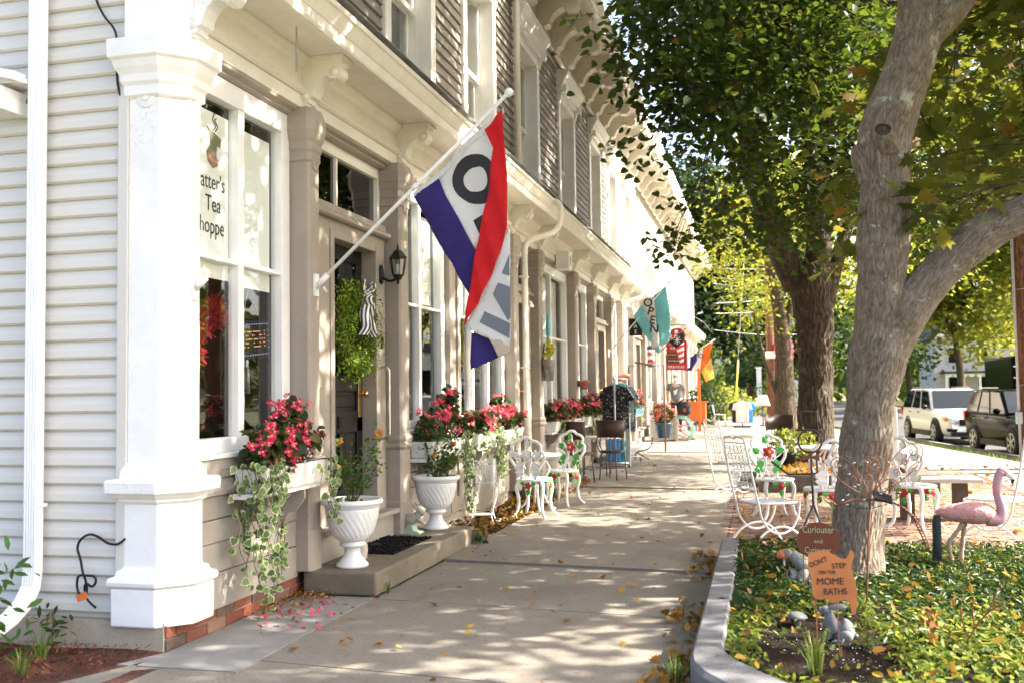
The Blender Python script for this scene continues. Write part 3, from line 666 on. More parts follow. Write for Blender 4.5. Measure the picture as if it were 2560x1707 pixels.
# corner pier
P0 = [(-3.48, 4.93), (-3.285, 4.93), (-3.17, 5.045), (-3.17, 5.17), (-3.48, 5.17)]
pier = P_(MB().stack(P0, [(.0, 1.02), (0, 3.1)]), 'corner_pier', WHITE, bevel=.006)
pl = P_(MB().stack(P0, [(.06, .13), (.062, .34)]), 'plinth', WHITE, pier, bevel=.01)
P_(MB().stack(P0, [(.06, .342), (.075, .355), (.078, .375), (.07, .395), (.045, .405), (.04, .43), (.015, .445), (.012, .46), (.012, .80), (.03, .815), (.035, .835)]), 'pedestal', WHITE, pier, bevel=.003)
P_(MB().stack(P0, [(.05, .836), (.062, .85), (.085, .866), (.088, .925), (.08, .937), (.03, .945), (.028, .985), (.02, 1.0), (.0, 1.03)]), 'pedestal_cap', WHITE, pier, bevel=.003)
cp = P_(MB().stack(P0, [(.0, 3.10), (.02, 3.115), (.022, 3.17), (.035, 3.19), (.04, 3.23), (.06, 3.27), (.072, 3.31), (.088, 3.325), (.09, 3.43), (.02, 3.435), (.02, 3.82)]), 'capital', WHITE, pier, bevel=.003)
for (x, y, rz) in ((-3.37, 4.93, 0), (-3.17, 5.11, pi / 2)):
    mm = MB().lathe([(.06, 0), (.06, .004), (.056, .006)], n=24); mm.lathe([(.02, .006), (.02, .011), (.012, .012)], n=16)
    o = mm.build('rosette', WHITE, cp); o.location = Vector((x, y, 3.10)) - BD.location; o.rotation_euler = (pi / 2, 0, rz)
# heavy consoles at the pier's top
def console(mb, x_back, x_front, yc, w, ztop, h, mi=0):
    """scrolled bracket in profile (x forward), extruded along y"""
    D = x_front - x_back; pts = [(0, 0), (1, 0), (1, -.10), (.93, -.14), (.98, -.24), (.97, -.36), (.86, -.46), (.70, -.44), (.62, -.36), (.52, -.40), (.38, -.54), (.30, -.70), (.27, -.84), (.16, -.88), (.16, -1.0), (0, -1.0)]
    mb.prism([(x_back + p[0] * D, ztop + p[1] * h) for p in pts], 'xz', yc - w / 2, yc + w / 2, mi)
# frieze, architrave, cornice along the whole front
Y0, Y1 = 5.17, 50.1
P_(MB().box(-3.4, -3.165, Y0, Y1, 3.455, 3.55), 'architrave', CREAM, bevel=.003)
P_(MB().prism([(-3.4, 3.552), (-3.15, 3.552), (-3.13, 3.565), (-3.14, 3.58), (-3.12, 3.595), (-3.15, 3.612), (-3.165, 3.63), (-3.165, 3.74), (-3.15, 3.75), (-3.135, 3.775), (-3.10, 3.80), (-3.10, 3.822), (-3.4, 3.822)], 'xz', Y0, Y1), 'frieze', CREAM)
ck = P_(MB().prism([(-3.4, 3.824), (-2.80, 3.824), (-2.80, 3.79), (-2.755, 3.785), (-2.745, 3.80), (-2.745, 3.865), (-2.735, 3.87), (-2.715, 3.90), (-2.69, 3.955), (-2.675, 3.96), (-2.672, 3.995), (-2.70, 4.0), (-3.2, 4.045), (-3.4, 4.045)], 'xz', 4.98, Y1), 'cornice', CREAM)
P_(MB().box(-3.3, -2.668, 4.95, Y1, 4.047, 4.055), 'cornice_flashing', GALV, ck)
brY = [5.1, 6.57, 8.48, 10.4, 12.62, 14.3, 17.0, 19.0, 21.15, 23.0, 24.9, 27, 29, 31, 33, 35, 37, 39, 41, 43, 45, 47, 49]
for i, y in enumerate(brY):
    mm = MB(); console(mm, -3.165, -2.86, y, .13, 3.79, .3)
    mm.box(-3.17, -2.84, y - .085, y + .085, 3.79, 3.823)
    b = P_(mm, 'bracket', CREAM if i else WHITE, bevel=.004)
    for sg in (-1, 1):
        s_ = MB().lathe([(.033, 0), (.033, .006), (.02, .012), (.0, .014)], n=14) if i < 12 else None
        if s_:
            o = s_.build('scroll_boss', CREAM, b); o.location = Vector((-2.92, y + sg * .065, 3.70)) - BD.location; o.rotation_euler = (sg * -pi / 2, 0, 0)
    mm = MB(); mm.tube([(-3.15, y - .07, 3.545), (-3.15, y + .07, 3.545)], .035, 12); mm.tube([(-3.155, y - .06, 3.485), (-3.155, y + .06, 3.485)], .028, 12)
    P_(mm, 'roll_moulding', CREAM, b)
# metal strap hanging from the soffit
P_(MB().box(-2.90, -2.897, 5.86, 5.884, 3.50, 3.8), 'hanging_strap', STEEL)
# bays of the shop front: (kind, y0, y1)
BAYS = [('w', 5.18, 6.46, 2), ('p', 6.47, 6.64), ('d', 6.66, 8.28), ('p', 8.30, 8.52), ('w', 8.56, 10.02, 2), ('q', 10.03, 10.38), ('w', 10.4, 12.5, 3), ('p', 12.54, 12.74), ('d', 12.76, 14.0), ('p', 14.02, 14.22), ('w', 14.26, 16.86, 2), ('p', 16.88, 17.1), ('w', 17.14, 18.86, 2), ('p', 18.9, 19.1), ('d', 19.12, 21.15), ('p', 21.17, 21.38), ('w', 21.42, 22.86, 2), ('p', 22.9, 23.1), ('w', 23.14, 24.8, 2), ('p', 24.84, 25.04)]
y = 25.08
for k in range(9): BAYS += [('d' if k % 3 == 0 else 'w', y, y + 2.4, 2), ('p', y + 2.44, y + 2.66)]; y += 2.7
GX = -3.30
def shop_window(y0, y1, nm, white=True, z0=1.14, z1=3.25):
    WM = FROST; F = .06
    mm = MB(); mm.box(-3.33, -3.245, y0, y0 + F, z0 - .02, 3.39).box(-3.33, -3.245, y1 - F - .06, y1, z0 - .02, 3.39).box(-3.33, -3.245, y0 + F, y1 - F - .06, z1, 3.39).box(-3.33, -3.245, y0 + F, y1 - F - .06, 1.05, z0)
    wnd = P_(mm, 'shop_window', WM, bevel=.004)
    P_(MB().box(-3.34, -3.185, y0 - .005, y1 + .005, 1.02, 1.05), 'sill', WM, wnd, bevel=.006)
    iy0, iy1 = y0 + F, y1 - F - .06; W = (iy1 - iy0 - .07 * (nm - 1)) / nm; ys_ = []
    for k in range(nm):
        a = iy0 + k * (W + .07); ys_.append((a, a + W))
        if k: P_(MB().box(-3.325, -3.25, a - .07, a, z0, z1), 'mullion', WM, wnd, bevel=.004)
        P_(MB().box(-3.32, -3.255, a, a + W, 2.232, 2.262), 'transom_bar', WM, wnd, bevel=.004)
        for za, zb in ((z0, 2.232), (2.262, z1)): P_(MB().box(GX - .004, GX, a, a + W, za, zb), 'pane', GLASS, wnd)
    # taupe head
    P_(MB().prism([(-3.33, 3.392), (-3.235, 3.392), (-3.215, 3.405), (-3.215, 3.42), (-3.18, 3.435), (-3.17, 3.453), (-3.33, 3.453)], 'xz', y0 - .01, y1 + .01), 'window_head', TAUPE)
    return wnd, ys_
def panel_boards(y0, y1):
    zs = [.125, .34, .52, .66, .80, .90, 1.02]
    for i in range(len(zs) - 1):
        x1 = -3.205 + (.0 if i % 2 else .006)
        P_(MB().box(-3.28, x1, y0, y1, zs[i] + .002, zs[i + 1] - .003), 'panel_board', TAUPE_H, bevel=.004)
    P_(MB().prism([(-3.22, .80), (-3.175, .805), (-3.17, .835), (-3.19, .86), (-3.2, .885), (-3.22, .885)], 'xz', y0 + .02, y1 - .02), 'panel_moulding', TAUPE_H)
def pilaster(y0, y1, full=True):
    PR = [(-3.34, y0), (-3.115, y0), (-3.095, y0 + .02), (-3.095, y1 - .02), (-3.115, y1), (-3.34, y1)]
    sh = P_(MB().stack(PR, [(0, 1.07), (0, 3.06)]), 'pilaster', TAUPE, bevel=.004)
    P_(MB().stack(PR, [(.012, .165 if y0 < 9 else .12), (.012, .45), (.004, .455), (.004, .905), (.02, .915), (.03, .93), (.03, .955), (.012, .965), (.02, .98), (.026, 1.0), (.02, 1.02), (.006, 1.035), (.004, 1.055), (0, 1.072)]), 'pilaster_base', TAUPE, sh, bevel=.002)
    cp = P_(MB().stack(PR, [(0, 3.058), (.012, 3.07), (.012, 3.13), (.022, 3.145), (.022, 3.2), (.035, 3.225), (.045, 3.27), (.05, 3.28), (.05, 3.37), (.02, 3.45)]), 'pilaster_capital', TAUPE, sh, bevel=.002)
    if y0 < 24:
        mm = MB().lathe([(.05, 0), (.05, .008), (.044, .012), (.018, .012), (.014, .006), (0, .006)], n=20)
        o = mm.build('rosette', TAUPE, cp); o.location = Vector((-3.096, (y0 + y1) / 2, 3.05)) - BD.location; o.rotation_euler = (0, pi / 2, 0)
def door_bay(y0, y1, first=False):
    dy1 = y1 - .24; dy0 = max(y0 + .5 if first else y0 + .28, dy1 - .86)
    zs = .40
    # ledge above, transom, casing
    mm = MB().box(-3.40, -3.235, y0, dy0 - .07, zs, 2.76).box(-3.40, -3.235, dy1 + .07, y1, zs, 2.76).box(-3.40, -3.235, dy0 - .07, dy1 + .07, 2.68, 2.76)
    cs = P_(mm, 'door_casing', TAUPE, bevel=.004)
    P_(MB().box(-3.48, -3.222, dy0 - .07, dy0, zs, 2.68).box(-3.48, -3.222, dy1, dy1 + .07, zs, 2.68).box(-3.48, -3.222, dy0, dy1, 2.62, 2.68), 'door_frame', TAUPE, cs, bevel=.006)
    P_(MB().prism([(-3.40, 2.762), (-3.19, 2.762), (-3.175, 2.775), (-3.175, 2.80), (-3.22, 2.83), (-3.225, 2.88), (-3.40, 2.88)], 'xz', y0, y1), 'transom_ledge', TAUPE, cs)
    mm = MB().box(-3.36, -3.28, y0, y0 + .05, 2.882, 3.39).box(-3.36, -3.28, y1 - .05, y1, 2.882, 3.39).box(-3.36, -3.28, y0 + .05, y1 - .05, 3.3, 3.39)
    ym = y0 + .45 * (y1 - y0); mm.box(-3.345, -3.295, ym - .015, ym + .015, 2.882, 3.3)
    tw = P_(mm, 'transom_window', CREAM, bevel=.003)
    P_(MB().box(-3.325, -3.32, y0 + .05, ym - .015, 2.882, 3.3), 'pane', GLASSD, tw); P_(MB().box(-3.325, -3.32, ym + .015, y1 - .05, 2.882, 3.3), 'pane', GLASSD, tw)
    P_(MB().prism([(-3.36, 3.392), (-3.235, 3.392), (-3.215, 3.405), (-3.215, 3.42), (-3.18, 3.435), (-3.17, 3.453), (-3.36, 3.453)], 'xz', y0 - .01, y1 + .01), 'window_head', TAUPE)
    # sill and riser
    P_(MB().box(-3.5, -3.11, y0, y1, .36, .40), 'door_sill', TAUPE_H, cs, bevel=.006)
    P_(MB().box(-3.5, -3.17, y0, y1, .15, .358), 'riser', TAUPE_H, cs)
    # door leaf
    mm = MB(); xo = -3.355
    mm.box(xo - .045, xo, dy0, dy1, .41, .62).box(xo - .045, xo, dy0, dy1, 1.08, 1.26).box(xo - .045, xo, dy0, dy1, 1.42, 1.55).box(xo - .045, xo, dy0, dy1, 2.5, 2.62)
    mm.box(xo - .045, xo, dy0, dy0 + .12, .62, 2.5).box(xo - .045, xo, dy1 - .12, dy1, .62, 2.5)
    yc = (dy0 + dy1) / 2; mm.box(xo - .045, xo, yc - .05, yc + .05, .62, 1.08).box(xo - .045, xo, yc - .05, yc + .05, 1.55, 2.5)
    dr = P_(mm, 'door', DOORB, bevel=.006)
    for a, b, za, zb in ((dy0 + .12, yc - .05, .62, 1.08), (yc + .05, dy1 - .12, .62, 1.08), (dy0 + .12, dy1 - .12, 1.26, 1.42)):
        P_(MB().box(xo - .04, xo - .02, a, b, za, zb), 'panel', DOORB, dr); P_(MB().box(xo - .03, xo - .008, a + .03, b - .03, za + .03, zb - .03), 'panel', DOORB, dr, bevel=.01)
    for a, b in ((dy0 + .12, yc - .05), (yc + .05, dy1 - .12)): P_(MB().box(xo - .026, xo - .022, a, b, 1.55, 2.5), 'pane', GLASSD, dr)
    if first:
        P_(MB().box(xo, xo + .01, yc - .09, yc + .09, 1.12, 1.22).box(xo + .01, xo + .018, yc - .06, yc + .06, 1.135, 1.15).box(xo + .01, xo + .018, yc - .06, yc + .06, 1.165, 1.18).box(xo + .01, xo + .018, yc - .06, yc + .06, 1.195, 1.21), 'letter_slot', DOORB, dr)
    P_(MB().box(xo, xo + .006, dy1 - .10, dy1 - .03, 1.2, 1.56), 'lock_plate', BRASS, dr, bevel=.002)
    kb = MB().lathe([(.008, 0), (.008, .03), (.024, .04), (.03, .055), (.022, .07), (0, .074)], n=14).build('knob', BRASS, dr); kb.location = Vector((xo + .006, dy1 - .065, 1.40)) - BD.location; kb.rotation_euler = (0, pi / 2, 0)
    kb = MB().lathe([(.022, 0), (.022, .012), (.01, .02), (0, .022)], n=14).build('deadbolt', BRASS, dr); kb.location = Vector((xo + .006, dy1 - .065, 1.62)) - BD.location; kb.rotation_euler = (0, pi / 2, 0)
    return dy0, dy1
WINS = []; fd = True
for b in BAYS:
    if b[0] == 'w': WINS.append(shop_window(b[1], b[2], b[3])); panel_boards(b[1] - .02, b[2] + .02)
    elif b[0] == 'p': pilaster(b[1], b[2])
    elif b[0] == 'q': P_(MB().box(-3.34, -3.19, b[1], b[2], .14, 3.45).box(-3.2, -3.165, b[1] + .2, b[2] - .05, .3, 3.4), 'post', TAUPE, bevel=.004)
    else: D0 = door_bay(b[1], b[2], fd); fd = False
P_(MB().box(-3.24, -3.17, 6.655, 6.70, .165, 2.76), 'door_post', TAUPE)
# shades in the first shop window
sh = P_(MB().box(-3.325, -3.322, 5.24, 5.75, 2.13, 3.18).box(-3.325, -3.322, 5.82, 6.30, 2.11, 3.16), 'window_shade', SHADE)
for i in (1, 2): 
    for a, b in WINS[i][1]: P_(MB().box(-3.36, -3.357, a + .06, b, 2.3, 3.2), 'window_shade', SHADE)
# curtains behind some of the other panes
for i in range(3, len(WINS)):
    for a, b in WINS[i][1]:
        mm = MB(); n = 22; vs = []; fs = []
        for k in range(n + 1):
            yy = a + (b - a) * k / n; xx = -3.42 + .02 * sin(k * 1.9); vs += [(xx, yy, 1.2), (xx, yy, 3.24)]
        for k in range(n): fs.append((2 * k, 2 * k + 2, 2 * k + 3, 2 * k + 1))
        if (i + int(a)) % 2 == 0: P_(mm.add(vs, fs, 0, True), 'curtain', FABW)
# lower downspouts from the cornice gutter
def downspout(y, zb=.05):
    mm = MB(); mm.tube(smooth([(-2.72, y + .35, 3.98), (-2.66, y + .36, 3.96), (-2.60, y + .33, 3.90), (-2.585, y + .3, 3.75), (-2.61, y + .24, 3.6), (-2.70, y + .17, 3.5), (-2.92, y + .04, 3.42), (-3.01, y, 3.33), (-3.025, y, 3.2)], 4), .042, 12)
    mm.tube([(-3.025, y, 3.2), (-3.025, y, zb)], .042, 12)
    o = P_(mm, 'downspout', CREAM)
    for z in (.6, 1.7, 2.9): P_(MB().box(-3.09, -2.98, y - .05, y + .05, z, z + .025), 'strap', CREAM, o)
downspout(12.8); downspout(22.6); downspout(33.5)
# ---- upper storey
W2 = [(5.4, 6.85), (8.2, 9.62), (10.62, 12.05), (13.12, 14.6), (16.12, 17.6), (19.15, 20.6), (21.55, 22.95), (24.15, 25.4)]
zc0, zc1 = 4.06, 6.80; ncl = 24; dz = (zc1 - zc0) / ncl
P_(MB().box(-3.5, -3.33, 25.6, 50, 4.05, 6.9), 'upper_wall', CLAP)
edges = [5.0]
for a, b in W2: edges += [a, b]
edges += [50.05]
for s_ in range(0, len(edges), 2):
    a, b = edges[s_], edges[s_ + 1]
    if b - a < .05: continue
    cpm = [(-3.33, 0), (-3.212, 0), (-3.208, .004), (-3.232, dz + .012), (-3.33, dz + .012)]
    mt = CLAP_SHADE if a < 18 else CLAP  # near stretch gets the boards with shade in their colour
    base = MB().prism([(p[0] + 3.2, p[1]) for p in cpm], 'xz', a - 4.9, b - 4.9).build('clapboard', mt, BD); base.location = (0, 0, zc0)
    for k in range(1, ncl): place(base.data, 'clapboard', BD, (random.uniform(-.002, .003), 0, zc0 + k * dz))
def upper_window(a, b):
    c = .15; z0, z1 = 4.30, 6.29
    mm = MB().box(-3.34, -3.18, a, a + c, 4.06, 6.42).box(-3.34, -3.18, b - c, b, 4.06, 6.42).box(-3.34, -3.18, a + c, b - c, z1, 6.42)
    w_ = P_(mm, 'upper_window', WHITE2, bevel=.006)
    P_(MB().box(-3.5, -3.14, a - .03, b + .03, 4.22, 4.28), 'sill', WHITE2, w_, bevel=.006); P_(MB().box(-3.4, -3.19, a + c, b - c, 4.05, 4.22), 'apron', WHITE2, w_)
    ya, yb = a + c, b - c; zm = 5.28
    for x0, za, zb in ((-3.36, zm - .03, z1), (-3.42, 4.28, zm + .03)):
        mm = MB().box(x0 - .04, x0, ya, ya + .06, za, zb).box(x0 - .04, x0, yb - .06, yb, za, zb).box(x0 - .04, x0, ya + .06, yb - .06, za, za + .06).box(x0 - .04, x0, ya + .06, yb - .06, zb - .06, zb)
        P_(mm, 'sash', WHITE2, w_, bevel=.004); P_(MB().box(x0 - .022, x0 - .018, ya + .06, yb - .06, za + .06, zb - .06), 'pane', GLASS, w_)
    P_(MB().box(-3.7, -3.52, ya - .2, yb + .2, 4.1, 6.4), 'dark_backing', DARKROOM, w_)  # dark slab standing in for the unlit room behind the panes
    P_(MB().box(-3.52, -3.335, ya - .03, ya + .002, 4.28, z1).box(-3.52, -3.335, yb - .002, yb + .03, 4.28, z1).box(-3.52, -3.335, ya, yb, z1 - .002, z1 + .02), 'jamb', WHITE2, w_)
    mm = MB().prism([(-3.3, 6.42), (-3.13, 6.42), (-3.125, 6.5), (-3.10, 6.52), (-3.085, 6.58), (-3.05, 6.62), (-3.02, 6.68), (-3.0, 6.69), (-3.0, 6.72), (-3.02, 6.74), (-3.3, 6.76)], 'xz', a - .05, b + .05)
    hd = P_(mm, 'hood', WHITE2, w_)
    for yy in (a + .06, b - .06):
        mm = MB(); console(mm, -3.19, -3.05, yy, .08, 6.5, .26); P_(mm, 'hood_bracket', WHITE2, w_)
for a, b in W2: upper_window(a, b)
# eave
P_(MB().box(-3.5, -3.15, 4.9, 50.1, 6.80, 7.34), 'eave_frieze', EAVE)
P_(MB().prism([(-3.18, 6.80), (-3.10, 6.80), (-3.09, 6.83), (-3.12, 6.86), (-3.15, 6.87), (-3.18, 6.87)], 'xz', 4.9, 50.1), 'bed_moulding', CREAM)
P_(MB().box(-3.5, -2.44, 4.6, 50.5, 7.34, 7.38), 'eave_soffit', EAVE)
P_(MB().prism([(-2.46, 7.30), (-2.42, 7.30), (-2.40, 7.34), (-2.40, 7.42), (-2.36, 7.46), (-2.32, 7.52), (-2.32, 7.56), (-2.5, 7.56)], 'xz', 4.55, 50.55), 'eave_cornice', CREAM)
P_(MB().prism([(-2.35, 7.56), (-2.35, 7.6), (-7, 9.2), (-11.4, 7.6), (-11.4, 7.5)], 'xz', 4.5, 50.6), 'roof', ASPH)
y = 7.6; k = 0
while y < 50:
    mm = MB(); console(mm, -3.15, -2.50, y, .2, 7.30, .5); mm.box(-3.15, -2.48, y - .14, y + .14, 7.30, 7.339)
    e = P_(mm, 'eave_bracket', EAVE, bevel=.006 if y < 22 else 0)
    y += .98; k += 1
mm = MB().tube([(-3.12, 12.93, 4.1), (-3.12, 12.93, 7.0), (-2.9, 12.93, 7.2), (-2.5, 12.93, 7.3)], .045, 12); P_(mm, 'upper_downspout', CREAM)
# small side porch roof and far end eave return
P_(MB().box(-6, -2.5, 50.1, 50.6, 7.3, 7.4), 'eave_return', EAVE)
# ---------------------------------------------------------------- things along the shop front
random.seed(11)
st = thing('concrete_step', 'worn concrete doorstep below the black door', 'step', (-2.9, 7.7, 0))
mm = MB().box(-3.17, -2.618, 6.495, 8.93, 0, .165); o = mm.build('tread', CONCS, st, world=True, bevel=.02, seg=3)
st2 = thing('concrete_step', 'second concrete doorstep, behind the small round table', 'step', (-2.9, 13.4, 0)); MB().box(-3.17, -2.62, 12.72, 14.1, 0, .16).build('tread', CONCS, st2, world=True, bevel=.02)
st3 = thing('concrete_step', 'pale doorstep beyond the clothes rack', 'step', (-2.9, 20.3, 0)); MB().box(-3.17, -2.55, 19.2, 23.6, 0, .14).build('tread', CONCL, st3, world=True, bevel=.02)
# doormat
T = thing('doormat', 'black rubber doormat on the concrete step', 'doormat', (-2.97, 7.68, .168), .0)
MB().box(-.20, .20, -.44, .44, 0, .008).build('backing', RUBBER, T, bevel=.004)
mm = MB()
for i in range(420):
    x, y = random.uniform(-.195, .195), random.uniform(-.43, .43); a = random.random() * pi
    mm.tube([(x - .016 * cos(a), y - .016 * sin(a), .008), (x, y, .015), (x + .016 * cos(a), y + .016 * sin(a), .008)], .006, 5)
o = mm.build('pebble_pattern', RUBBER, T); o['kind'] = 'stuff'
# urns with roses
def urn_prof():
    return [(.112, 0), (.116, .012), (.112, .024), (.098, .032), (.092, .05), (.07, .07), (.058, .095), (.057, .13), (.075, .145), (.092, .15), (.094, .162), (.085, .17), (.09, .182)], [(.092, .184), (.118, .2), (.145, .235), (.166, .285), (.182, .35), (.192, .42)], [(.192, .422), (.2, .426), (.2, .436), (.21, .444), (.222, .452), (.224, .466), (.218, .48), (.205, .484), (.192, .478), (.185, .45), (.18, .42)]
def rose_bush(T, h, lean, nst, nl, bl, sd, wide=.16):
    random.seed(sd); mm = MB(); tips = []; 
    for i in range(nst):
        a = random.random() * 6.3; r = wide * random.uniform(.4, 1.3); hh = h * random.uniform(.45, 1)
        p = [(0.02 * cos(a), .02 * sin(a), .44), (lean[0] * .4 + r * .5 * cos(a), lean[1] * .4 + r * .5 * sin(a), .44 + hh * .5), (lean[0] + r * cos(a), lean[1] + r * sin(a), .44 + hh)]
        q = smooth(p, 6); mm.tube(q, [.006 - .004 * k / (len(q) - 1) for k in range(len(q))], 5); tips.append(q)
    mm.tube([(0, 0, .4), (.005, 0, .47), (.02, .01, .55)], [.018, .015, .01], 7); mm.build('stems', STEM, T)
    P = []; 
    for i in range(nl):
        q = random.choice(tips); k = random.randint(4, len(q) - 1); c = q[k]
        for j in range(5): P.append((c.x + random.gauss(0, .03), c.y + random.gauss(0, .03), c.z + random.gauss(0, .03)))
    n = len(P); leafmesh('leaves', LF_ROSE, T, P, rng.normal(size=(n, 3)) * .6 + [0, 0, .8], rng.uniform(.03, .05, n), *L_OVAL, world=False)
    for i in range(bl):
        c = tips[i % nst][-1]; n = 9; leafmesh('dry_rose', PETALO, T, [(c.x + random.gauss(0, .008), c.y + random.gauss(0, .008), c.z + random.gauss(0, .006)) for _ in range(n)], rng.normal(size=(n, 3)), rng.uniform(.028, .042, n), *L_HEART, world=False)
def urn(label, loc, bush):
    T = thing('urn_planter', label, 'planter', loc, group='white urns on the doorstep'); a, b, c = urn_prof()
    MB().lathe(a, n=48).build('foot', URNW, T)
    nfl = 26
    bb = []
    for i in range(len(b) - 1):
        for k in range(4): t = k / 4; bb.append((b[i][0] + (b[i + 1][0] - b[i][0]) * t, b[i][1] + (b[i + 1][1] - b[i][1]) * t))
    bb.append(b[-1])
    def flute(r, z, ang):
        e = min(1, max(0, (z - .184) / .03)) * min(1, max(0, (.418 - z) / .03)); return r * (1 + .032 * e * (abs(sin(nfl / 2 * (ang + 3.4 * z))) ** .7 - .5))
    MB().lathe(bb, n=nfl * 8, fn=flute).build('bowl', URNW, T); MB().lathe(c, n=48).build('rim', URNW, T)
    MB().lathe([(0, .445), (.1, .45), (.186, .44)], n=24).build('soil', SOIL, T)
    rose_bush(T, *bush); return T
urn('white fluted urn planter nearest the corner, with a leggy rose bush', (-2.89, 6.72, .165), (.52, (.07, .02), 9, 60, 4, 5))
urn('white fluted urn planter at the far end of the doorstep', (-2.92, 8.70, .165), (.40, (.05, .0), 9, 90, 4, 8, .2))
# rusty jar behind the first urn
T = thing('enamel_jar', 'small chipped white enamel jar behind the near urn', 'jar', (-2.95, 7.0, .165)); MB().lathe([(.045, 0), (.056, .015), (.06, .07), (.056, .11), (.045, .125), (.038, .13), (.036, .12)], n=24).build('jar_body', simple('chipped_enamel', (.7, .68, .63), (.25, .12, .07), 9, .5, .1), T)
# stone rabbit
def leaping_rabbit(T, m1, m2):
    mm = MB(); mm.prism([(-.10, 0), (.09, 0), (.10, .02), (.03, .035), (.02, .08), (-.02, .085), (-.05, .04), (-.10, .03)], 'xz', -.045, .045); mm.build('base', m2, T, bevel=.012, seg=3)
    mm = MB(); R = Matrix.Rotation(-.35, 3, 'Y')
    mm.ball((-.01, 0, .125), (.10, .048, .055), 18, 12, mat=R); mm.ball((-.075, 0, .095), (.05, .048, .05), 14, 10); mm.ball((.085, 0, .19), (.046, .03, .034), 14, 10, mat=Matrix.Rotation(.25, 3, 'Y')); mm.ball((.06, 0, .165), (.04, .033, .04), 12, 8)
    mm.tube([(.06, .02, .12), (.10, .022, .10), (.125, .022, .085)], [.022, .016, .012], 10); mm.tube([(.06, -.02, .12), (.11, -.022, .11), (.14, -.022, .09)], [.022, .016, .012], 10)
    mm.tube([(-.08, .03, .07), (-.11, .035, .04), (-.12, .035, .03)], [.028, .02, .014], 10); mm.ball((-.115, 0, .13), .018, 10, 7)
    mm.build('body', m1, T, sub=1)
    for s in (-1, 1):
        e = MB().ball((0, 0, .045), (.012, .007, .05), 10, 8).build('ear', m1, T); e.location = (.062, s * .016, .205); e.rotation_euler = (s * -.12, -.55, 0)
T = thing('rabbit_statue', 'small leaping stone rabbit on a pale green base, on the doorstep', 'statue', (-3.03, 8.36, .165), -.15); leaping_rabbit(T, STONEW, VERDI)
# ---- window boxes
def flower_head(P, n): return P
BEGF = ([(0, 0, 0), (.45, .3, .12), (.75, .12, .2), (.75, -.12, .2), (.45, -.3, .12)], [(0, 1, 2, 3, 4)])
def blossoms(T, name, P, nrm, s, mat=None):
    pet = []; no = []; ro = []
    for p, n in zip(P, nrm):
        n = Vector(n).normalized(); u, v = perp(n)
        for k in range(4):
            a = k * pi / 2 + random.random() * .5; pet.append(p); no.append(n); ro.append(u * cos(a) + v * sin(a))
    o = leafmesh(name, mat or PETAL, T, pet, no, rng.uniform(s * .8, s * 1.25, len(pet)), *BEGF, roll=[tuple(r) for r in ro], world=False); o['kind'] = 'stuff'
    c = leafmesh('flower_centres', PETALC, o, np.array(P) + np.array([tuple(Vector(n).normalized() * .006) for n in nrm]), nrm, [s * .3] * len(P), [(-.5, -.5, .1), (.5, -.5, .1), (.5, .5, .1), (-.5, .5, .1)], [(0, 1, 2, 3)], world=False); c['kind'] = 'stuff'
def vines(T, starts, seed, name='trailing_vine', xo=.0):
    random.seed(seed); 
    for (x, y, z, L, nv) in starts:
        mm = MB(); P = []; 
        for i in range(nv):
            xx, yy = x + random.gauss(0, .015), y + random.gauss(0, .05); l = L * random.uniform(.55, 1.05); q = [(xx - .06, yy, z + .02), (xx + .02, yy, z + .03)]
            k = int(l / .05) + 2
            for t in range(1, k): q.append((xx + .03 + .018 * sin(t * .9 + i), yy + .02 * sin(t * .7 + 2 * i), z - l * t / k))
            mm.tube(q, .0022, 4)
            for t in range(1, len(q)):
                for s in range(2):
                    if random.random() < (.8 if t < 5 else .42): P.append((q[t][0] + random.gauss(.012, .014), q[t][1] + random.gauss(0, .02), q[t][2] + random.gauss(0, .016)))
        s_ = mm.build(name, STEM, T); n = len(P); nr = rng.normal(size=(n, 3)) * .45 + [1, -.35, .3]; sz = rng.uniform(.024, .052, n); rl = droop(n)
        leafmesh('leaves', LF_IVY, s_, P, nr, sz, *L_HEART, roll=rl, world=False)
        nn = nr / np.linalg.norm(nr, axis=1, keepdims=True); leafmesh('leaf_margins', LF_IVYE, s_, np.array(P) - nn * .0015 - .06 * sz[:, None] * (rl - (rl * nn).sum(1, keepdims=True) * nn), nr, sz * 1.16, *L_HEART, roll=rl, world=False)
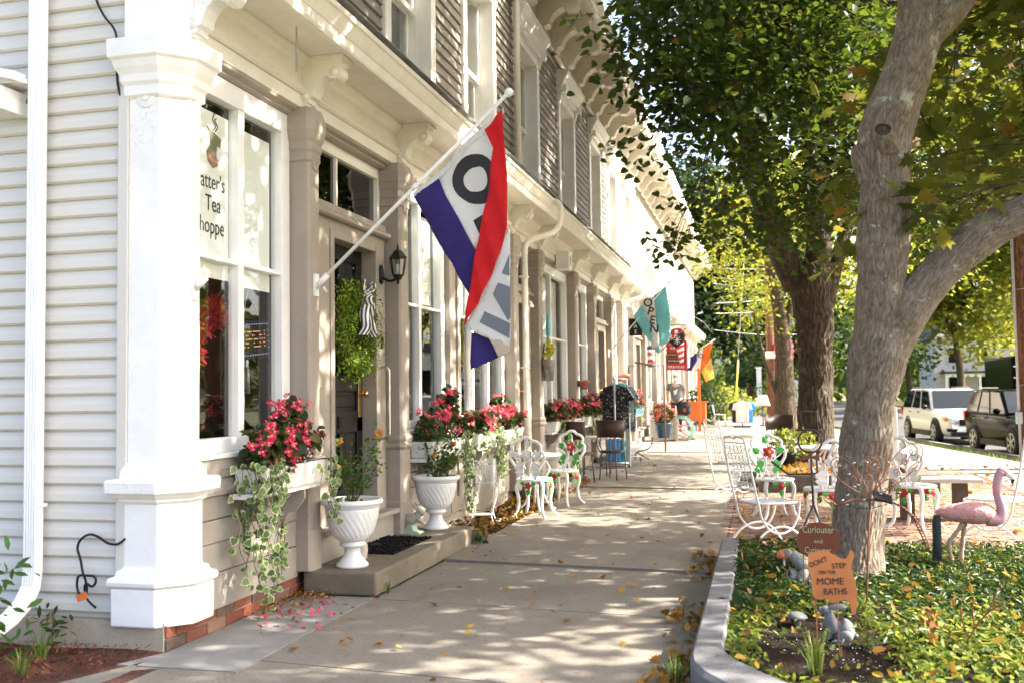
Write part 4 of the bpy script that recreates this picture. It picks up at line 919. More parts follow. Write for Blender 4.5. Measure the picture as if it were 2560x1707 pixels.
def window_box(label, y0, y1, nfl, vn, seed, x0=-3.17, x1=-2.95, z0=.80, z1=.95, mat=None, hgt=.34, big=0, fl=1.0):
    random.seed(seed); T = thing('window_box', label, 'window box', ((x0 + x1) / 2, (y0 + y1) / 2, z0), group='flower boxes along the shop front'); L = y1 - y0; hw = (x1 - x0) / 2
    mm = MB(); a, b = .03, .0
    vs = [(-hw, -L / 2 + .03, 0), (hw - .03, -L / 2 + .03, 0), (hw - .03, L / 2 - .03, 0), (-hw, L / 2 - .03, 0), (-hw, -L / 2, .15), (hw, -L / 2, .15), (hw, L / 2, .15), (-hw, L / 2, .15), (-hw + .01, -L / 2 + .012, .15), (hw - .012, -L / 2 + .012, .15), (hw - .012, L / 2 - .012, .15), (-hw + .01, L / 2 - .012, .15), (-hw + .01, -L / 2 + .02, .11), (hw - .02, -L / 2 + .02, .11), (hw - .02, L / 2 - .02, .11), (-hw + .01, L / 2 - .02, .11)]
    mm.add(vs, [(3, 2, 1, 0), (0, 1, 5, 4), (1, 2, 6, 5), (2, 3, 7, 6), (3, 0, 4, 7), (4, 5, 9, 8), (5, 6, 10, 9), (6, 7, 11, 10), (7, 4, 8, 11), (8, 9, 13, 12), (9, 10, 14, 13), (10, 11, 15, 14), (11, 8, 12, 15), (12, 13, 14, 15)])
    mm.build('trough', mat or PLAST, T, bevel=.004)
    MB().box(-hw - .01, hw - .06, -L / 2 - .04, L / 2 + .02, -.035, -.004).build('support_shelf', WHITE2, T)
    for s in (-1, 1): mm = MB(); mm.prism([(-hw - .02, -.035), (hw - .08, -.035), (hw - .08, -.1), (hw - .14, -.18), (-hw + .02, -.2), (-hw - .02, -.3)], 'xz', s * L * .3 - .015, s * L * .3 + .015); mm.build('support_bracket', TAUPE_H, T)
    nb = max(3, int(L / .17)); B = [((random.gauss(0, .03), -L / 2 + .1 + (L - .2) * i / (nb - 1), .15 + hgt * random.uniform(.18, .46)), (.12, .12, hgt * random.uniform(.28, .46))) for i in range(nb)]
    if big: B.append(((.0, L * .12, .15 + hgt * .85), (.10, .13, hgt * .35)))
    P = np.concatenate([blob(c, r, 95)[0] for c, r in B]); n = len(P)
    leafmesh('foliage', LF_BEG, T, P, rng.normal(size=(n, 3)) * .5 + [.5, -.2, .7], rng.uniform(.04, .085, n), *L_HEART, roll=droop(n), world=False)
    FP = []; FN = []
    for i in range(nfl):
        c, r = random.choice(B); d = Vector((random.gauss(.5, .7), random.gauss(-.3, .8), random.gauss(.5, .7))).normalized(); p = Vector(c) + Vector((d.x * r[0], d.y * r[1], d.z * r[2])) * 1.08
        for k in range(random.randint(2, 6)): FP.append(tuple(p + Vector((random.gauss(0, .024), random.gauss(0, .024), random.gauss(0, .024))))); FN.append(tuple(d + Vector((random.gauss(.2, .4), random.gauss(-.2, .4), random.gauss(0, .4)))))
    blossoms(T, 'blossoms', FP, FN, .036 * fl)
    WP = [(random.uniform(.03, hw), random.uniform(0, L * .3), random.uniform(.12, .24)) for i in range(40)]; o = leafmesh('small_white_flowers', PETALW, T, WP, rng.normal(size=(40, 3)) + [.6, -.4, .4], rng.uniform(.012, .022, 40), *L_HEART, world=False); o['kind'] = 'stuff'
    P = blob((hw * .3, -L * .33, .155), (.1, L * .17, .03), 90)[0]; n = len(P); nr = rng.normal(size=(n, 3)) * .4 + [.5, -.4, .8]; sz = rng.uniform(.028, .05, n); rl = rng.normal(size=(n, 3)) + [.5, 0, -.4]
    leafmesh('ivy_mat', LF_IVY, T, P, nr, sz, *L_HEART, roll=rl, world=False)
    vines(T, [(hw - .01 if len(v) < 4 else v[3], v[0], .13, v[1], v[2]) for v in vn], seed); return T
window_box('white window box nearest the corner, red begonias and long ivy trails', 5.56, 6.42, 34, [(-.46, .5, 2, -.11), (-.47, .9, 3, -.05), (-.46, .92, 3, .0), (-.44, .8, 2, .05), (-.40, .90, 3), (-.33, .93, 3), (-.28, .7, 2), (.27, .2, 1), (.42, .62, 2), (.45, .5, 2)], 21, big=1, hgt=.37)
window_box('white window box with red begonias behind the far urn', 8.72, 10.02, 34, [(-.5, .3, 2), (.35, .7, 5), (.5, .85, 6)], 22, big=1, hgt=.44)
window_box('white window box with red begonias above the white plant stand', 10.25, 12.35, 56, [(-.8, .4, 3), (-.3, .75, 7), (-.2, .6, 4), (.5, .3, 3)], 23, big=1, hgt=.36)
window_box('white window box of red begonias beside the dark metal chairs', 14.4, 16.8, 60, [(-.8, .5, 5), (0, .4, 5), (.8, .5, 5)], 24, hgt=.4)
window_box('shadowed box of red flowers just before the clothes rack', 17.2, 18.7, 26, [(-.4, .5, 4), (.3, .4, 4)], 25, hgt=.5)
window_box('blue window box with pink flowers beyond the clothes rack', 24.0, 25.6, 34, [(0, .4, 4)], 26, mat=BLUEP, hgt=.5, fl=1.2)
# fallen leaves and litter
def litter(name, label, n, fx, size, mat, tm=L_OVAL, up=3.0, cat='leaves'):
    P = np.array([fx() for _ in range(n)]); o = leafmesh(name, mat, None, P, rng.normal(size=(n, 3)) + [0, 0, up], rng.uniform(size[0], size[1], n), *tm); return tag(o, label, cat, kind='stuff')
U = random.uniform
litter('fallen_leaves', 'scattered yellow leaves on the concrete sidewalk', 380, lambda: (U(-2.6, -.4), 3 + 22 * random.random() ** 1.2, U(.018, .03)), (.025, .055), FALLEN, L_MAPLE)
litter('fallen_leaves', 'brown leaf litter along the wall under the flower boxes', 1200, lambda: (-3.2 + .62 * random.random() ** .8, U(9.0, 15.5), U(.0, .07)), (.03, .075), FALLEN, L_OVAL, 1.2)
litter('fallen_leaves', 'leaf litter gathered at the foot of the granite kerb', 240, lambda: (-.375 - .22 * random.random() ** 2.2, random.choice((4.55, 5.1, 6.1, 7.9, 8.2)) + random.gauss(0, .28), U(.01, .05)), (.03, .07), FALLEN, L_MAPLE, 1.2)
litter('fallen_leaves', 'yellow leaves strewn over the sunny patio', 1300, lambda: (U(-.3, 4.8), U(8.7, 19), U(.01, .025)), (.04, .08), FALLEN, L_MAPLE)
litter('fallen_leaves', 'dry twigs and leaves in the corner by the doorstep', 260, lambda: (-3.19 + .3 * random.random() ** 1.5, 6.48 - .8 * random.random() ** 1.6, U(.005, .03)), (.02, .05), FALLEN, L_LANCE, 1)
litter('fallen_petals', 'pink begonia petals dropped below the nearest window box', 60, lambda: (-2.95 + random.gauss(.05, .17), 5.9 + random.gauss(0, .3), U(.012, .022)), (.022, .045), PETALF, L_HEART, 2, 'petals')
# ---- open flag on its pole
A = thing('open_flag', 'red white and blue OPEN flag hanging from a white pole by the door', 'flag', (-3.09, 6.56, 2.17)); A0 = Vector((-3.09, 6.56, 2.17))
def W(mb, name, mats, par=A, **k): return mb.build(name, mats, par, world=True, **k)
p0, p1 = Vector((-3.07, 6.56, 2.19)), Vector((-1.69, 6.6, 3.435)); W(MB().tube([p0, p1], .0135, 12), 'pole', FROST)
W(MB().lathe([(.012, -.01), (.016, .0), (.014, .015), (.026, .03), (.032, .05), (.026, .07), (0, .082)], n=16), 'x', FROST); fi = [o for o in bpy.data.objects if o.name.startswith('x')][-1]; fi.name = 'finial'
fi.data.transform(Matrix.Translation(A0)); fi.location = p1 - A0; fi.rotation_euler = (p1 - p0).to_track_quat('Z', 'Y').to_euler()
mm = MB().box(-3.095, -3.083, 6.525, 6.595, 2.10, 2.26); mm.tube([(-3.09, 6.56, 2.165), (-3.0, 6.56, 2.25)], .021, 12); mm.tube([(-3.03, 6.56, 2.16), (-3.03, 6.60, 2.13)], .01, 8); W(mm, 'pole_bracket', FROST)
mm = MB().tube([Vector((-2.36, 6.575, 2.83)) + (p1 - p0).normalized() * t for t in (0, .05)], .02, 12); W(mm, 'clip', FROST)
FY = 6.6
wav = lambda a, b: FY + .018 * sin(9 * (a + b)) + .01 * sin(23 * a - 8 * b)
red = [(-1.689, 3.336), (-1.816, 3.204), (-1.759, 3.073), (-1.773, 2.959), (-1.799, 2.76), (-1.87, 2.476), (-1.936, 2.141), (-1.989, 1.85), (-1.886, 2.002), (-1.754, 2.258), (-1.664, 2.527), (-1.666, 2.951)]
white = [(-1.816, 3.204), (-2.174, 2.903), (-2.112, 2.766), (-1.903, 2.383), (-1.83, 2.487), (-1.77, 2.66), (-1.73, 2.964), (-1.735, 3.073)]
hoist = [(-1.700, 3.366), (-2.357, 2.800), (-2.343, 2.778), (-2.174, 2.903), (-1.816, 3.204), (-1.689, 3.334)]
blue = [(-2.174, 2.903), (-2.353, 2.780), (-2.142, 2.376), (-2.084, 2.298), (-2.027, 2.182), (-1.959, 2.067), (-1.88, 2.377), (-1.903, 2.383), (-2.112, 2.766)]
Oo = [(-1.764, 2.971), (-1.809, 3.018), (-1.847, 3.042), (-1.885, 3.051), (-1.925, 3.051), (-1.968, 3.04), (-2.004, 3.019), (-2.035, 2.99), (-2.057, 2.953), (-2.07, 2.916), (-2.074, 2.878), (-2.068, 2.838), (-2.052, 2.801), (-2.026, 2.766), (-1.994, 2.74), (-1.957, 2.717), (-1.916, 2.704), (-1.87, 2.70), (-1.819, 2.705), (-1.766, 2.808)]
Oi = [(-1.868, 2.963), (-1.926, 2.959), (-1.952, 2.946), (-1.972, 2.928), (-1.99, 2.906), (-1.996, 2.879), (-1.992, 2.85), (-1.98, 2.828), (-1.962, 2.808), (-1.941, 2.796), (-1.889, 2.79), (-1.86, 2.794), (-1.837, 2.806), (-1.82, 2.83), (-1.813, 2.861), (-1.815, 2.89), (-1.823, 2.918), (-1.842, 2.947)]
back = [(-1.674, 2.528), (-1.78, 2.259), (-1.886, 2.052), (-1.989, 1.848), (-1.863, 1.784), (-1.761, 1.745), (-1.67, 1.709), (-1.666, 1.773), (-1.653, 2.328), (-1.654, 2.502)]
G1 = [(-1.656, 2.341), (-1.714, 2.207), (-1.659, 2.186)]; G2 = [(-1.743, 2.146), (-1.657, 2.112), (-1.66, 1.908), (-1.676, 1.878), (-1.783, 2.067)]; G3 = [(-1.846, 1.954), (-1.881, 1.878), (-1.786, 1.826), (-1.67, 1.761), (-1.664, 1.865), (-1.759, 1.911)]
curl = [(-1.812, 1.765), (-1.67, 1.712), (-1.671, 1.681), (-1.699, 1.651), (-1.756, 1.634), (-1.793, 1.733)]
bb = [(-1.949, 1.812), (-1.863, 1.784), (-1.78, 1.745), (-1.76, 1.637), (-1.956, 1.557), (-1.962, 1.607)]
cl_ = W(MB().sheet(white, wav, 1).sheet(hoist, wav, 1).sheet(blue, wav, 2), 'cloth', [F_RED, F_WHITE, F_BLUE], solid=.002)
# the fold of red cloth in front: ridged like gathered nylon
rf = lambda a, b: FY - .055 + .014 * sin(44 * (a + .25 * b)) + .04 * max(0, (3.0 - b)) * .3
W(MB().sheet(red, rf, 0, .03), 'red_fold', [F_RED], solid=.002)
wb = lambda a, b: FY - .02 + .012 * sin(9 * a + 6 * b); W(MB().sheet(back, wb, 0), 'turned_fold', [F_WHITE], solid=.002)
W(MB().sheet(Oo, lambda a, b: wav(a, b) - .003, 0, .03, holes=[Oi]).sheet([(-1.80, 2.66), (-1.918, 2.585), (-1.874, 2.488)], lambda a, b: wav(a, b) - .003, 0), 'lettering', BLACKP, cl_)
wl = lambda a, b: wb(a, b) - .003; W(MB().sheet(G1, wl).sheet(G2, wl).sheet(G3, wl), 'lettering', GREYP, cl_)
W(MB().sheet(curl, lambda a, b: FY - .02 + .35 * (1.72 - b), 0, .02), 'hem_curl', [cloth('flag_underside', (.72, .62, .5))], solid=.002)
W(MB().sheet(bb, lambda a, b: FY + .03 + .012 * sin(30 * a), 0, .03), 'lower_corner', [F_BLUE], solid=.002)
# spare bracket on the pier
T = thing('flag_bracket', 'empty white flagpole bracket on the corner pier', 'bracket', (-3.168, 5.11, 2.02)); mm = MB().box(0, .012, -.03, .03, -.07, .07); mm.tube([(0, 0, 0), (.07, 0, .06)], .024, 14); mm.tube([(.03, 0, .02), (.04, -.045, .01)], .01, 8); mm.build('socket', FROST, T)
# wall lantern
T = thing('wall_lantern', 'black hexagonal glass lantern on the door casing', 'lantern', (-3.235, 8.17, 2.44))
mm = MB().lathe([(.05, 0), (.055, .012), (.04, .022), (.015, .03)], n=20); o = mm.build('wall_plate', BLACKM, T); o.rotation_euler = (0, pi / 2, 0); o.scale = (1.6, 1, 1)
MB().tube(smooth([(.02, 0, -.03), (.08, 0, -.06), (.14, 0, -.05), (.165, 0, -.03)], 4), .012, 8).build('arm', BLACKM, T)
lx = .165
def hexr(r, z): return [(lx + r * cos(pi / 3 * k), r * sin(pi / 3 * k), z) for k in range(6)]
def hexloft(mb, prof):
    vs = [p for r, z in prof for p in hexr(r, z)]; mb.add(vs, [(i * 6 + k, i * 6 + (k + 1) % 6, (i + 1) * 6 + (k + 1) % 6, (i + 1) * 6 + k) for i in range(len(prof) - 1) for k in range(6)])
mm = MB(); hexloft(mm, [(.012, -.09), (.012, -.06), (.03, -.05), (.04, -.03), (.052, -.02), (.052, -.01), (0, -.01)]); mm.build('cup', BLACKM, T)
mm = MB(); hexloft(mm, [(0, .135), (.082, .135), (.086, .142), (.07, .155), (.045, .19), (.03, .205), (.02, .21), (.008, .225), (.012, .235), (.005, .25), (.004, .27), (0, .275)]); mm.build('roof', BLACKM, T)
for k in range(6): a, b = hexr(.052, -.01)[k], hexr(.074, .135)[k]; MB().bar(a, b, .008, .008).build('glazing_bar', BLACKM, T)
mm = MB(); hexloft(mm, [(.05, -.01), (.072, .135)]); mm.build('glass', GLASS, T); MB().lathe([(.018, -.01), (.018, .08), (.012, .085)], (lx, 0, 0), 14).build('bulb_tube', FABW, T)
# house number and grab rail
T = thing('house_number', 'thin black oval zero fixed to the door casing', 'number', (-3.232, 8.19, 1.84)); text('digit', '0', .16, (0.002, 0, 0), FACE_ST, BLACKM, T, .004, sx=.7)
T = thing('grab_rail', 'bent steel grab rail on the right of the door', 'rail', (-3.235, 8.13, 1.32)); MB().tube(smooth([(0, 0, .30), (.05, 0, .31), (.085, 0, .285), (.09, 0, .24), (.09, 0, 0), (.09, 0, -.24), (.085, 0, -.285), (.05, 0, -.31), (0, 0, -.30)], 4), .012, 10).build('bar', STEEL, T)
for z in (.305, -.305): o = MB().lathe([(.026, 0), (.026, .006), (.014, .01)], n=14).build('flange', STEEL, T); o.location = (0, 0, z); o.rotation_euler = (0, pi / 2, 0)
# wreath with ribbon
T = thing('boxwood_wreath', 'oval boxwood wreath with a striped bow, hanging on the black door', 'wreath', (-3.325, 7.72, 1.93))
n = 6500; a = rng.uniform(0, 2 * pi, n); q = rng.normal(size=(n, 3)) * .07; P = np.stack([q[:, 0] * .9 + .03, .28 * np.cos(a) + q[:, 1], .29 * np.sin(a) + q[:, 2]], 1)
leafmesh('foliage', LF_BOX, T, P, rng.normal(size=(n, 3)) * .6 + [.8, -.2, .3], rng.uniform(.018, .034, n), *L_OVAL, world=False)
MB().tube([(0, .27 * cos(k * pi / 12), .31 * sin(k * pi / 12)) for k in range(24)], .035, 8, closed=True).build('ring', TWIG, T)
def ribbon(mb, pts, w, ax=(0, 1, 0)):
    q = smooth(pts, 6); ax = Vector(ax).normalized(); vs = [];
    for p in q: vs += [p - ax * w / 2, p + ax * w / 2]
    mb.add(vs, [(2 * i, 2 * i + 1, 2 * i + 3, 2 * i + 2) for i in range(len(q) - 1)], 0, True)
bw = MB(); AX = (.75, .6, 0)
for s in (-1, 1): ribbon(bw, [(.12, .0, .29), (.15, s * .06, .36), (.16, s * .10, .38), (.17, s * .11, .33), (.15, s * .06, .29), (.13, .0, .29)], .07, (.3, .2, 1))
ribbon(bw, [(.13, .0, .30), (.16, -.03, .22), (.15, -.06, .12), (.16, -.05, .02), (.15, -.1, -.05)], .085, AX); ribbon(bw, [(.13, .0, .30), (.17, .03, .2), (.15, .04, .1), (.17, .07, .0), (.15, .1, -.06)], .07, (.8, .5, 0)); ribbon(bw, [(.14, .0, .31), (.18, -.04, .26), (.17, -.02, .2), (.13, .0, .28)], .08, AX)
bw.build('bow', RIBBON, T, solid=.002)
# ---- window dressing in the first shop window
text('shop_lettering', "Hatter's", .145, (-3.3205, 5.52, 2.735), FACE_ST, BLACKP, None, .001, sx=.78); o = bpy.data.objects['shop_lettering']; tag(o, "black shop name lettered on the first window's pale shade, top line", 'lettering', 'lettering on the window shade')
o = text('shop_lettering', 'Tea', .145, (-3.3205, 5.565, 2.595), FACE_ST, BLACKP, None, .001, sx=.85); tag(o, 'black word Tea on the pale shade of the first window', 'lettering', 'lettering on the window shade')
o = text('shop_lettering', 'Shoppe', .145, (-3.3205, 5.525, 2.455), FACE_ST, BLACKP, None, .001, sx=.8); tag(o, 'lowest black word on the pale shade of the first window', 'lettering', 'lettering on the window shade')
T = thing('cup_logo', 'green tilted teacup emblem with steam on the window shade', 'emblem', (-3.3215, 5.56, 2.98)); OLV = simple('logo_olive', (.2, .2, .12), None, 5, .8, 0)
YZ = lambda a, b, d: (d, a, b)
MB().prism([(-.07, .10), (.10, .05), (.085, -.01), (.05, .0), (.04, -.06), (.06, -.13), (.0, -.155), (-.06, -.12), (-.075, -.06), (-.03, -.01), (-.05, .05)], 'yz', 0, .002).build('cup', OLV, T)
MB().prism([(-.05, -.06), (.0, -.10), (.075, -.085), (.03, -.12), (-.03, -.115), (-.06, -.085)], 'yz', .0022, .004).build('band', simple('logo_pink', (.6, .2, .18), None, 5, .8, 0), T)
for k in range(2): MB().tube(smooth([(.001, .0 + .025 * k, .085), (.001, .03 + .025 * k, .12), (.001, -.005 + .025 * k, .155), (.001, .02 + .02 * k, .2 - .03 * k)], 4), .004, 5).build('steam', BLACKP, T)
T = thing('open_sign', 'dark LED sign with dotted lights hanging in the first shop window', 'sign', (-3.40, 6.2, 1.78), rot=(.09, 0, .0))
MB().box(-.012, .012, -.23, .23, -.13, .13).build('panel', BLACKM, T)
ld = MB(); lb = MB(); FONT5 = {'O': ['01110', '10001', '10001', '10001', '01110'], 'P': ['11110', '10001', '11110', '10000', '10000'], 'E': ['11111', '10000', '11110', '10000', '11111'], 'N': ['10001', '11001', '10101', '10011', '10001']}
for ci, ch in enumerate('OPEN'):
    for r, row in enumerate(FONT5[ch]):
        for c, v in enumerate(row):
            if v == '1': ld.ball((.013, -.165 + ci * .085 + c * .016, .055 - r * .026), .0042, 6, 4)
for i in range(12):
    for z in (-.105, .105): lb.ball((.013, -.2 + i * .0365, z), .004, 6, 4)
for i in range(4):
    for y in (-.205, .205): lb.ball((.013, y, -.06 + i * .04), .004, 6, 4)
ld.build('amber_lights', LEDO, T); lb.build('blue_lights', LEDB, T)
MB().tube([(0, -.12, .13), (0, 0, .40), (0, .12, .13)], .003, 5).build('chain', GALV, T); o = MB().lathe([(.012, 0), (.03, .004), (.03, .01), (.012, .012)], n=18).build('suction_cup', BLACKM, T); o.location = (.03, 0, .42); o.rotation_euler = (0, pi / 2, 0)
T = thing('tassel', 'grey thread tassel hanging under the LED sign', 'tassel', (-3.40, 6.12, 1.65)); mm = MB().lathe([(.01, 0), (.02, -.03), (.014, -.05), (.024, -.06)], n=12)
for i in range(40): a = U(0, 6.3); r = .022 * sqrt(random.random()); mm.tube([(r * cos(a), r * sin(a), -.06), (r * 1.5 * cos(a), r * 1.5 * sin(a), -.24)], .003, 4)
mm.build('threads', GALV, T)
T = thing('display_table', 'cloth-covered table with a white jug inside the first shop window', 'table', (-3.9, 5.9, .16)); MB().box(-.3, .3, -.5, .5, .9, .93).box(-.3, .3, -.5, .5, .0, .9).build('cloth', FABW, T)
o = thing('jug', 'white jug with yellow flowers on the display table', 'jug', (-3.78, 5.62, 1.09)); MB().lathe([(.06, 0), (.1, .04), (.11, .1), (.07, .17), (.06, .22), (.075, .25)], n=20).build('pot', URNW, o); MB().ball((0, 0, .3), .05).ball((.03, .05, .33), .04).build('yellow_blooms', YELL, o)
T = thing('feather_boa', 'red feather garland strung behind the first shop window', 'garland', (-3.5, 5.75, 1.9)); P = np.concatenate([blob((random.gauss(0, .03), y, -.0 + .18 * sin(y * 5) - .12 * random.random()), .05, 45)[0] for y in np.linspace(-.55, .2, 40)]); n = len(P); leafmesh('feathers', leafmat('red_feather', [(0, (.4, .02, .03)), (1, (.65, .05, .06))], (.6, .05, .06), .3), T, P, rng.normal(size=(n, 3)), rng.uniform(.03, .07, n), *L_LANCE, world=False)
T = thing('string_lights', 'row of warm bulbs inside the first shop window', 'lights', (-4.4, 5.7, 2.05))
for i in range(5): MB().lathe([(.0, -.04), (.03, -.02), (.028, .02), (.012, .05)], (0, -.5 + i * .25, 0), 12).build('bulb', BULB, T)
MB().tube([(0, -.6, .06), (0, .6, .06)], .006, 6).build('cord', BLACKM, T)
# second and third window dressing
T = thing('broom', 'straw broom leaning inside the third shop window', 'broom', (-3.48, 10.9, .9)); mm = MB().tube([(0, 0, 0), (0, .02, .6)], .012, 8); mm.build('handle', WOODD, T); mm = MB().lathe([(.02, .6), (.07, .75), (.09, .95), (.085, 1.0)], n=14); mm.build('straw', simple('straw', (.55, .36, .1), (.42, .26, .07), 30, .9, .5, 90), T)
o = text('window_letter', 'a', .16, (-3.285, 10.62, 1.92), FACE_ST, BLACKP, None, .001); tag(o, 'small black letter a on the window beside the flag', 'lettering')
T = thing('paper_ornament', 'orange and yellow paper ornaments in the second shop window', 'ornament', (-3.5, 9.2, 1.6)); MB().ball((0, 0, 0), (.03, .09, .08)).build('orange_ball', ORANGE, T); MB().ball((.02, -.1, .12), (.02, .06, .06)).build('yellow_ball', YELL, T)
# wall pots
def terra_pot(label, loc, s=1):
    T = thing('wall_pot', label, 'pot', loc); MB().lathe([(.055 * s, 0), (.08 * s, .12 * s), (.095 * s, .122 * s), (.097 * s, .16 * s), (.085 * s, .16 * s), (.08 * s, .13 * s)], n=20).build('pot', TERRA, T); MB().box(-.14, -.08, -.02, .02, .05, .16).build('hook', DARKIRON, T)
terra_pot('terracotta pot hanging on the pilaster past the third window', (-2.98, 16.95, 1.42)); terra_pot('terracotta pot fixed higher on the wall beyond the clothes rack', (-2.98, 22.1, 1.55), 1.3)
T = thing('wall_bucket', 'galvanised wall bucket with a yellow rag on the pilaster', 'bucket', (-3.0, 14.12, 1.55)); mm = MB().lathe([(.07, 0), (.11, .3), (.114, .31), (.10, .31), (.06, .02)], n=20); mm.build('pail', GALV, T); P = blob((0, 0, .42), (.05, .05, .14), 60)[0]; leafmesh('yellow_paper', leafmat('yellow_paper', [(0, (.7, .55, .03)), (1, (.8, .7, .1))]), T, P, rng.normal(size=(60, 3)), [.08] * 60, *L_QUAD, world=False); MB().ball((0, 0, .78), (.03, .05, .2)).build('teal_float', TEALP, T); MB().bar((-.06, 0, .55), (-.09, 0, .25), .02, .02).build('hook', DARKIRON, T)
for i, y in enumerate((16.3,)):
    T = thing('loudspeaker', 'small white loudspeaker box on the frieze above the third window', 'speaker', (-3.03, 15.6, 3.46)); MB().box(-.12, .1, -.13, .13, -.13, .16).build('cabinet', FROST, T, bevel=.01); o = MB().lathe([(.08, 0), (.06, .006), (.0, .004)], n=20).build('cone', GALV, T); o.location = (.1, 0, .01); o.rotation_euler = (0, pi / 2, 0)
T = thing('spot_lamp', 'small white floodlight on the downspout by the second door', 'lamp', (-3.05, 13.2, 2.62)); MB().lathe([(.02, 0), (.05, -.06), (.055, -.08), (0, -.07)], n=14).build('head', FROST, T); MB().box(-.08, 0, -.02, .02, -.01, .015).build('arm', FROST, T)
# ---------------------------------------------------------------- chairs, tables and garden
random.seed(5)
def petal_rose(mb, c, r, ax, ay, nz, mi=0):
    """flat cast rose: lobed layers"""
    c = Vector(c); ax = Vector(ax); ay = Vector(ay); nz = Vector(nz)
    for L, (rr, off) in enumerate(((1, 0), (.68, .006), (.4, .012))):
        vs = [c + nz * (off + .008)]; n = 20
        for k in range(n): a = 2 * pi * k / n; q = r * rr * (.82 + .18 * cos(5 * a + L)); vs.append(c + (ax * cos(a) + ay * sin(a)) * q + nz * off)
        mb.add(vs, [(0, 1 + k, 1 + (k + 1) % n) for k in range(n)], mi, False)
def cast_leaf(mb, c, L, ax, ay, nz, w=.45, mi=0):
    c = Vector(c); ax = Vector(ax).normalized(); ay = Vector(ay).normalized(); nz = Vector(nz); pts = [(0, 0), (.25, w * .75), (.6, w * .7), (1, 0), (.6, -w * .7), (.25, -w * .75)]
    f_ = [c + ax * (L * a) + ay * (L * b) + nz * (.006 if abs(b) < .01 else 0) for a, b in pts]; mb.add(f_, [(0, 1, 2, 3), (0, 3, 4, 5)], mi)
def rose_chair(name, label, loc, rz, group='white cast chairs painted with roses'):
    T = thing(name, label, 'chair', loc, rz, group); S_ = .42
    MB().lathe([(0, S_ - .012), (.19, S_ - .012), (.205, S_ - .004), (.205, S_ + .012), (.19, S_ + .018), (.15, S_ + .010), (0, S_ + .006)], n=28).build('seat', FROST, T)
    mm = MB()
    for k in range(8): a = k * pi / 4; mm.tube([(.05 * cos(a), .05 * sin(a), S_ + .012), (.14 * cos(a), .14 * sin(a), S_ + .018)], .008, 5)
    mm.build('seat_tracery', FROST, T)
    for sx in (-1, 1):
        for sy in (-1, 1):
            pts = smooth([(sx * .13, sy * .12, S_ - .01), (sx * .155, sy * .145, .33), (sx * .135, sy * .135, .2), (sx * .15, sy * .15, .08), (sx * .195, sy * .195, .012)], 5)
            MB().tube(pts, list(np.linspace(.024, .015, len(pts) - 2)) + [.017, .012], 10).build('leg', FROST, T)
    out = [(-.085, .43), (-.10, .50), (-.15, .58), (-.195, .65), (-.20, .715), (-.165, .755), (-.17, .81), (-.125, .85), (-.075, .862), (-.04, .892), (0, .90)]
    out = out + [(-x, z) for x, z in out[-2::-1]]
    B = lambda x, z, d=0: (x, .165 + (z - .42) * .16 + d, z)
    MB().tube(smooth([B(x, z) for x, z in out], 3), .017, 10).build('back_frame', FROST, T)
    mm = MB()
    for a, b in (((-.07, .44), (-.02, .66)), ((.06, .44), (.03, .66)), ((0, .44), (-.08, .58)), ((.03, .55), (.11, .74)), ((-.03, .6), (-.11, .76)), ((0, .66), (0, .85)), ((.06, .62), (.17, .70)), ((-.06, .6), (-.17, .68)), ((-.09, .5), (-.05, .58)), ((.09, .5), (.05, .58))): mm.tube(smooth([B(*a), B((a[0] + b[0]) / 2 + .015, (a[1] + b[1]) / 2), B(*b)], 4), .009, 6)
    mm.build('back_stems', FROST, T)
    nz = Vector((0, -.97, .15)); up = Vector((0, .16, .987)); ax = Vector((1, 0, 0)); f = MB(); petal_rose(f, B(.01, .70, -.014), .072, ax, up, nz); f.build('painted_rose', REDP, T); c = MB().ball(B(.01, .70, -.036), .016, 10, 6); c.build('rose_centre', YELL, T)
    g = MB()
    for x, z, L, dx, dz in ((-.05, .60, .11, -.8, -.5), (.05, .60, .12, .8, -.4), (-.1, .68, .1, -.6, .7), (.10, .7, .1, .9, .3), (-.01, .79, .09, -.2, 1), (-.06, .5, .11, -.5, .1), (.04, .5, .12, .8, .1)): d = ax * dx + up * dz; cast_leaf(g, B(x, z, -.012), L, d, d.cross(nz), nz)
    g.build('painted_leaves', GREEN, T)
    g = MB(); nb = -nz; petal_rose(g, B(.01, .70, .014), .07, ax, up, nb)
    for x, z, L, dx, dz in ((-.05, .60, .11, -.8, -.5), (.05, .60, .12, .8, -.4), (-.1, .68, .1, -.6, .7), (.10, .7, .1, .9, .3), (-.01, .79, .09, -.2, 1), (-.06, .5, .11, -.5, .1), (.04, .5, .12, .8, .1)): d = ax * dx + up * dz; cast_leaf(g, B(x, z, .012), L, d, d.cross(nb), nb)
    g.build('back_relief', FROST, T)
    fg = MB()
    for k in range(4):
        a = k * pi / 2 - pi / 2; d = Vector((cos(a), sin(a), 0)); t = Vector((-sin(a), cos(a), 0)); fr = MB(); petal_rose(fr, d * .195 + Vector((0, 0, .365)), .046, t, Vector((0, 0, 1)), d); fr.build('apron_rose', REDP, T)
        for q in (-1, 1): cast_leaf(fg, d * .19 + t * q * .03 + Vector((0, 0, .385)), .07, t * q + Vector((0, 0, .1)), Vector((0, 0, 1)), d)
        cast_leaf(fg, d * .192 + Vector((0, 0, .33)), .075, Vector((0, 0, -1)), t, d)
    fg.build('apron_leaves', GREEN, T); return T
rose_chair('rose_chair', 'white rose chair beside the wall seen from behind, nearest the plant stand', (-2.50, 10.9, 0), pi - .15)
rose_chair('rose_chair', 'white rose chair behind the round table, its red flower facing out', (-2.42, 12.1, 0), -.35)
rose_chair('rose_chair', 'white rose chair on the patio with a bright red flower on its back', (.10, 11.1, .004), .35)
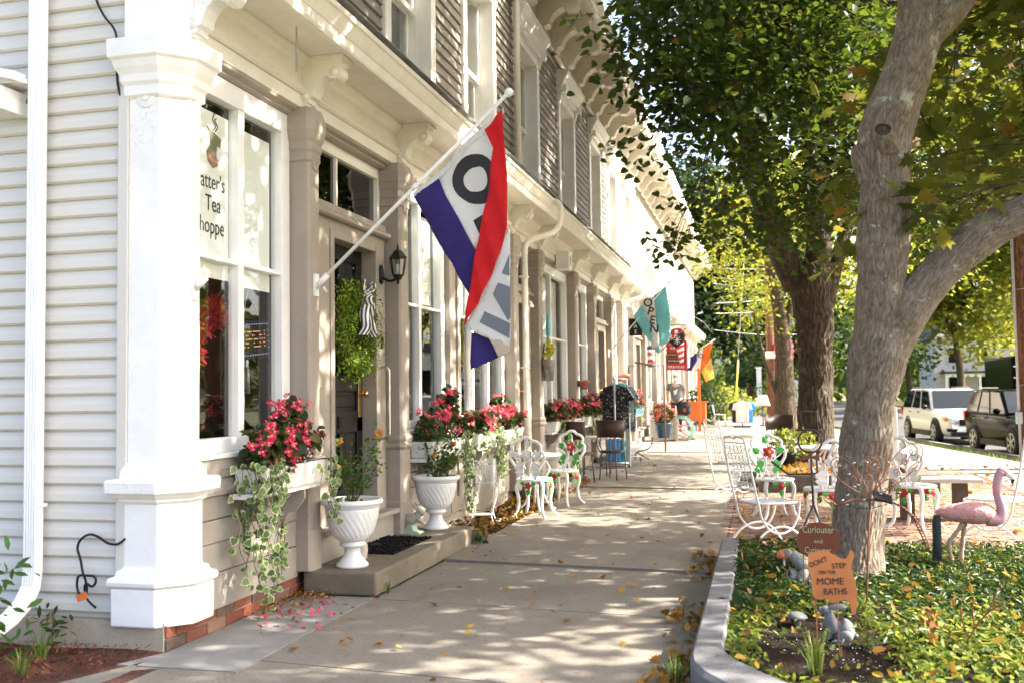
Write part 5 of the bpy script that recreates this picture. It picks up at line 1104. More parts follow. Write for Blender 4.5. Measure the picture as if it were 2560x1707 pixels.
rose_chair('rose_chair', 'white rose chair on the patio turned away, left of the maple trunk', (.56, 10.1, .004), pi + .25)
rose_chair('rose_chair', 'white rose chair half hidden on the right of the maple trunk', (1.42, 10.5, .004), 2.5)
def round_table(name, label, loc, r, h, leg=.36):
    T = thing(name, label, 'table', loc); MB().lathe([(0, h - .02), (r - .02, h - .02), (r, h - .012), (r, h), (r - .012, h + .006), (0, h + .002)], n=36).build('table_top', FROST, T)
    for k in range(4): a = k * pi / 2 + .4; MB().tube(smooth([(.06 * cos(a), .06 * sin(a), h - .02), (.16 * cos(a), .16 * sin(a), h * .75), (.07 * cos(a), .07 * sin(a), h * .45), (.13 * cos(a), .13 * sin(a), h * .15), (r * .75 * cos(a), r * .75 * sin(a), .01)], 5), .014, 8).build('leg', FROST, T)
round_table('round_table', 'small round white cast table between the two rose chairs', (-2.62, 11.52, 0), .31, .66)
round_table('round_table', 'white round table on the patio behind the rose chairs', (.78, 13.0, .004), .42, .66)
# plant stand
T = thing('plant_stand', 'spindly white wire plant stand with a lattice basket', 'plant stand', (-2.93, 10.3, 0), .15)
for sx in (-1, 1):
    for sy in (-1, 1): MB().tube(smooth([(sx * .12, sy * .10, .43), (sx * .155, sy * .13, .40), (sx * .145, sy * .125, .3), (sx * .10, sy * .09, .15), (sx * .115, sy * .1, .05), (sx * .145, sy * .125, .008), (sx * .17, sy * .14, .02), (sx * .165, sy * .14, .04)], 5), .006, 7).build('leg', FROST, T)
MB().box(-.1, .1, -.085, .085, .095, .103).build('shelf', FROST, T)
mm = MB()
def pan(x, y, dx, dy):
    for i in range(7):
        t = i / 6; a = Vector((x + dx * t, y + dy * t, .44))
        for s in (-1, 1):
            e = t + s * .33
            if 0 <= e <= 1: mm.tube([a, (x + dx * e, y + dy * e, .62)], .003, 4)
    mm.tube(smooth([(x, y, .64), (x + dx * .25, y + dy * .25, .67), (x + dx * .5, y + dy * .5, .635), (x + dx * .75, y + dy * .75, .67), (x + dx, y + dy, .64)], 4), .005, 6); mm.tube([(x, y, .44), (x + dx, y + dy, .44)], .005, 6); mm.tube(smooth([(x, y, .58), (x + dx * .5, y + dy * .5, .62), (x + dx, y + dy, .58)], 4), .004, 5)
for a in ((-.12, -.10, .24, 0), (-.12, .10, .24, 0), (-.12, -.10, 0, .2), (.12, -.10, 0, .2)): pan(*a)
mm.build('lattice_basket', FROST, T); mm = MB()
for x in (-.12, .12):
    for y in (-.1, .1): mm.box(x - .012, x + .012, y - .012, y + .012, .42, .69)
mm.build('corner_posts', FROST, T)
# wire garden chairs
def wire_chair(label, loc, rz, tall=.93):
    T = thing('wire_chair', label, 'chair', loc, rz, 'white wrought iron spring chairs'); w = .20; sz = .39
    mm = MB(); ring = [(w * cos(a) * (1 / max(abs(cos(a)), abs(sin(a)))) ** .65, w * sin(a) * (1 / max(abs(cos(a)), abs(sin(a)))) ** .65, sz) for a in np.linspace(0, 2 * pi, 33)[:-1]]
    mm.tube(ring, .012, 8, closed=True); mm.build('seat_rim', FROST, T)
    mm = MB()
    for i in range(-11, 12):
        t = i * .0175; h = sqrt(max(0, .0484 - t * t * .9)) - .015; mm.tube([(t, -h, sz), (t, h, sz)], .0022, 3, cap=False); mm.tube([(-h, t, sz + .001), (h, t, sz + .001)], .0022, 3, cap=False)
    mm.build('seat_mesh', FROST, T)
    MB().box(-.2, .2, -.2, -.192, sz - .03, sz + .005).build('apron', FROST, T)
    for s in (-1, 1):
        x = s * .185
        MB().tube(smooth([(x * .9, .33, tall), (x, .29, .7), (x, .235, .45), (x, .215, .38), (x, .19, .27), (x, .11, .16), (x, 0, .125), (x, -.11, .16), (x, -.18, .26), (x, -.2, .38)], 4), .011, 8).build('side_bow', FROST, T)
        MB().tube(smooth([(x, .30, .01), (x, .26, .04), (x, .17, .13), (x, .05, .178), (x, -.06, .178), (x, -.17, .12), (x, -.24, .03), (x, -.25, .008)], 4), .011, 8).build('foot_bow', FROST, T)
    BK = lambda x, z: (x, .235 + (z - .45) * .2, z)
    MB().tube(smooth([BK(-.165, tall), BK(-.15, tall + .03), BK(-.06, tall + .045), BK(0, tall + .03), BK(.06, tall + .045), BK(.15, tall + .03), BK(.165, tall)], 4), .010, 8).build('top_rail', FROST, T)
    mm = MB(); up = Vector((0, .2, .98)); ax = Vector((1, 0, 0))
    for z in (.55, .63, .71, .79, .87):
        for i, x in enumerate((-.12, -.06, 0, .06, .12)): mm.tube(spiral(BK(x, z), .038, 1.6, 14, ax, up, random.random() * 6, (-1) ** i), .0042, 4)
    for z in (.51, .92): mm.tube([BK(-.17, z), BK(.17, z)], .007, 6)
    for x in (-.09, -.03, .03, .09): mm.tube([BK(x, .51), BK(x, .92)], .0035, 4)
    mm.build('scroll_panel', FROST, T)
wire_chair('white scroll-backed spring chair nearest the camera, on the patio edge', (.02, 9.25, .004), 2.15)
wire_chair('white scroll-backed spring chair standing on the sidewalk edge, farther back', (-.36, 12.8, .004), 2.2, .97)
wire_chair('white scroll-backed chair in the sun behind the flamingo', (1.98, 9.7, .004), -pi / 2 - .55, .95)
# low white bench top on dark posts
T = thing('low_bench', 'low bench with a pale blue-white top on dark wooden posts', 'bench', (1.75, 11.3, 0)); MB().box(-.45, .42, -.2, .2, .40, .44).build('bench_top', WOODG, T, bevel=.006)
for x in (-.3, .22): MB().box(x - .06, x + .06, -.12, .12, .0, .40).build('post', WOODD, T)
T = thing('stone_ledge', 'low dark stone edging around the second street tree', 'edging', (.6, 14, 0))
for i, (x0, x1, y0, y1) in enumerate(((-.12, .95, 13.9, 14.2), (.97, 2.2, 13.9, 14.2), (-.12, .18, 14.22, 15.6), (-.12, .18, 15.62, 17.2), (1.9, 2.2, 14.22, 15.8))): MB().box(x0, x1, y0, y1, -.01, .24 + .01 * (i % 2)).build('ledge_stone', simple('dark_stone', (.12, .1, .085), (.07, .06, .05), 8, .85, .4, 50), T, world=True, bevel=.012)
litter('fallen_leaves', 'deep yellow leaves inside the dark stone edging', 1500, lambda: (U(.1, 2), U(14.1, 18), U(.0, .16)), (.04, .09), FALLEN, L_MAPLE, 1.2)
# stick man
T = thing('stick_figure', 'black iron stick man with a tall hat and rusty bow tie', 'sculpture', (.36, 8.1, .1)); Ys = 8.1
def wtube(T, name, pts, r, mt, n=8, y=None, closed=False): return MB().tube([(p[0], Ys if y is None else y, p[1]) if len(p) == 2 else p for p in pts], r, n, closed=closed).build(name, mt, T, world=True)
wtube(T, 'hat', [(.285, 1.072), (.281, 1.216), (.400, 1.215), (.403, 1.071)], .0085, DARKIRON); wtube(T, 'brim', [(.239, 1.072), (.448, 1.071)], .0085, DARKIRON)
wtube(T, 'head_ring', [(.345 + .088 * cos(a), .985 + .088 * sin(a)) for a in np.linspace(0, 2 * pi, 33)[:-1]], .008, DARKIRON, closed=True)
wtube(T, 'spine', [(.349, .9), (.357, .495)], .0085, DARKIRON); wtube(T, 'arm', [(.05, .829), (.172, .73), (.37, .732), (.395, .745), (.39, .86)], .0085, DARKIRON); wtube(T, 'leg', [(.357, .495), (.18, .10)], .0085, DARKIRON); wtube(T, 'leg', [(.357, .495), (.50, .10)], .0085, DARKIRON)
MB().prism([(.281, .885), (.281, .832), (.335, .85), (.36, .85), (.412, .834), (.412, .888), (.36, .87), (.335, .87)], 'xz', Ys - .014, Ys - .009).build('bow_tie', RUST, T, world=True)
# round rusty sign
T = thing('round_garden_sign', 'dark rusty oval garden sign with cut lettering', 'sign', (.303, 6.35, .1)); MB().prism([(.303 + .128 * cos(a), .472 + .113 * sin(a)) for a in np.linspace(0, 2 * pi, 49)[:-1]], 'xz', 6.35, 6.355).build('plate', RUSTD, T, world=True)
CUT = simple('bright_cut_edge', (.55, .5, .36), (.3, .35, .15), 30, .8, 0)
for s, z, sz, dx in (('Curiouser', .068, .062, .0), ('and', .0, .036, .0), ('Curiouser', -.055, .052, -.005)): text('lettering', s, sz, (dx, -.003, .372 + z), FACE_CAM, CUT, T, .0008, sx=.72 if len(s) > 5 else 1)
for x in (-.09, .09): MB().tube([(x, .003, .31), (x, .003, -.05)], .004, 6).build('stake', RUST, T)
# orange sign
T = thing('orange_garden_sign', 'orange rusted sheet-metal garden sign with black lettering', 'sign', (.30, 5.15, .1))
fp = [(0.195, 0.585), (0.239, 0.599), (0.282, 0.602), (0.315, 0.583), (0.352, 0.564), (0.371, 0.565), (0.386, 0.585), (0.394, 0.608), (0.408, 0.598), (0.409, 0.571), (0.396, 0.531), (0.4, 0.502), (0.413, 0.458), (0.421, 0.409), (0.417, 0.35), (0.408, 0.296), (0.392, 0.298), (0.384, 0.344), (0.366, 0.368), (0.332, 0.357), (0.299, 0.348), (0.275, 0.37), (0.251, 0.363), (0.225, 0.365), (0.209, 0.387), (0.211, 0.422), (0.206, 0.466), (0.193, 0.521)]
MB().prism(fp, 'xz', 5.15, 5.153).build('plate', RUSTO, T, world=True)
for s, x, z, sz, r, sx in (("DON'T", .243, .545, .036, .38, .8), ('STEP', .338, .53, .036, .08, .9), ('ON THE', .283, .497, .024, .03, .9), ('MOME', .296, .453, .047, .04, .95), ('RATHS', .318, .405, .043, .06, .85)):
    o = text('lettering', s, sz, (x - .30, -.002, z - .1), (pi / 2, -r, 0), BLACKP, T, .0008, sx=sx)
for x, z in ((.326, .36), (.225, .37)): MB().tube([(x - .30, .005, z - .1), (x - .295, .006, -.12)], .0035, 6).build('stake', RUST, T)
# mushrooms
T = thing('toadstool_ornament', 'orange toadstool ornament on a thin white stalk', 'ornament', (.112, 7.25, .09)); MB().lathe([(.0, .135), (.044, .13), (.05, .135), (.046, .155), (.03, .18), (.012, .19), (0, .192)], n=22).build('cap', simple('toadstool', (.75, .22, .1), (.6, .15, .07), 8, .35, .05), T); MB().tube([(0, 0, 0), (.003, 0, .08), (0, 0, .14)], [.008, .007, .009], 8).build('stalk', URNW, T)
mm = MB()
for a, z, r in ((-.9, .165, .007), (-2.0, .172, .006), (-1.5, .155, .008), (-2.5, .158, .006)): mm.ball((.04 * cos(a), .04 * sin(a), z), r, 8, 5)
mm.build('spots', YELL, T)
T = thing('stone_mushroom', 'small grey stone mushroom in the bare soil', 'ornament', (.152, 5.76, .09)); MB().lathe([(0, .05), (.048, .045), (.056, .05), (.05, .062), (.03, .076), (0, .08)], n=22).build('cap', STONEG, T); MB().lathe([(.02, 0), (.016, .03), (.02, .05)], n=12).build('stalk', STONEG, T)
# sitting rabbit
T = thing('rabbit_statue', 'grey cast-stone rabbit sitting in the garden bed, looking up', 'statue', (.345, 5.46, .09)); mm = MB()
mm.ball((.025, 0, .052), (.06, .046, .056), 18, 12, fn=lambda p: (p.x, p.y, p.z * (1 + .25 * (p.x > 0)))); mm.tube(smooth([(-.01, 0, .05), (-.03, 0, .09), (-.04, 0, .13), (-.045, 0, .145)], 4), [.046, .045, .042, .04, .037, .034, .031, .028, .026, .025, .024, .024, .023], 14); mm.ball((-.055, 0, .155), (.034, .024, .024), 16, 11, mat=Matrix.Rotation(.25, 3, 'Y')); mm.ball((-.083, 0, .157), (.014, .014, .013), 10, 7); mm.ball((.085, 0, .035), .016, 10, 7)
for s_ in (-1, 1): mm.tube([(-.035, s_ * .02, .06), (-.05, s_ * .022, .015), (-.07, s_ * .022, .01)], [.017, .013, .011], 8); mm.ball((.03, s_ * .037, .035), (.042, .018, .034), 12, 8); mm.ball((.0, s_ * .042, .01), (.04, .013, .011), 10, 7)
mm.build('body', STONEG, T, sub=1)
for s_ in (-1, 1): e = MB().ball((.04, 0, 0), (.046, .007, .015), 12, 8).build('ear', STONEG, T); e.location = (-.042, s_ * .014, .172); e.rotation_euler = (s_ * .5, -.12, s_ * .12); MB().ball((-.068, s_ * .02, .164), .0045, 8, 6).build('eye', BLACKP, T)
T = thing('weathered_statue', 'weathered grey stone figure lying behind the orange sign', 'statue', (.19, 6.9, .09)); mm = MB(); rr_ = Matrix.Rotation(.7, 3, 'Y')
mm.ball((.02, 0, .17), (.085, .05, .05), 16, 10, mat=rr_, fn=lambda p: (p.x, p.y * (1 + .2 * sin(p.x * 40)), p.z * (1 + .15 * sin(p.x * 55)))); mm.ball((-.03, 0, .06), (.05, .05, .06), 14, 10); mm.ball((.03, -.02, .065), (.04, .05, .07), 14, 10, mat=Matrix.Rotation(.4, 3, 'Y')); mm.ball((.06, 0, .03), (.08, .06, .04), 14, 10); mm.ball((-.055, -.01, .22), (.028, .024, .03), 12, 8); mm.build('body', simple('lichen_stone', (.3, .31, .32), (.2, .18, .12), 20, .9, .9, 40, dist=.02), T, sub=1)
# dragonfly
T = thing('dragonfly_ornament', 'rusty wire dragonfly on a stake, wrapped in solar fairy lights', 'ornament', (.545, 6.1, .1)); Ys = 6.1
def wing(an, tip, w, rot=0):
    an = Vector((an[0], an[1])); tip = Vector((tip[0], tip[1])); d = tip - an; L = d.length; d.normalize(); p = Vector((-d.y, d.x)); q = []
    for k in range(28):
        a = 2 * pi * k / 28; s = .5 - .5 * cos(a); q.append(an + d * (L * s) + p * (w * sin(a) * (.35 + .65 * s)))
    return [(v.x, Ys + rot * (v - an).length, v.y) for v in q], an, d, L
for an, tip, w, ro in (((.575, .775), (.385, .985), .075, -.1), ((.58, .78), (.575, 1.0), .085, -.15), ((.6, .78), (.745, .83), .08, -.1), ((.60, .785), (.655, 1.085), .07, .2), ((.62, .785), (.872, 1.06), .085, .2)):
    q, a_, d_, L = wing(an, tip, w, ro); MB().tube(q, .003, 6, closed=True).build('wing_outline', RUST, T, world=True); mm = MB()
    for s in (.45, .65, .85):
        c = a_ + d_ * L * s; mm.tube(spiral((c.x, Ys + ro * L * s, c.y), .024, 1.5, 16, (1, 0, 0), (0, 0, 1), s * 9), .0026, 4)
    mm.build('wing_scrolls', RUST, T, world=True)
wtube(T, 'stake', [(.584, .745), (.565, .5), (.538, .05)], .006, RUST)
wtube(T, 'body_wire', [(.392, .713), (.45, .735), (.50, .752), (.59, .752), (.704, .739)], .006, RUST); wtube(T, 'head_loop', [(.392, .713), (.36, .725), (.335, .745), (.326, .757), (.345, .76), (.38, .735), (.40, .715)], .0035, RUST)
tl = [(.704, .739), (.755, .712), (.80, .672), (.835, .62), (.856, .57), (.876, .52), (.884, .485)]
for off in (-.011, .011): wtube(T, 'tail_wire', [(x + off, z - off * .4) for x, z in tl], .0038, RUST)
mm = MB(); q = smooth([(x, 6.1, z) for x, z in tl], 6)
for i in range(0, len(q) - 1, 2): mm.tube([q[i] + Vector((-.012, -.006, .0)), q[i + 1] + Vector((.012, -.006, 0))], .002, 4)
mm.build('light_string', BLACKM, T, world=True)
o = MB().box(-.05, .05, -.04, .04, -.005, .005).build('solar_panel', BLACKM, T); o.location = (.65 - .545, -.03, .77 - .1); o.rotation_euler = (.5, .3, .1)
mm = MB()
for x, z in ((.42, .95), (.50, .965), (.47, .9), (.61, .955), (.57, .97), (.50, .83), (.52, .84), (.46, .78), (.43, .75), (.55, .755), (.455, .725), (.64, .79), (.74, .80), (.69, .97)): a = U(-.7, .7); mm.tube([(x - .008 * cos(a), 6.075, z - .008 * sin(a)), (x + .008 * cos(a), 6.075, z + .008 * sin(a))], .003, 6)
mm.build('fairy_lights', LEDW, T, world=True); wtube(T, 'sagging_cable', [(.455, .72), (.52, .70), (.6, .705), (.68, .73)], .002, BLACKM)
# flamingo
T = thing('flamingo_statue', 'faded pink flamingo statue standing in the ground cover', 'statue', (1.33, 7.6, .1)); F0 = 7.6; mm = MB()
def fb_(p): t = (p.x + .2) / .4; return (p.x, p.y * (.55 + .6 * t), p.z * (.6 + .5 * t) + .01 * (1 - t))
mm.ball((1.36, F0, .505), (.205, .095, .088), 28, 18, mat=Matrix.Rotation(-.02, 3, 'Y'), fn=fb_); mm.build('body', PINK, T, world=True, sub=1)
nk = smooth([(1.50, F0, .475), (1.555, F0, .468), (1.588, F0, .495), (1.592, F0, .55), (1.572, F0, .63), (1.567, F0, .70), (1.578, F0, .765), (1.60, F0, .80)], 5); MB().tube(nk, list(np.interp(np.linspace(0, 1, len(nk)), [0, .25, .5, .8, 1], [.055, .04, .033, .028, .03])), 16).build('neck', PINKP, T, world=True)
mm = MB().ball((1.61, F0, .798), (.042, .027, .032), 16, 11, mat=Matrix.Rotation(.35, 3, 'Y')); mm.build('head', PINK, T, world=True)
bk = smooth([(1.63, F0, .79), (1.655, F0, .772), (1.668, F0, .745), (1.664, F0, .715)], 4); MB().tube(bk[:9], [.024 - .001 * i for i in range(9)], 12).build('beak', URNW, T, world=True); MB().tube(bk[7:], list(np.linspace(.0175, .006, len(bk) - 7)), 12).build('beak_tip', BLACKM, T, world=True)
for s in (-1, 1): MB().ball((1.618, F0 + s * .022, .805), .005, 8, 6).build('eye', BLACKP, T, world=True)
LEGC = simple('flamingo_leg', (.42, .3, .2), (.3, .2, .13), 30, .7, .5, 60)
for pts in ([(1.335, F0 - .02, .44), (1.27, F0 - .02, .345), (1.24, F0 - .02, .30), (1.25, F0 - .02, .2), (1.268, F0 - .02, .09)], [(1.357, F0 + .03, .44), (1.345, F0 + .03, .36), (1.33, F0 + .03, .25), (1.315, F0 + .03, .09)]): q = smooth(pts, 4); MB().tube(q, [.015 + .003 * sin(i * 2.2) for i in range(len(q))], 10).build('leg', LEGC, T, world=True)
mm = MB().tube([(1.166, F0 + .02, .05), (1.168, F0 + .02, .3), (1.166, F0, .44), (1.172, F0, .49)], [.034, .03, .03, .022], 14); mm.build('tail_post', simple('dark_post', (.012, .03, .026), (.03, .05, .04), 30, .8, .8, 50), T, world=True)
# ---- ground cover
n = 38000; X_ = rng.uniform(-.24, 3.3, n); Y_ = 4.0 + 4.5 * rng.random(n); keep = np.array([left_of(x, y) for x, y in zip(X_, Y_)]); bare = ((X_ - .27) / .33) ** 2 + ((Y_ - 5.25) / .72) ** 2 < 1; keep &= ~(bare & (rng.random(n) < .96)); keep &= (np.hypot(X_ - .6, Y_ - 7.3) > .24)
bare2 = ((X_ - .9) / .5) ** 2 + ((Y_ - 4.75) / .25) ** 2 < 1; keep &= ~(bare2 & (rng.random(n) < .6))
X_, Y_ = X_[keep], Y_[keep]; n = len(X_); tall = np.clip((Y_ - 6.2) / 1.5, 0, 1) * .045 + .045; Z_ = .10 + tall * rng.random(n) ** .7
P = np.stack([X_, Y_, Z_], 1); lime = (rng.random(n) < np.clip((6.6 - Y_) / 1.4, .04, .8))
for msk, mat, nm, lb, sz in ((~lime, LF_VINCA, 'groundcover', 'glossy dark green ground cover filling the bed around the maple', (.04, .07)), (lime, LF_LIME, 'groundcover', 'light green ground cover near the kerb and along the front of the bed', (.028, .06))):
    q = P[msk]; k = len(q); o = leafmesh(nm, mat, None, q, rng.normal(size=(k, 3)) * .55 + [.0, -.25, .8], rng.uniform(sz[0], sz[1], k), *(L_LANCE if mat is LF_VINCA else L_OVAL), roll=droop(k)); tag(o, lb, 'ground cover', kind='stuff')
litter('fallen_leaves', 'orange and brown dead leaves caught in the ground cover', 260, lambda: (lambda y: (U(-.22, 2.6), y, .13 + .05 * min(1, max(0, (y - 6) / 1.8)) + U(0, .04)))(U(4.3, 8.3)), (.04, .075), FALLEN, L_OVAL, .6)
litter('soil_crumbs', 'pale flecks and crumbs scattered on the bare garden soil', 500, lambda: (.27 + random.gauss(0, .22), 5.2 + random.gauss(0, .4), .115), (.004, .011), PETALW, L_QUAD, 2, 'soil')
def tuft(name, label, loc, n, h, sp, mat=GRASS, w=.05):
    random.seed(int(loc[0] * 100 + loc[1] * 10)); T = thing(name, label, 'plant', loc); mm = MB()
    for i in range(n):
        a = U(0, 6.3); r = U(0, sp * .3); hh = h * U(.5, 1); e = U(.3, 1) * sp; b = Vector((r * cos(a), r * sin(a), 0)); d = Vector((cos(a), sin(a), 0)); s = Vector((-sin(a), cos(a), 0)) * .003
        p = [b, b + d * e * .3 + Vector((0, 0, hh * .6)), b + d * e * .75 + Vector((0, 0, hh * .95)), b + d * e * 1.1 + Vector((0, 0, hh * .8))]
        mm.add([p[0] - s, p[0] + s, p[1] + s, p[1] - s, p[2] + s * .7, p[2] - s * .7, p[3]], [(0, 1, 2, 3), (3, 2, 4, 5), (5, 4, 6)], 0, True)
    mm.build('blades', mat, T)
tuft('grass_tuft', 'grass tuft growing at the kerb foot, near its bend', (-.43, 4.75, .01), 34, .16, .1); tuft('grass_tuft', 'grass tuft at the bottom edge beside the rounded kerb', (-.42, 4.33, .01), 40, .14, .12); tuft('grass_tuft', 'thin weed grass growing in front of the orange sign', (.2, 4.72, .1), 26, .24, .1); tuft('grass_tuft', 'short grass sprouting beside the doorstep corner', (-2.58, 6.62, .005), 12, .09, .04); tuft('grass_tuft', 'grass clump on the mulch in front of the downspout', (-3.72, 4.55, .03), 30, .16, .12); tuft('grass_tuft', 'grass blades on the mulch nearer the camera', (-3.62, 4.28, .03), 24, .13, .12); tuft('grass_tuft', 'sparse grass at the sidewalk joint by the kerb', (-.52, 6.25, .01), 16, .1, .08)
def leafy(name, label, loc, n, h, r, size, mat, tm=L_LANCE):
    T = thing(name, label, 'plant', loc); MB().tube(smooth([(0, 0, 0), (.01, 0, h * .5), (.0, .01, h)], 4), .004, 6).build('stem', STEM, T); P = np.stack([rng.normal(0, r, n), rng.normal(0, r, n), rng.random(n) * h], 1); leafmesh('leaves', mat, T, P, rng.normal(size=(n, 3)) * .5 + [.3, -.4, .7], rng.uniform(size[0], size[1], n), *tm, world=False)
leafy('broadleaf_weed', 'broad-leaved weed at the edge of the bed by the kerb', (-.12, 5.95, .1), 7, .08, .03, (.12, .17), LF_VINCA, L_OVAL); leafy('leafy_shrub', 'leafy green shrub at the left edge by the downspout', (-4.0, 4.45, .02), 120, .55, .09, (.06, .11), LF_ROSE); leafy('leafy_shrub', 'small weed beside the downspout outlet', (-3.86, 4.8, .02), 40, .2, .05, (.05, .08), LF_VINCA); leafy('leafy_shrub', 'round-leaved weed at the end of the doorstep', (-2.56, 8.85, .0), 14, .1, .03, (.05, .08), LF_VINCA, L_HEART)
leafy('dry_plant', 'dead orange-brown plant in the bed right of the grey rabbit', (.78, 5.35, .1), 46, .2, .03, (.02, .036), FALLEN, L_HEART); leafy('tall_weed', 'slender upright green weed behind the grey rabbit', (.47, 5.3, .1), 60, .22, .02, (.04, .07), LF_LIME)
T = thing('bare_twig', 'bare thorny brown twig standing in the bed', 'twig', (.93, 5.4, .1)); mm = MB()
for q in ([(0, 0, 0), (.06, 0, .1), (.13, 0, .2), (.17, 0, .30)], [(.06, 0, .1), (.05, 0, .18), (.06, 0, .25)], [(.12, 0, .18), (.2, 0, .24)], [(.03, 0, .05), (.0, 0, .14), (.0, 0, .2)]): mm.tube(smooth(q, 4), .0045, 6)
mm.build('stems', RUST, T)
# ---------------------------------------------------------------- farther along the street
random.seed(9)
def barrel_chair(label, loc, rz):
    T = thing('barrel_chair', label, 'chair', loc, rz, 'dark metal barrel-back chairs'); BR = simple('brown_leather', (.06, .03, .022), (.045, .022, .017), 5, .45, .05)
    vs = []; n = 16
    for i in range(n + 1):
        a = radians(20) + radians(140) * i / n
        for z, r in ((.66, .25), (.93, .275)): vs.append((r * cos(a), r * sin(a) - .03, z + .015 * sin(a)))
    MB().add(vs, [(2 * i, 2 * i + 2, 2 * i + 3, 2 * i + 1) for i in range(n)], 0, True).build('back_panel', BR, T, solid=.014)
    MB().lathe([(0, .43), (.2, .43), (.215, .445), (.2, .465), (0, .47)], n=24).build('seat', BR, T)
    for a in (45, 135, 225, 315): a = radians(a); MB().tube([(.18 * cos(a), .18 * sin(a), .44), (.22 * cos(a), .22 * sin(a), 0)], .010, 8).build('leg', DARKIRON, T)
    mm = MB()
    for a in (25, 70, 110, 155): a = radians(a); mm.tube(smooth([(.2 * cos(a), .2 * sin(a), .45), (.25 * cos(a), .25 * sin(a), .56), (.25 * cos(a), .25 * sin(a) - .03, .68)], 4), .008, 6)
    for s in (-1, 1): mm.tube(spiral((s * .235, .06, .57), .07, 1.5, 20, (0, 1, 0), (0, 0, 1), 0, s), .007, 6)
    mm.build('scroll_frame', DARKIRON, T); MB().tube(arc((0, 0, .2), .19, 0, 2 * pi, 20, 'xy'), .007, 6).build('foot_ring', DARKIRON, T)
barrel_chair('dark brown barrel-back metal chair nearer the wall', (-2.72, 15.0, 0), 2.3); barrel_chair('dark brown barrel-back metal chair nearer the sidewalk', (-2.30, 15.55, 0), 2.75)
T = thing('side_table', 'little table with a white top between the dark chairs', 'table', (-2.72, 16.4, 0)); MB().box(-.25, .25, -.25, .25, .62, .645).build('table_top', FROST, T, bevel=.004)
for x in (-.22, .22):
    for y in (-.22, .22): MB().tube([(x, y, .62), (x, y, 0)], .01, 6).build('leg', DARKIRON, T)
# clothes rack
T = thing('clothes_rack', 'grey pipe clothes rack on casters by the shop wall', 'rack', (-2.62, 18.9, 0))
for y in (-.85, .85): MB().tube([(0, y, .08), (0, y, 1.62)], .018, 8).build('upright', CONDUIT, T); MB().tube([(-.25, y, .08), (.25, y, .08)], .018, 8).build('foot', CONDUIT, T)
MB().tube([(0, -.9, 1.62), (0, .9, 1.62)], .016, 8).build('rail', CONDUIT, T); MB().tube([(0, -.85, .35), (0, .85, .35)], .014, 8).build('brace', CONDUIT, T)
for x in (-.25, .25):
    for y in (-.85, .85): MB().tube([(x - .012, y, .035), (x + .012, y, .035)], .035, 12).build('caster', BLACKM, T)
def garment(label, y, mat, z=1.5, L=.75, w=.24, loc=(-2.62, 18.9), sl=.18):
    T = thing('hanging_shirt', label, 'shirt', (loc[0], y, z)); k = random.random() * 6
    out = [(-.06, .0), (-w * .8, -.05), (-w - .08, -sl - .1), (-w + .02, -sl - .12), (-w * .92, -.2), (-w * .9, -L), (w * .9, -L), (w * .92, -.2), (w - .02, -sl - .12), (w + .08, -sl - .1), (w * .8, -.05), (.06, 0), (0, -.05)]
    MB().sheet(out, lambda a, b: .03 * sin(a * 22 + k) * min(1, -b * 2) - .02, 0, .05).build('front', mat, T, solid=.004); MB().sheet(out[:-1], lambda a, b: .07 + .03 * sin(a * 19 + k) * min(1, -b * 2), 0, .06).build('back', mat, T, solid=.004)
    MB().tube(smooth([(-w * .75, .02, -.05), (0, .02, .02), (w * .75, .02, -.05)], 4), .006, 5).tube(smooth([(0, .02, .02), (0, .02, .07), (.025, .02, .1), (0, .02, .125)], 4), .003, 5).build('hanger', TEALP, T)
garment('black floral blouse at the front of the clothes rack', 18.15, FLORAL, L=.8, w=.26); garment('blue and white checked shirt second on the clothes rack', 18.45, GINGHAM, L=.85); garment('sage green checked shirt on the clothes rack', 18.75, SAGE, L=.7, w=.28, sl=.3); garment('patterned shirt at the far end of the clothes rack', 19.3, GINGHAM, L=.9)
T = thing('teal_bag', 'blue and teal bag standing under the clothes rack', 'bag', (-2.65, 18.2, 0)); MB().box(-.14, .12, -.1, .1, .1, .52).build('bag_body', BLUEP, T, bevel=.03); MB().tube([(.16, -.05, .1), (.16, -.05, .5)], .04, 10).build('side_roll', TEALP, T); MB().box(-.2, .2, -.12, .12, 0, .1).build('crate', WOODG, T)
T = thing('grey_post', 'pale green square post at the end of the clothes rack', 'post', (-2.42, 18.3, 0)); MB().box(-.04, .04, -.04, .04, 0, .95).build('shaft', simple('sage_paint', (.42, .47, .42), None, 5, .6, .1), T, bevel=.004); MB().box(-.05, .05, -.05, .05, .95, .975).build('cap', FROST, T)
T = thing('boot_scraper', 'curled black iron boot scraper on the pale doorstep', 'scraper', (-2.35, 20.2, 0)); mm = MB().tube(smooth([(-.2, 0, .0), (-.15, 0, .15), (.05, 0, .2), (.15, 0, .3), (.17, 0, .45)], 4), .014, 7); mm.tube([(-.15, 0, .14), (.1, 0, 0)], .012, 7); mm.build('frame', DARKIRON, T)
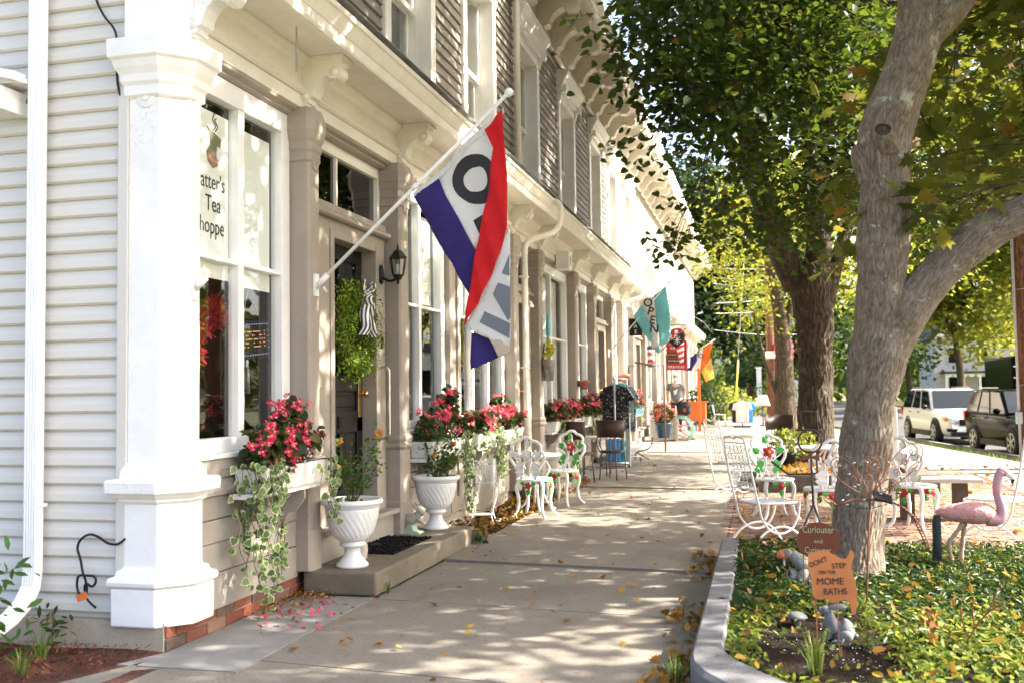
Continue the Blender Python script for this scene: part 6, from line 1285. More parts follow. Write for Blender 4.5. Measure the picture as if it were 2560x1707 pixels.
# teal flag
T = thing('open_flag', 'teal OPEN flag with a white stripe, farther along the shops', 'flag', (-3.1, 20.6, 2.17)); FY2 = 20.6
MB().tube([(-3.1, FY2, 2.166), (-1.827, FY2, 3.588)], .013, 8).build('pole', FROST, T, world=True); MB().ball((-1.825, FY2, 3.595), .03, 10, 7).build('finial', FROST, T, world=True); MB().box(-3.11, -3.09, FY2 - .04, FY2 + .04, 2.08, 2.25).build('pole_bracket', FROST, T, world=True)
w2 = lambda a, b: FY2 + .03 * sin(7 * a + 3 * b) + .02 * sin(5 * b)
c = MB().sheet([(-2.57, 2.916), (-2.392, 3.144), (-2.321, 3.014), (-2.241, 2.8), (-2.193, 2.588), (-2.181, 2.356), (-2.249, 2.4), (-2.412, 2.657)], w2, 0, .06).sheet([(-2.136, 3.336), (-1.881, 3.516), (-1.854, 3.294), (-1.818, 3.04), (-1.806, 2.619), (-1.832, 2.399), (-1.917, 2.318), (-2.042, 2.3), (-2.047, 2.542), (-2.097, 2.691), (-2.111, 3.007)], w2, 0, .06).sheet([(-2.168, 2.261), (-2.032, 2.299), (-2.028, 2.152), (-2.066, 2.132)], w2, 0, .05)
c.sheet([(-2.392, 3.144), (-2.136, 3.336), (-2.111, 3.007), (-2.097, 2.691), (-2.047, 2.542), (-2.042, 2.289), (-2.116, 2.27), (-2.169, 2.25), (-2.181, 2.356), (-2.193, 2.588), (-2.241, 2.8), (-2.321, 3.014)], lambda a, b: w2(a, b) - .001, 1, .06); c = c.build('cloth', [F_TEAL, F_WHITE], T, world=True, solid=.003)
for ch, x, z, r in (('O', -2.255, 3.18, .35), ('P', -2.205, 3.0, .3), ('E', -2.165, 2.82, .2), ('N', -2.135, 2.64, .15)): o = text('lettering', ch, .24, (x + 3.1, -.06, z - 2.17), (pi / 2, r, 0), BLACKP, T, .002, bold=.004)
# hanging black sign, barber pole
T = thing('hanging_sign', 'small black hanging sign near the teal flag', 'sign', (-2.6, 21.4, 2.9)); MB().box(-.16, .12, -.015, .015, -.34, .03).build('board', BLACKM, T, bevel=.006); text('lettering', 'A\nE', .12, (-.02, -.018, -.2), FACE_CAM, FROST, T, .001); MB().tube([(-.02, 0, .03), (-.02, 0, .6)], .006, 6).build('hanger', DARKIRON, T)
T = thing('barber_pole', 'red white and blue striped barber pole on the wall', 'barber pole', (-2.62, 24.3, 1.95)); MB().lathe([(.09, .08), (.09, .42)], n=18).build('cylinder', stripe('barber_stripes', (.75, .72, .68), (.5, .1, .06), 2.2, 2, (.6, 0, 0)), T)
for z in (0, .42): MB().lathe([(.05, z), (.1, z + .02), (.1, z + .06), (.05, z + .1)], n=18).build('cap', DARKIRON, T)
MB().tube([(-.4, 0, .12), (0, 0, .05)], .02, 8).build('arm', DARKIRON, T)
T = thing('sign_stand', 'dark metal sign stand behind the clothes rack', 'frame', (-2.5, 22.6, 0)); MB().tube([(-.45, 0, 0), (-.45, 0, 1.95), (.35, 0, 1.95), (.35, 0, 0)], .02, 8).build('frame_tube', DARKIRON, T)
# hobby sign
T = thing('shop_sign', 'tall dark red hanging shop sign with white lettering', 'sign', (-2.22, 27.0, 2.5)); 
MB().prism([(-.2, .2), (.22, .2), (.24, .35), (.2, .45), (.12, .52), (0, .54), (-.1, .52), (-.18, .45), (-.21, .35)], 'xz', -.02, .02).build('crest', REDSIGN, T); MB().box(-.27, .27, -.02, .02, -.58, .21).build('board', REDSIGN, T, bevel=.006)
for z0, z1, mt in ((-.40, -.27, BLACKP), (-.55, -.44, BLACKP)): MB().box(-.265, .24, -.03, -.021, z0 + .16, z1 + .16).build('strip', mt, T)
for s, sz, z, mt in (('RAY', .2, .30, FROST), ('HOBBIES', .09, .12, FROST), ('978-352', .09, .0, FROST), ('BUYING GOLD', .07, -.175, YELL), ('BUYING SILVER', .06, -.335, FROST), ('TRAXXAS', .1, -.50, FROST)): text('lettering', s, sz, (-.02, -.032, z), FACE_CAM, mt, T, .001)
MB().lathe([(.05, 0), (.05, .004)], n=16).build('emblem', FROST, T).matrix_basis = Matrix.Translation((0, -.022, .44)) @ Matrix.Rotation(pi / 2, 4, 'X')
MB().tube([(-1.2, 0, .62), (.3, 0, .62)], .02, 8).build('bracket_arm', DARKIRON, T)
T = thing('slanted_flag', 'black and red-striped flag hanging across the red shop sign', 'flag', (-2.6, 26.6, 2.4)); MB().tube([(-.02, 0, 0), (.8, 0, .72)], .014, 8).build('pole', DARKIRON, T)
fw = lambda a, b: .04 * sin(9 * a + 4 * b) - .02; MB().sheet([(.22, .25), (.58, .52), (.63, .43), (.61, .24), (.41, .08)], fw, 0, .06).build('canton', F_BLACK, T, solid=.003); MB().sheet([(.41, .08), (.61, .24), (.60, -.28), (.50, -.33)], fw, 0, .06).build('stripes', FLAGSTRIPE, T, solid=.003)
mm = MB()
for k in range(4): a = k * pi / 4; mm.bar((.44 - .1 * cos(a), -.08, .3 - .12 * sin(a)), (.44 + .1 * cos(a), -.08, .3 + .12 * sin(a)), .012, .008)
mm.build('star', FROST, T)
# orange and white flag on an orange stand
T = thing('open_flag', 'orange white and blue OPEN flag on an orange stand, farthest away', 'flag', (-2.08, 34, 0)); MB().box(-.045, .045, -.045, .045, 0, 2.1).build('post', ORANGE, T, world=False); MB().tube([(-.28, 0, 2.53), (.58, 0, 3.06)], .014, 8).build('pole', FROST, T); MB().tube([(0, 0, 2.1), (0, 0, 2.7)], .02, 8).build('socket', DARKIRON, T)
sx = lambda pl: [(x + 2.08, z) for x, z in pl]; fw3 = lambda a, b: .05 * sin(8 * a + 5 * b)
MB().sheet(sx([(-2.338, 2.465), (-2.114, 2.632), (-2.12, 2.357), (-2.331, 2.017), (-2.568, 2.039), (-2.362, 2.156)]), fw3, 0, .07).sheet(sx([(-2.114, 2.632), (-1.908, 2.782), (-1.985, 2.354), (-2.027, 1.995), (-2.331, 2.017), (-2.12, 2.357)]), fw3, 1, .07).sheet(sx([(-1.908, 2.782), (-1.584, 2.945), (-1.676, 2.622), (-1.791, 1.991), (-2.027, 1.995), (-1.985, 2.354)]), fw3, 2, .07).sheet(sx([(-1.76, 2.3), (-1.663, 2.45), (-1.568, 1.764), (-1.85, 1.632), (-1.977, 1.977)]), lambda a, b: fw3(a, b) - .03, 3, .07).build('cloth', [F_BLUE, F_WHITE, F_ORANGE, F_YEL], T, solid=.003)
text('lettering', 'O', .22, (.1, -.08, 2.5), (pi / 2, .5, 0), BLACKP, T, .001); text('lettering', 'O', .18, (.36, -.12, 2.1), (pi / 2, .2, 0), F_BLUE, T, .001)
# box planter, hose, red chair, white table, blue chair, orange stand
T = thing('box_planter', 'grey-white wooden box planter on the sidewalk', 'planter', (-2.62, 27.6, 0)); 
for k in range(3): MB().box(-.32, .32, -.3, .3, .04 + k * .18, .21 + k * .18).build('plank', WOODG, T, bevel=.006)
for x in (-.33, .33): MB().box(x - .035, x + .035, -.33, -.27, 0, .62).build('corner_post', WOODG, T)
MB().lathe([(.035, 0), (.03, .01)], n=12).build('hole', BLACKP, T).matrix_basis = Matrix.Translation((0, -.3, .3)) @ Matrix.Rotation(pi / 2, 4, 'X')
o = MB(); 
for k in range(3): o.tube([(p[0], p[1] + .05 * k, p[2]) for p in arc((-2.2, 27.3, .32), .3 + .03 * k, -1.6, 3.4, 24, 'xz')], .014, 6)
o.tube(smooth([(-2.55, 27.35, .62), (-2.75, 27.4, .66), (-2.9, 27.6, .6)], 4), .014, 6); o = o.build('garden_hose', simple('hose_green', (.1, .4, .28), None, 6, .4, 0)); tag(o, 'green garden hose looped over the box planter', 'hose')
T = thing('red_garden_chair', 'rusty red metal spring chair beside the box planter', 'chair', (-2.18, 28.0, 0), pi / 2 - .3)
for z in (.5, .6, .7, .8): MB().box(-.22, .22, .2 + (z - .45) * .25, .215 + (z - .45) * .25, z, z + .075).build('back_slat', REDCH, T)
for y in (-.18, -.08, .02, .12): MB().box(-.22, .22, y, y + .075, .40, .412).build('seat_slat', REDCH, T)
for s in (-1, 1): MB().tube(smooth([(s * .24, .31, .9), (s * .24, .2, .42), (s * .24, .1, .2), (s * .24, -.1, .1), (s * .24, -.25, .02), (s * .24, .25, .012)], 4), .014, 8).build('side_bow', REDCH, T); MB().tube(smooth([(s * .26, .26, .68), (s * .26, 0, .66), (s * .26, -.2, .6), (s * .26, -.22, .42)], 4), .014, 8).build('arm', REDCH, T)
T = thing('white_table', 'white slatted garden table behind the red chair', 'table', (-2.75, 30.6, 0)); MB().box(-.4, .5, -.35, .35, .7, .73).box(-.4, .5, -.33, -.31, .35, .38).box(-.4, .5, -.33, -.31, .5, .53).build('table_top', FROST, T)
for x in (-.38, .48): MB().box(x - .025, x + .025, -.34, -.29, 0, .7).build('leg', FROST, T)
def rail_chair(label, loc, rz, mt, h=.9):
    T = thing('wooden_chair', label, 'chair', loc, rz); MB().box(-.22, .22, -.2, .22, .42, .45).build('seat', mt, T, bevel=.006)
    for x in (-.19, .19): MB().tube([(x, -.18, .42), (x, -.2, 0)], .02, 8).build('leg', mt, T); MB().tube([(x, .2, 0), (x, .2, .45), (x, .27, h)], .02, 8).build('rear_post', mt, T)
    for z in (h - .08, .6): MB().box(-.2, .2, .22 + (z - .45) * .15, .245 + (z - .45) * .15, z, z + .09).build('back_rail', mt, T)
    for x in (-.1, 0, .1): MB().bar((x, .24, .6), (x, .275, h - .05), .03, .014).build('spindle', mt, T)
rail_chair('bright blue wooden chair by the orange stand', (-2.55, 35.2, 0), .9, BLUEP); rail_chair('pale folding chair beyond the orange stand', (-1.6, 38.5, 0), 1.6, WOODG, .8)
T = thing('orange_counter', 'orange wooden stand beneath the farthest flag', 'stand', (-2.2, 35.0, 0)); MB().box(-.28, .28, -.25, .25, .3, .95).build('box', ORANGE, T, bevel=.01); MB().box(-.35, .35, -.3, .3, .95, .98).build('counter_top', ORANGE, T)
for x in (-.25, .25): MB().box(x - .03, x + .03, -.2, .2, 0, .3).build('leg', ORANGE, T)
T = thing('planter_tub', 'blue tub of coral flowers in front of the standing person', 'planter', (-2.55, 26.4, .14)); MB().lathe([(.16, 0), (.22, .35), (.24, .36), (.24, .4), (.2, .4)], n=20).build('tub', simple('navy_glaze', (.02, .06, .12), None, 6, .2, 0), T); P = blob((0, 0, .62), (.3, .3, .28), 900)[0]; leafmesh('foliage', LF_BEG, T, P, rng.normal(size=(900, 3)), rng.uniform(.05, .09, 900), *L_OVAL, world=False)
FP, FN = blob((0, 0, .66), (.33, .33, .3), 150, .75); blossoms(T, 'blossoms', [tuple(p) for p in FP], [tuple(p) for p in FN], .05, leafmat('coral_petal', [(0, (.7, .1, .08)), (1, (.85, .25, .2))], (.8, .2, .15), .3))
# shirts on a stand, lampshade, rustic chair, shepherd hook
T = thing('shirt_stand', 'stand of white and blue jerseys on the far sidewalk', 'stand', (-.75, 37.2, 0)); MB().tube([(0, 0, 0), (0, 0, 1.3)], .02, 8).build('pole', DARKIRON, T); MB().box(-.3, .3, -.2, .2, 0, .06).build('base', DARKIRON, T)
for i, (dx, dy, mt) in enumerate(((0, -.05, FABW), (.16, .05, BLUEP), (-.14, .06, DENIM))): out = [(-.08, .0), (-.3, -.08), (-.36, -.3), (-.24, -.34), (-.22, -.22), (-.22, -.78), (.22, -.78), (.22, -.22), (.24, -.34), (.36, -.3), (.3, -.08), (.08, 0)]; MB().sheet([(a + dx, b + .95) for a, b in out], lambda a, b: dy + .02 * sin(a * 16), 0, .08).build('jersey', mt, T, solid=.02)
T = thing('floor_lamp', 'lamp with a big white shade standing by the far trees', 'lamp', (-.02, 38.6, 0)); MB().lathe([(.28, .75), (.16, 1.15), (.155, 1.15), (.27, .76)], n=24).build('lamp_shade', FABW, T); MB().tube([(0, 0, 0), (0, 0, .9)], .03, 8).build('stem', DARKIRON, T); MB().lathe([(.15, 0), (.15, .03), (.03, .06)], n=18).build('base', DARKIRON, T)
barrel_chair('dark barrel-back chair in front of the big linden trunk', (.28, 17.9, 0), .3)
T = thing('shepherd_hook', 'tall black shepherd hook beside the linden trunk', 'hook', (1.72, 17.4, 0)); MB().tube(smooth([(0, 0, 0), (0, 0, 1.0), (0, 0, 1.55), (.04, 0, 1.66), (.12, 0, 1.70), (.2, 0, 1.64), (.21, 0, 1.58)], 4), .009, 7).build('rod', BLACKM, T); MB().box(-.08, .08, -.08, .08, 0, .02).build('foot_plate', BLACKM, T)
T = thing('flower_pot', 'dark pot of yellowish plants beside the linden trunk', 'pot', (.35, 17.2, 0)); MB().lathe([(.12, 0), (.17, .28), (.19, .29), (.19, .33), (.15, .33)], n=18).build('pot', BLACKM, T); P = blob((.1, 0, .5), (.4, .3, .25), 420)[0]; leafmesh('foliage', LF_LIME, T, P, rng.normal(size=(420, 3)) + [0, 0, .5], rng.uniform(.05, .1, 420), *L_OVAL, world=False)
# sandwich board
T = thing('sandwich_board', 'white sandwich board sign beside the maple trunk', 'sign', (2.02, 19.2, 0), -.1); 
for s in (-1, 1): o = MB().box(-.32, .32, -.012, .012, 0, 1.05).build('board', FROST, T, bevel=.006); o.location = (0, s * .22, 0); o.rotation_euler = (s * .19, 0, 0)
text('lettering', 'ult', .2, (.12, -.07, .85), (pi / 2 - .19, 0, 0), BLACKP, T, .002)
for k, z in enumerate((.7, .58, .48, .38, .3)): MB().box(-.22 + .05 * (k % 2), .26 - .06 * (k % 3), -.172 + z * .19 - .068, -.170 + z * .19 - .068, z, z + .018).build('print_line', GREYP if k % 2 else TEALP, T)
# utility pole with conduit
T = thing('utility_pole', 'brown weathered utility pole with a grey conduit at the right edge', 'pole', (4.36, 18.4, -.2)); MB().tube([(0, 0, -.2), (-.02, 0, 4), (-.05, 0, 8.5)], [.18, .17, .14], 20).build('shaft', POLE, T); MB().tube([(-.18, -.05, 0), (-.20, -.05, 4), (-.22, -.05, 8)], .026, 10).build('conduit', CONDUIT, T); MB().box(-.24, -.14, -.1, 0, .95, 1.15).build('junction_box', CONDUIT, T, bevel=.008)
for z in (1.6, 3.2, 5): MB().tube(arc((-.02, 0, z), .185, 0, 2 * pi, 20, 'xy'), .006, 5).build('strap', CONDUIT, T)
# ---- cars
def suv(label, loc, rz, paint, trim, L=4.9, Wd=1.95, H=1.72, wb=3.0, white=True):
    T = thing('parked_car', label, 'car', loc, rz, 'cars parked along the road'); hw = Wd / 2; fr = -L / 2
    stn = [(fr, .74, .42, .70), (fr + .06, .82, .30, .84), (fr + .22, .90, .24, .96), (fr + .6, .955, .23, 1.02), (fr + 1.25, .985, .23, 1.07), (fr + 1.5, .99, .23, 1.09), (0, 1.0, .23, 1.10), (1.2, .995, .23, 1.12), (L / 2 - .5, .985, .24, 1.14), (L / 2 - .15, .95, .27, 1.13), (L / 2 - .04, .9, .33, 1.08), (L / 2, .85, .42, .95)]
    ring = lambda y, k, zb, zs: [(0, y, zb), (.82 * k * hw, y, zb), (.96 * k * hw, y, zb + .09), (k * hw, y, zb + .3), (k * hw, y, (zb + zs) / 2 + .12), (.985 * k * hw, y, zs - .10), (.94 * k * hw, y, zs - .02), (.8 * k * hw, y, zs + .012), (0, y, zs + .03)]
    mm = MB()
    for s in (1, -1):
        vs = []; 
        for q in stn: vs += [(s * p[0], p[1], p[2]) for p in ring(*q)]
        n = 9; fs = [(i * n + j, i * n + j + 1, (i + 1) * n + j + 1, (i + 1) * n + j) for i in range(len(stn) - 1) for j in range(n - 1)]; fs += [tuple(range(n)), tuple(range((len(stn) - 1) * n + n - 1, (len(stn) - 1) * n - 1, -1))]
        mm.add(vs, [f if s < 0 else f[::-1] for f in fs], 0, True)
    mm.build('body', paint, T, sub=1)
    zb, zt = 1.08, H; a0, a1 = fr + 1.35, L / 2 - .12; b0, b1 = fr + 2.15, L / 2 - .42; wB, wT = hw * .93, hw * .74
    gv = [(-wB, a0, zb), (wB, a0, zb), (wB, a1, zb), (-wB, a1, zb), (-wT, b0, zt - .03), (wT, b0, zt - .03), (wT, b1, zt - .02), (-wT, b1, zt - .02)]
    MB().add(gv, [(0, 1, 5, 4), (1, 2, 6, 5), (2, 3, 7, 6), (3, 0, 4, 7), (4, 5, 6, 7)]).build('cabin', paint, T, bevel=.09, seg=4)
    MB().add([(-wT + .02, b0 + .02, zt - .022), (wT - .02, b0 + .02, zt - .022), (wT - .02, b1, zt - .012), (-wT + .02, b1, zt - .012), (-wT * .9, b0 + .3, zt + .015), (wT * .9, b0 + .3, zt + .015), (wT * .9, b1 - .2, zt + .015), (-wT * .9, b1 - .2, zt + .015)], [(0, 1, 5, 4), (1, 2, 6, 5), (2, 3, 7, 6), (3, 0, 4, 7), (4, 5, 6, 7)], 0, True).build('roof', paint, T)
    lerp = lambda p, q, t: Vector(p) + (Vector(q) - Vector(p)) * t
    def pane(nm, q, ins, off, mt=GLASSC): 
        q = [Vector(p) for p in q]; c = sum(q, Vector()) / 4; nn = (q[1] - q[0]).cross(q[3] - q[0]).normalized(); nn = nn if nn.dot(c - Vector((0, 0, .9))) > 0 else -nn; r = [p + (c - p).normalized() * ins + nn * off for p in q]; MB().add(r, [(0, 1, 2, 3)]).build(nm, mt, T, solid=.008)
    pane('windscreen', [gv[0], gv[1], gv[5], gv[4]], .07, .02); pane('rear_window', [gv[3], gv[2], gv[6], gv[7]], .1, .02)
    for s, (i, j, k, l) in ((1, (1, 2, 6, 5)), (-1, (0, 3, 7, 4))):
        A_, B_, C_, D_ = gv[i], gv[j], gv[k], gv[l]; cuts = [0, .36, .66, 1]
        for t in range(3): pane('side_window', [lerp(A_, B_, cuts[t] + .01), lerp(A_, B_, cuts[t + 1] - .01), lerp(D_, C_, cuts[t + 1] - .012), lerp(D_, C_, cuts[t] + .012)], .045, .014)
        x = s * hw
        for y in (-wb / 2 - .05, wb / 2 - .05):
            o = MB().lathe([(.0, -.14), (.44, -.14), (.44, .012), (.40, .016), (.36, .0), (0, -.02)], n=28).build('wheel_arch', trim, T); o.matrix_basis = Matrix.Translation((x * .985, y, .40)) @ Matrix.Rotation(s * pi / 2, 4, 'Y')
            w_ = MB().lathe([(.20, -.1), (.33, -.11), (.37, -.08), (.375, .0), (.37, .09), (.33, .11), (.24, .105)], n=32).build('wheel', TYRE, T); w_.matrix_basis = Matrix.Translation((x * .93, y, .375)) @ Matrix.Rotation(s * pi / 2, 4, 'Y')
            rm = MB().lathe([(.25, .06), (.25, .108), (.235, .112), (.225, .07), (.0, .06)], n=28); 
            for k2 in range(6): a = k2 * pi / 3; rm.bar((.03 * cos(a), .03 * sin(a), .10), (.235 * cos(a), .235 * sin(a), .108), .05, .03)
            rm.lathe([(.05, .08), (.05, .115), (.0, .12)], n=14); rm.build('rim', CHROME, w_)
        MB().bar((x * .995, -wb / 2 + .4, .33), (x * .995, wb / 2 - .5, .33), .05, .16).build('side_sill', trim, T)
        mr = MB().ball((s * (hw + .08), fr + 1.62, 1.16), (.10, .06, .075), 12, 8).build('mirror', trim if white else paint, T)
        for y in (fr + 2.55, fr + 3.55): MB().bar((s * hw * 1.0, y, .98), (s * hw * 1.0, y + .16, .98), .03, .03).build('door_handle', trim, T)
        MB().add([(s * hw * .50, fr + .02, .80), (s * hw * .80, fr + .05, .84), (s * hw * .93, fr + .30, .90), (s * hw * .93, fr + .30, .80), (s * hw * .8, fr + .045, .72), (s * hw * .5, fr + .0, .72)], [(0, 1, 2, 3, 4, 5)]).build('headlight', HEADL, T, solid=.03)
        MB().box(min(s * hw * .82, s * hw * .9), max(s * hw * .82, s * hw * .9), fr + .10, fr + .25, .74, .86).build('indicator', AMBER, T)
        MB().prism([(s * hw * .55, .50), (s * hw * .86, .52), (s * hw * .86, .42), (s * hw * .6, .40)], 'xz', fr - .005, fr + .1).build('fog_lamp', BLACKM, T)
        MB().box(min(s * hw * .8, s * hw * .96), max(s * hw * .8, s * hw * .96), L / 2 - .16, L / 2 + .0, .85, 1.12).build('tail_light', TAILL, T)
        MB().bar((s * wT * .9, b0 + .35, zt + .06), (s * wT * .9, b1 - .2, zt + .06), .03, .03).build('roof_rail', CHROME, T)
    gr = MB().box(-hw * .5, hw * .5, fr - .012, fr + .06, .60, .80)
    for k in range(3): gr.box(-hw * .5, hw * .5, fr - .022, fr, .63 + k * .06, .65 + k * .06)
    gr.build('grille', BLACKM if white else CHROME, T); MB().box(-hw * .75, hw * .75, fr - .03, fr + .1, .28, .40).build('lower_bumper', trim, T, bevel=.02); MB().box(-.16, .16, fr - .035, fr - .02, .44, .54).build('number_plate', FROST, T); return T
def cglass():
    a = NM('car_glass'); a.fin((.008, .011, .012), .06, None, 0, .3); return a.m
GLASSC = cglass()
suv('white family car with black trim, facing the camera at the kerb', (6.0, 35.6, -.43), .13, CARW, BLACKM); suv('glossy black car parked in front of the white one', (6.75, 28.9, -.43), .15, CARB, BLACKM, 4.45, 1.82, 1.70, 2.62, False)
T = thing('black_van', 'tall black van with pale horizontal lines behind the black car', 'van', (10.9, 44, -.43)); MB().box(-1.1, 1.1, 0, 5.2, .45, 3.0).build('body', CARB, T, bevel=.08, seg=3)
for z in (1.55, 2.1, 2.55): MB().box(-1.05, 1.05, -.012, -.002, z, z + .05).build('trim_bar', FROST, T)
for x in (-.95, .95):
    for y in (.9, 4.2): MB().tube([(x - .12, y, .38), (x + .12, y, .38)], .38, 20).build('wheel', TYRE, T)
MB().box(-1.0, 1.0, -.01, -.001, 1.65, 2.05).build('windscreen', GLASSC, T)
# ---- person
def skin_mesh(name, joints, bones, mat, parent, sub=2):
    me = bpy.data.meshes.new(name); me.from_pydata([j[:3] for j in joints], bones, []); me.materials.append(mat); o = link(bpy.data.objects.new(name, me)); o.parent = parent
    md = o.modifiers.new('skin', 'SKIN'); me.skin_vertices[0].data[0].use_root = True
    for i, j in enumerate(joints): me.skin_vertices[0].data[i].radius = (j[3], j[4] if len(j) > 4 else j[3])
    s = o.modifiers.new('s', 'SUBSURF'); s.levels = sub; s.render_levels = sub; return o
T = thing('person', 'person in a grey t-shirt, dark trousers and cap, carrying a dark bag', 'person', (-2.55, 30.3, .14), .15)
J = [(0, 0, .95, .13, .1), (0, 0, 1.15, .13, .095), (0, 0, 1.36, .15, .1), (0, .01, 1.46, .06), (0, -.01, 1.54, .05), (0, -.02, 1.62, .085, .095), (0, -.01, 1.70, .075, .085), (-.19, 0, 1.38, .06), (-.25, .02, 1.12, .045), (-.22, -.12, .92, .035), (.19, 0, 1.38, .06), (.26, .02, 1.12, .045), (.24, -.1, .90, .035), (-.1, 0, .86, .085), (-.11, 0, .48, .06), (-.12, .02, .08, .04), (-.13, -.1, .035, .035), (.1, 0, .86, .085), (.11, -.02, .48, .06), (.12, 0, .08, .04), (.13, -.12, .035, .035)]
Bn = [(0, 1), (1, 2), (2, 3), (3, 4), (4, 5), (5, 6), (2, 7), (7, 8), (8, 9), (2, 10), (10, 11), (11, 12), (0, 13), (13, 14), (14, 15), (15, 16), (0, 17), (17, 18), (18, 19), (19, 20)]
body = skin_mesh('body', J, Bn, SKIN, T)
skin_mesh('t_shirt', [(0, 0, .82, .16, .13), (0, 0, 1.08, .16, .125), (0, 0, 1.36, .17, .12), (0, .01, 1.44, .085), (-.2, 0, 1.38, .08), (-.245, .02, 1.22, .075), (.2, 0, 1.38, .08), (.255, .02, 1.22, .075)], [(0, 1), (1, 2), (2, 3), (2, 4), (4, 5), (2, 6), (6, 7)], GREYT, T)
skin_mesh('trousers', [(0, 0, .96, .14, .11), (-.1, 0, .84, .105), (-.11, 0, .48, .08), (-.12, .02, .10, .07), (.1, 0, .84, .105), (.11, -.02, .48, .08), (.12, 0, .10, .07)], [(0, 1), (1, 2), (2, 3), (0, 4), (4, 5), (5, 6)], DENIM, T)
for s in (-1, 1): MB().ball((s * .125, -.05, .04), (.05, .13, .045), 12, 8).build('shoe', BLACKM, T)
MB().ball((0, -.01, 1.715), (.1, .11, .075), 14, 9).build('cap', FABW, T); MB().ball((0, -.12, 1.70), (.08, .07, .012), 12, 7).build('cap_peak', FABW, T); MB().ball((0, -.085, 1.565), (.06, .045, .06), 12, 8).build('beard', GREYHAIR, T); MB().ball((0, -.115, 1.635), (.016, .022, .025), 8, 6).build('nose', SKIN, T)
for s in (-1, 1): MB().ball((s * .035, -.102, 1.66), .012, 8, 6).build('eye', BLACKP, T); MB().ball((s * .09, 0, 1.63), (.012, .025, .035), 8, 6).build('ear', SKIN, T)
for s in (-1, 1):
    for k in range(5): MB().tube([(s * .22 + .012 * (k - 2), -.12, .90), (s * .22 + .013 * (k - 2), -.135, .85), (s * .22 + .012 * (k - 2), -.12, .82)], [.012, .011, .008], 6).build('finger', SKIN, T)
MB().prism([(-.07, 1.22), (.06, 1.28), (.02, 1.12), (-.05, 1.1)], 'xz', -.15, -.135).build('shirt_print', FABW, T)
o = thing('shoulder_bag', 'dark cloth bag held at the standing person\'s side', 'bag', (-2.28, 30.15, .14)); MB().ball((0, 0, .68), (.2, .1, .22), 16, 10).build('bag_body', FABB, o); MB().tube(smooth([(-.12, 0, .85), (-.05, 0, .95), (.05, 0, .95), (.12, 0, .85)], 4), .012, 6).build('handle', FABB, o); MB().box(-.04, .05, -.11, -.095, .6, .7).build('badge', REDCH, o)
# ---- background: lawn edge, shrubs, wires, house
def shrub(label, loc, r, mat, n=900, flower=None):
    T = thing('shrub', label, 'shrub', loc, group='shrubs along the distant yard'); P, d = blob((0, 0, r[2] * .8), r, n, .3); leafmesh('foliage', mat, T, P, d + rng.normal(size=(n, 3)) * .5, rng.uniform(.1, .2, n), *L_OVAL, world=False); MB().tube([(0, 0, -.1), (0, 0, r[2])], .04, 6).build('stem', TWIG, T)
    if flower: q, d = blob((0, 0, r[2] * .9), r, 60, .8); blossoms(T, 'blossoms', [tuple(p) for p in q], [tuple(p) for p in d], .1, flower)
shrub('dark shrub behind the orange stand', (-2.2, 40, 0), (.8, .8, .9), LF_DARK); shrub('sunlit yellow-green bush at the yard edge', (-1.6, 46, 0), (1.1, .8, .9), LF_LIME); shrub('long low bed of mixed pale flowers in the yard', (-.5, 52, 0), (2.2, .8, .5), LF_LIME, 1200, PETALO); shrub('rounded green bush at the end of the sidewalk', (.8, 58, 0), (1.3, 1, 1.2), LF_ROSE); shrub('tall leafy shrub beside the far corner of the building', (-3.2, 53, 0), (1.4, 1.2, 2.4), LF_LINDEN, 1600)
T = thing('guy_wire', 'slanting guy wire with a yellow guard', 'wire', (-1.2, 43, 0)); MB().tube([(0, 0, 0), (.35, 0, 4.2), (.75, 0, 9)], .012, 6).build('cable', CONDUIT, T); MB().tube([(.02, 0, .25), (.22, 0, 2.6)], .035, 8).build('guard', YELL, T)
T = thing('utility_pole', 'distant brown utility pole with a white band between the trees', 'pole', (.33, 42, 0)); MB().tube([(0, 0, -.2), (0, 0, 8)], [.19, .14], 14).build('shaft', POLE, T); MB().tube([(0, 0, 2.6), (0, 0, 2.9)], .2, 14).build('band', FROST, T); P, d = blob((.55, -.2, 2.9), (.4, .4, .6), 160, .5); leafmesh('hanging_flowers', PETAL, T, P, d, [.14] * 160, *L_HEART, world=False)
T = thing('utility_pole', 'farther utility pole past the yard', 'pole', (-.9, 78, 0)); MB().tube([(0, 0, -.2), (0, 0, 9)], [.22, .15], 12).build('shaft', POLE, T); MB().bar((-1.2, 0, 8.2), (1.2, 0, 8.2), .1, .12).build('crossarm', POLE, T)
T = thing('overhead_wires', 'utility wires crossing from the far end of the building', 'wires', (-2.4, 50, 7))
for i, (z0, z1, y1) in enumerate(((7.35, 8.3, 58), (6.9, 7.7, 60), (6.6, 7.3, 62), (5.6, 6.6, 56), (5.1, 5.9, 56), (4.3, 4.4, 58))): MB().tube(smooth([(-2.3, 50, z0), (.2, (50 + y1) / 2, (z0 + z1) / 2 - .15), (3.5, y1, z1)], 6), .009, 5).build('wire', CONDUIT, T, world=True)
MB().tube(smooth([(-2.75, 15.2, 3.95), (-2.6, 20, 3.55), (-2.55, 27, 3.7), (-2.3, 40, 4.1), (-2.4, 50, 4.2)], 6), .006, 5).build('service_cable', CONDUIT, T, world=True)
for i, (x, y) in enumerate(((-.2, 60), (1.1, 62), (2.1, 64))): T = thing('fence_post', ['white post beyond the flower bed, leftmost', 'white post beyond the flower bed, middle one', 'white post beyond the flower bed, rightmost'][i], 'post', (x, y, -.05), group='white posts by the far yard'); MB().box(-.14, .14, -.14, .14, 0, 2.6 - .4 * i).build('shaft', FROST, T); MB().box(-.18, .18, -.18, .18, 2.6 - .4 * i, 2.7 - .4 * i).build('cap', FROST, T)
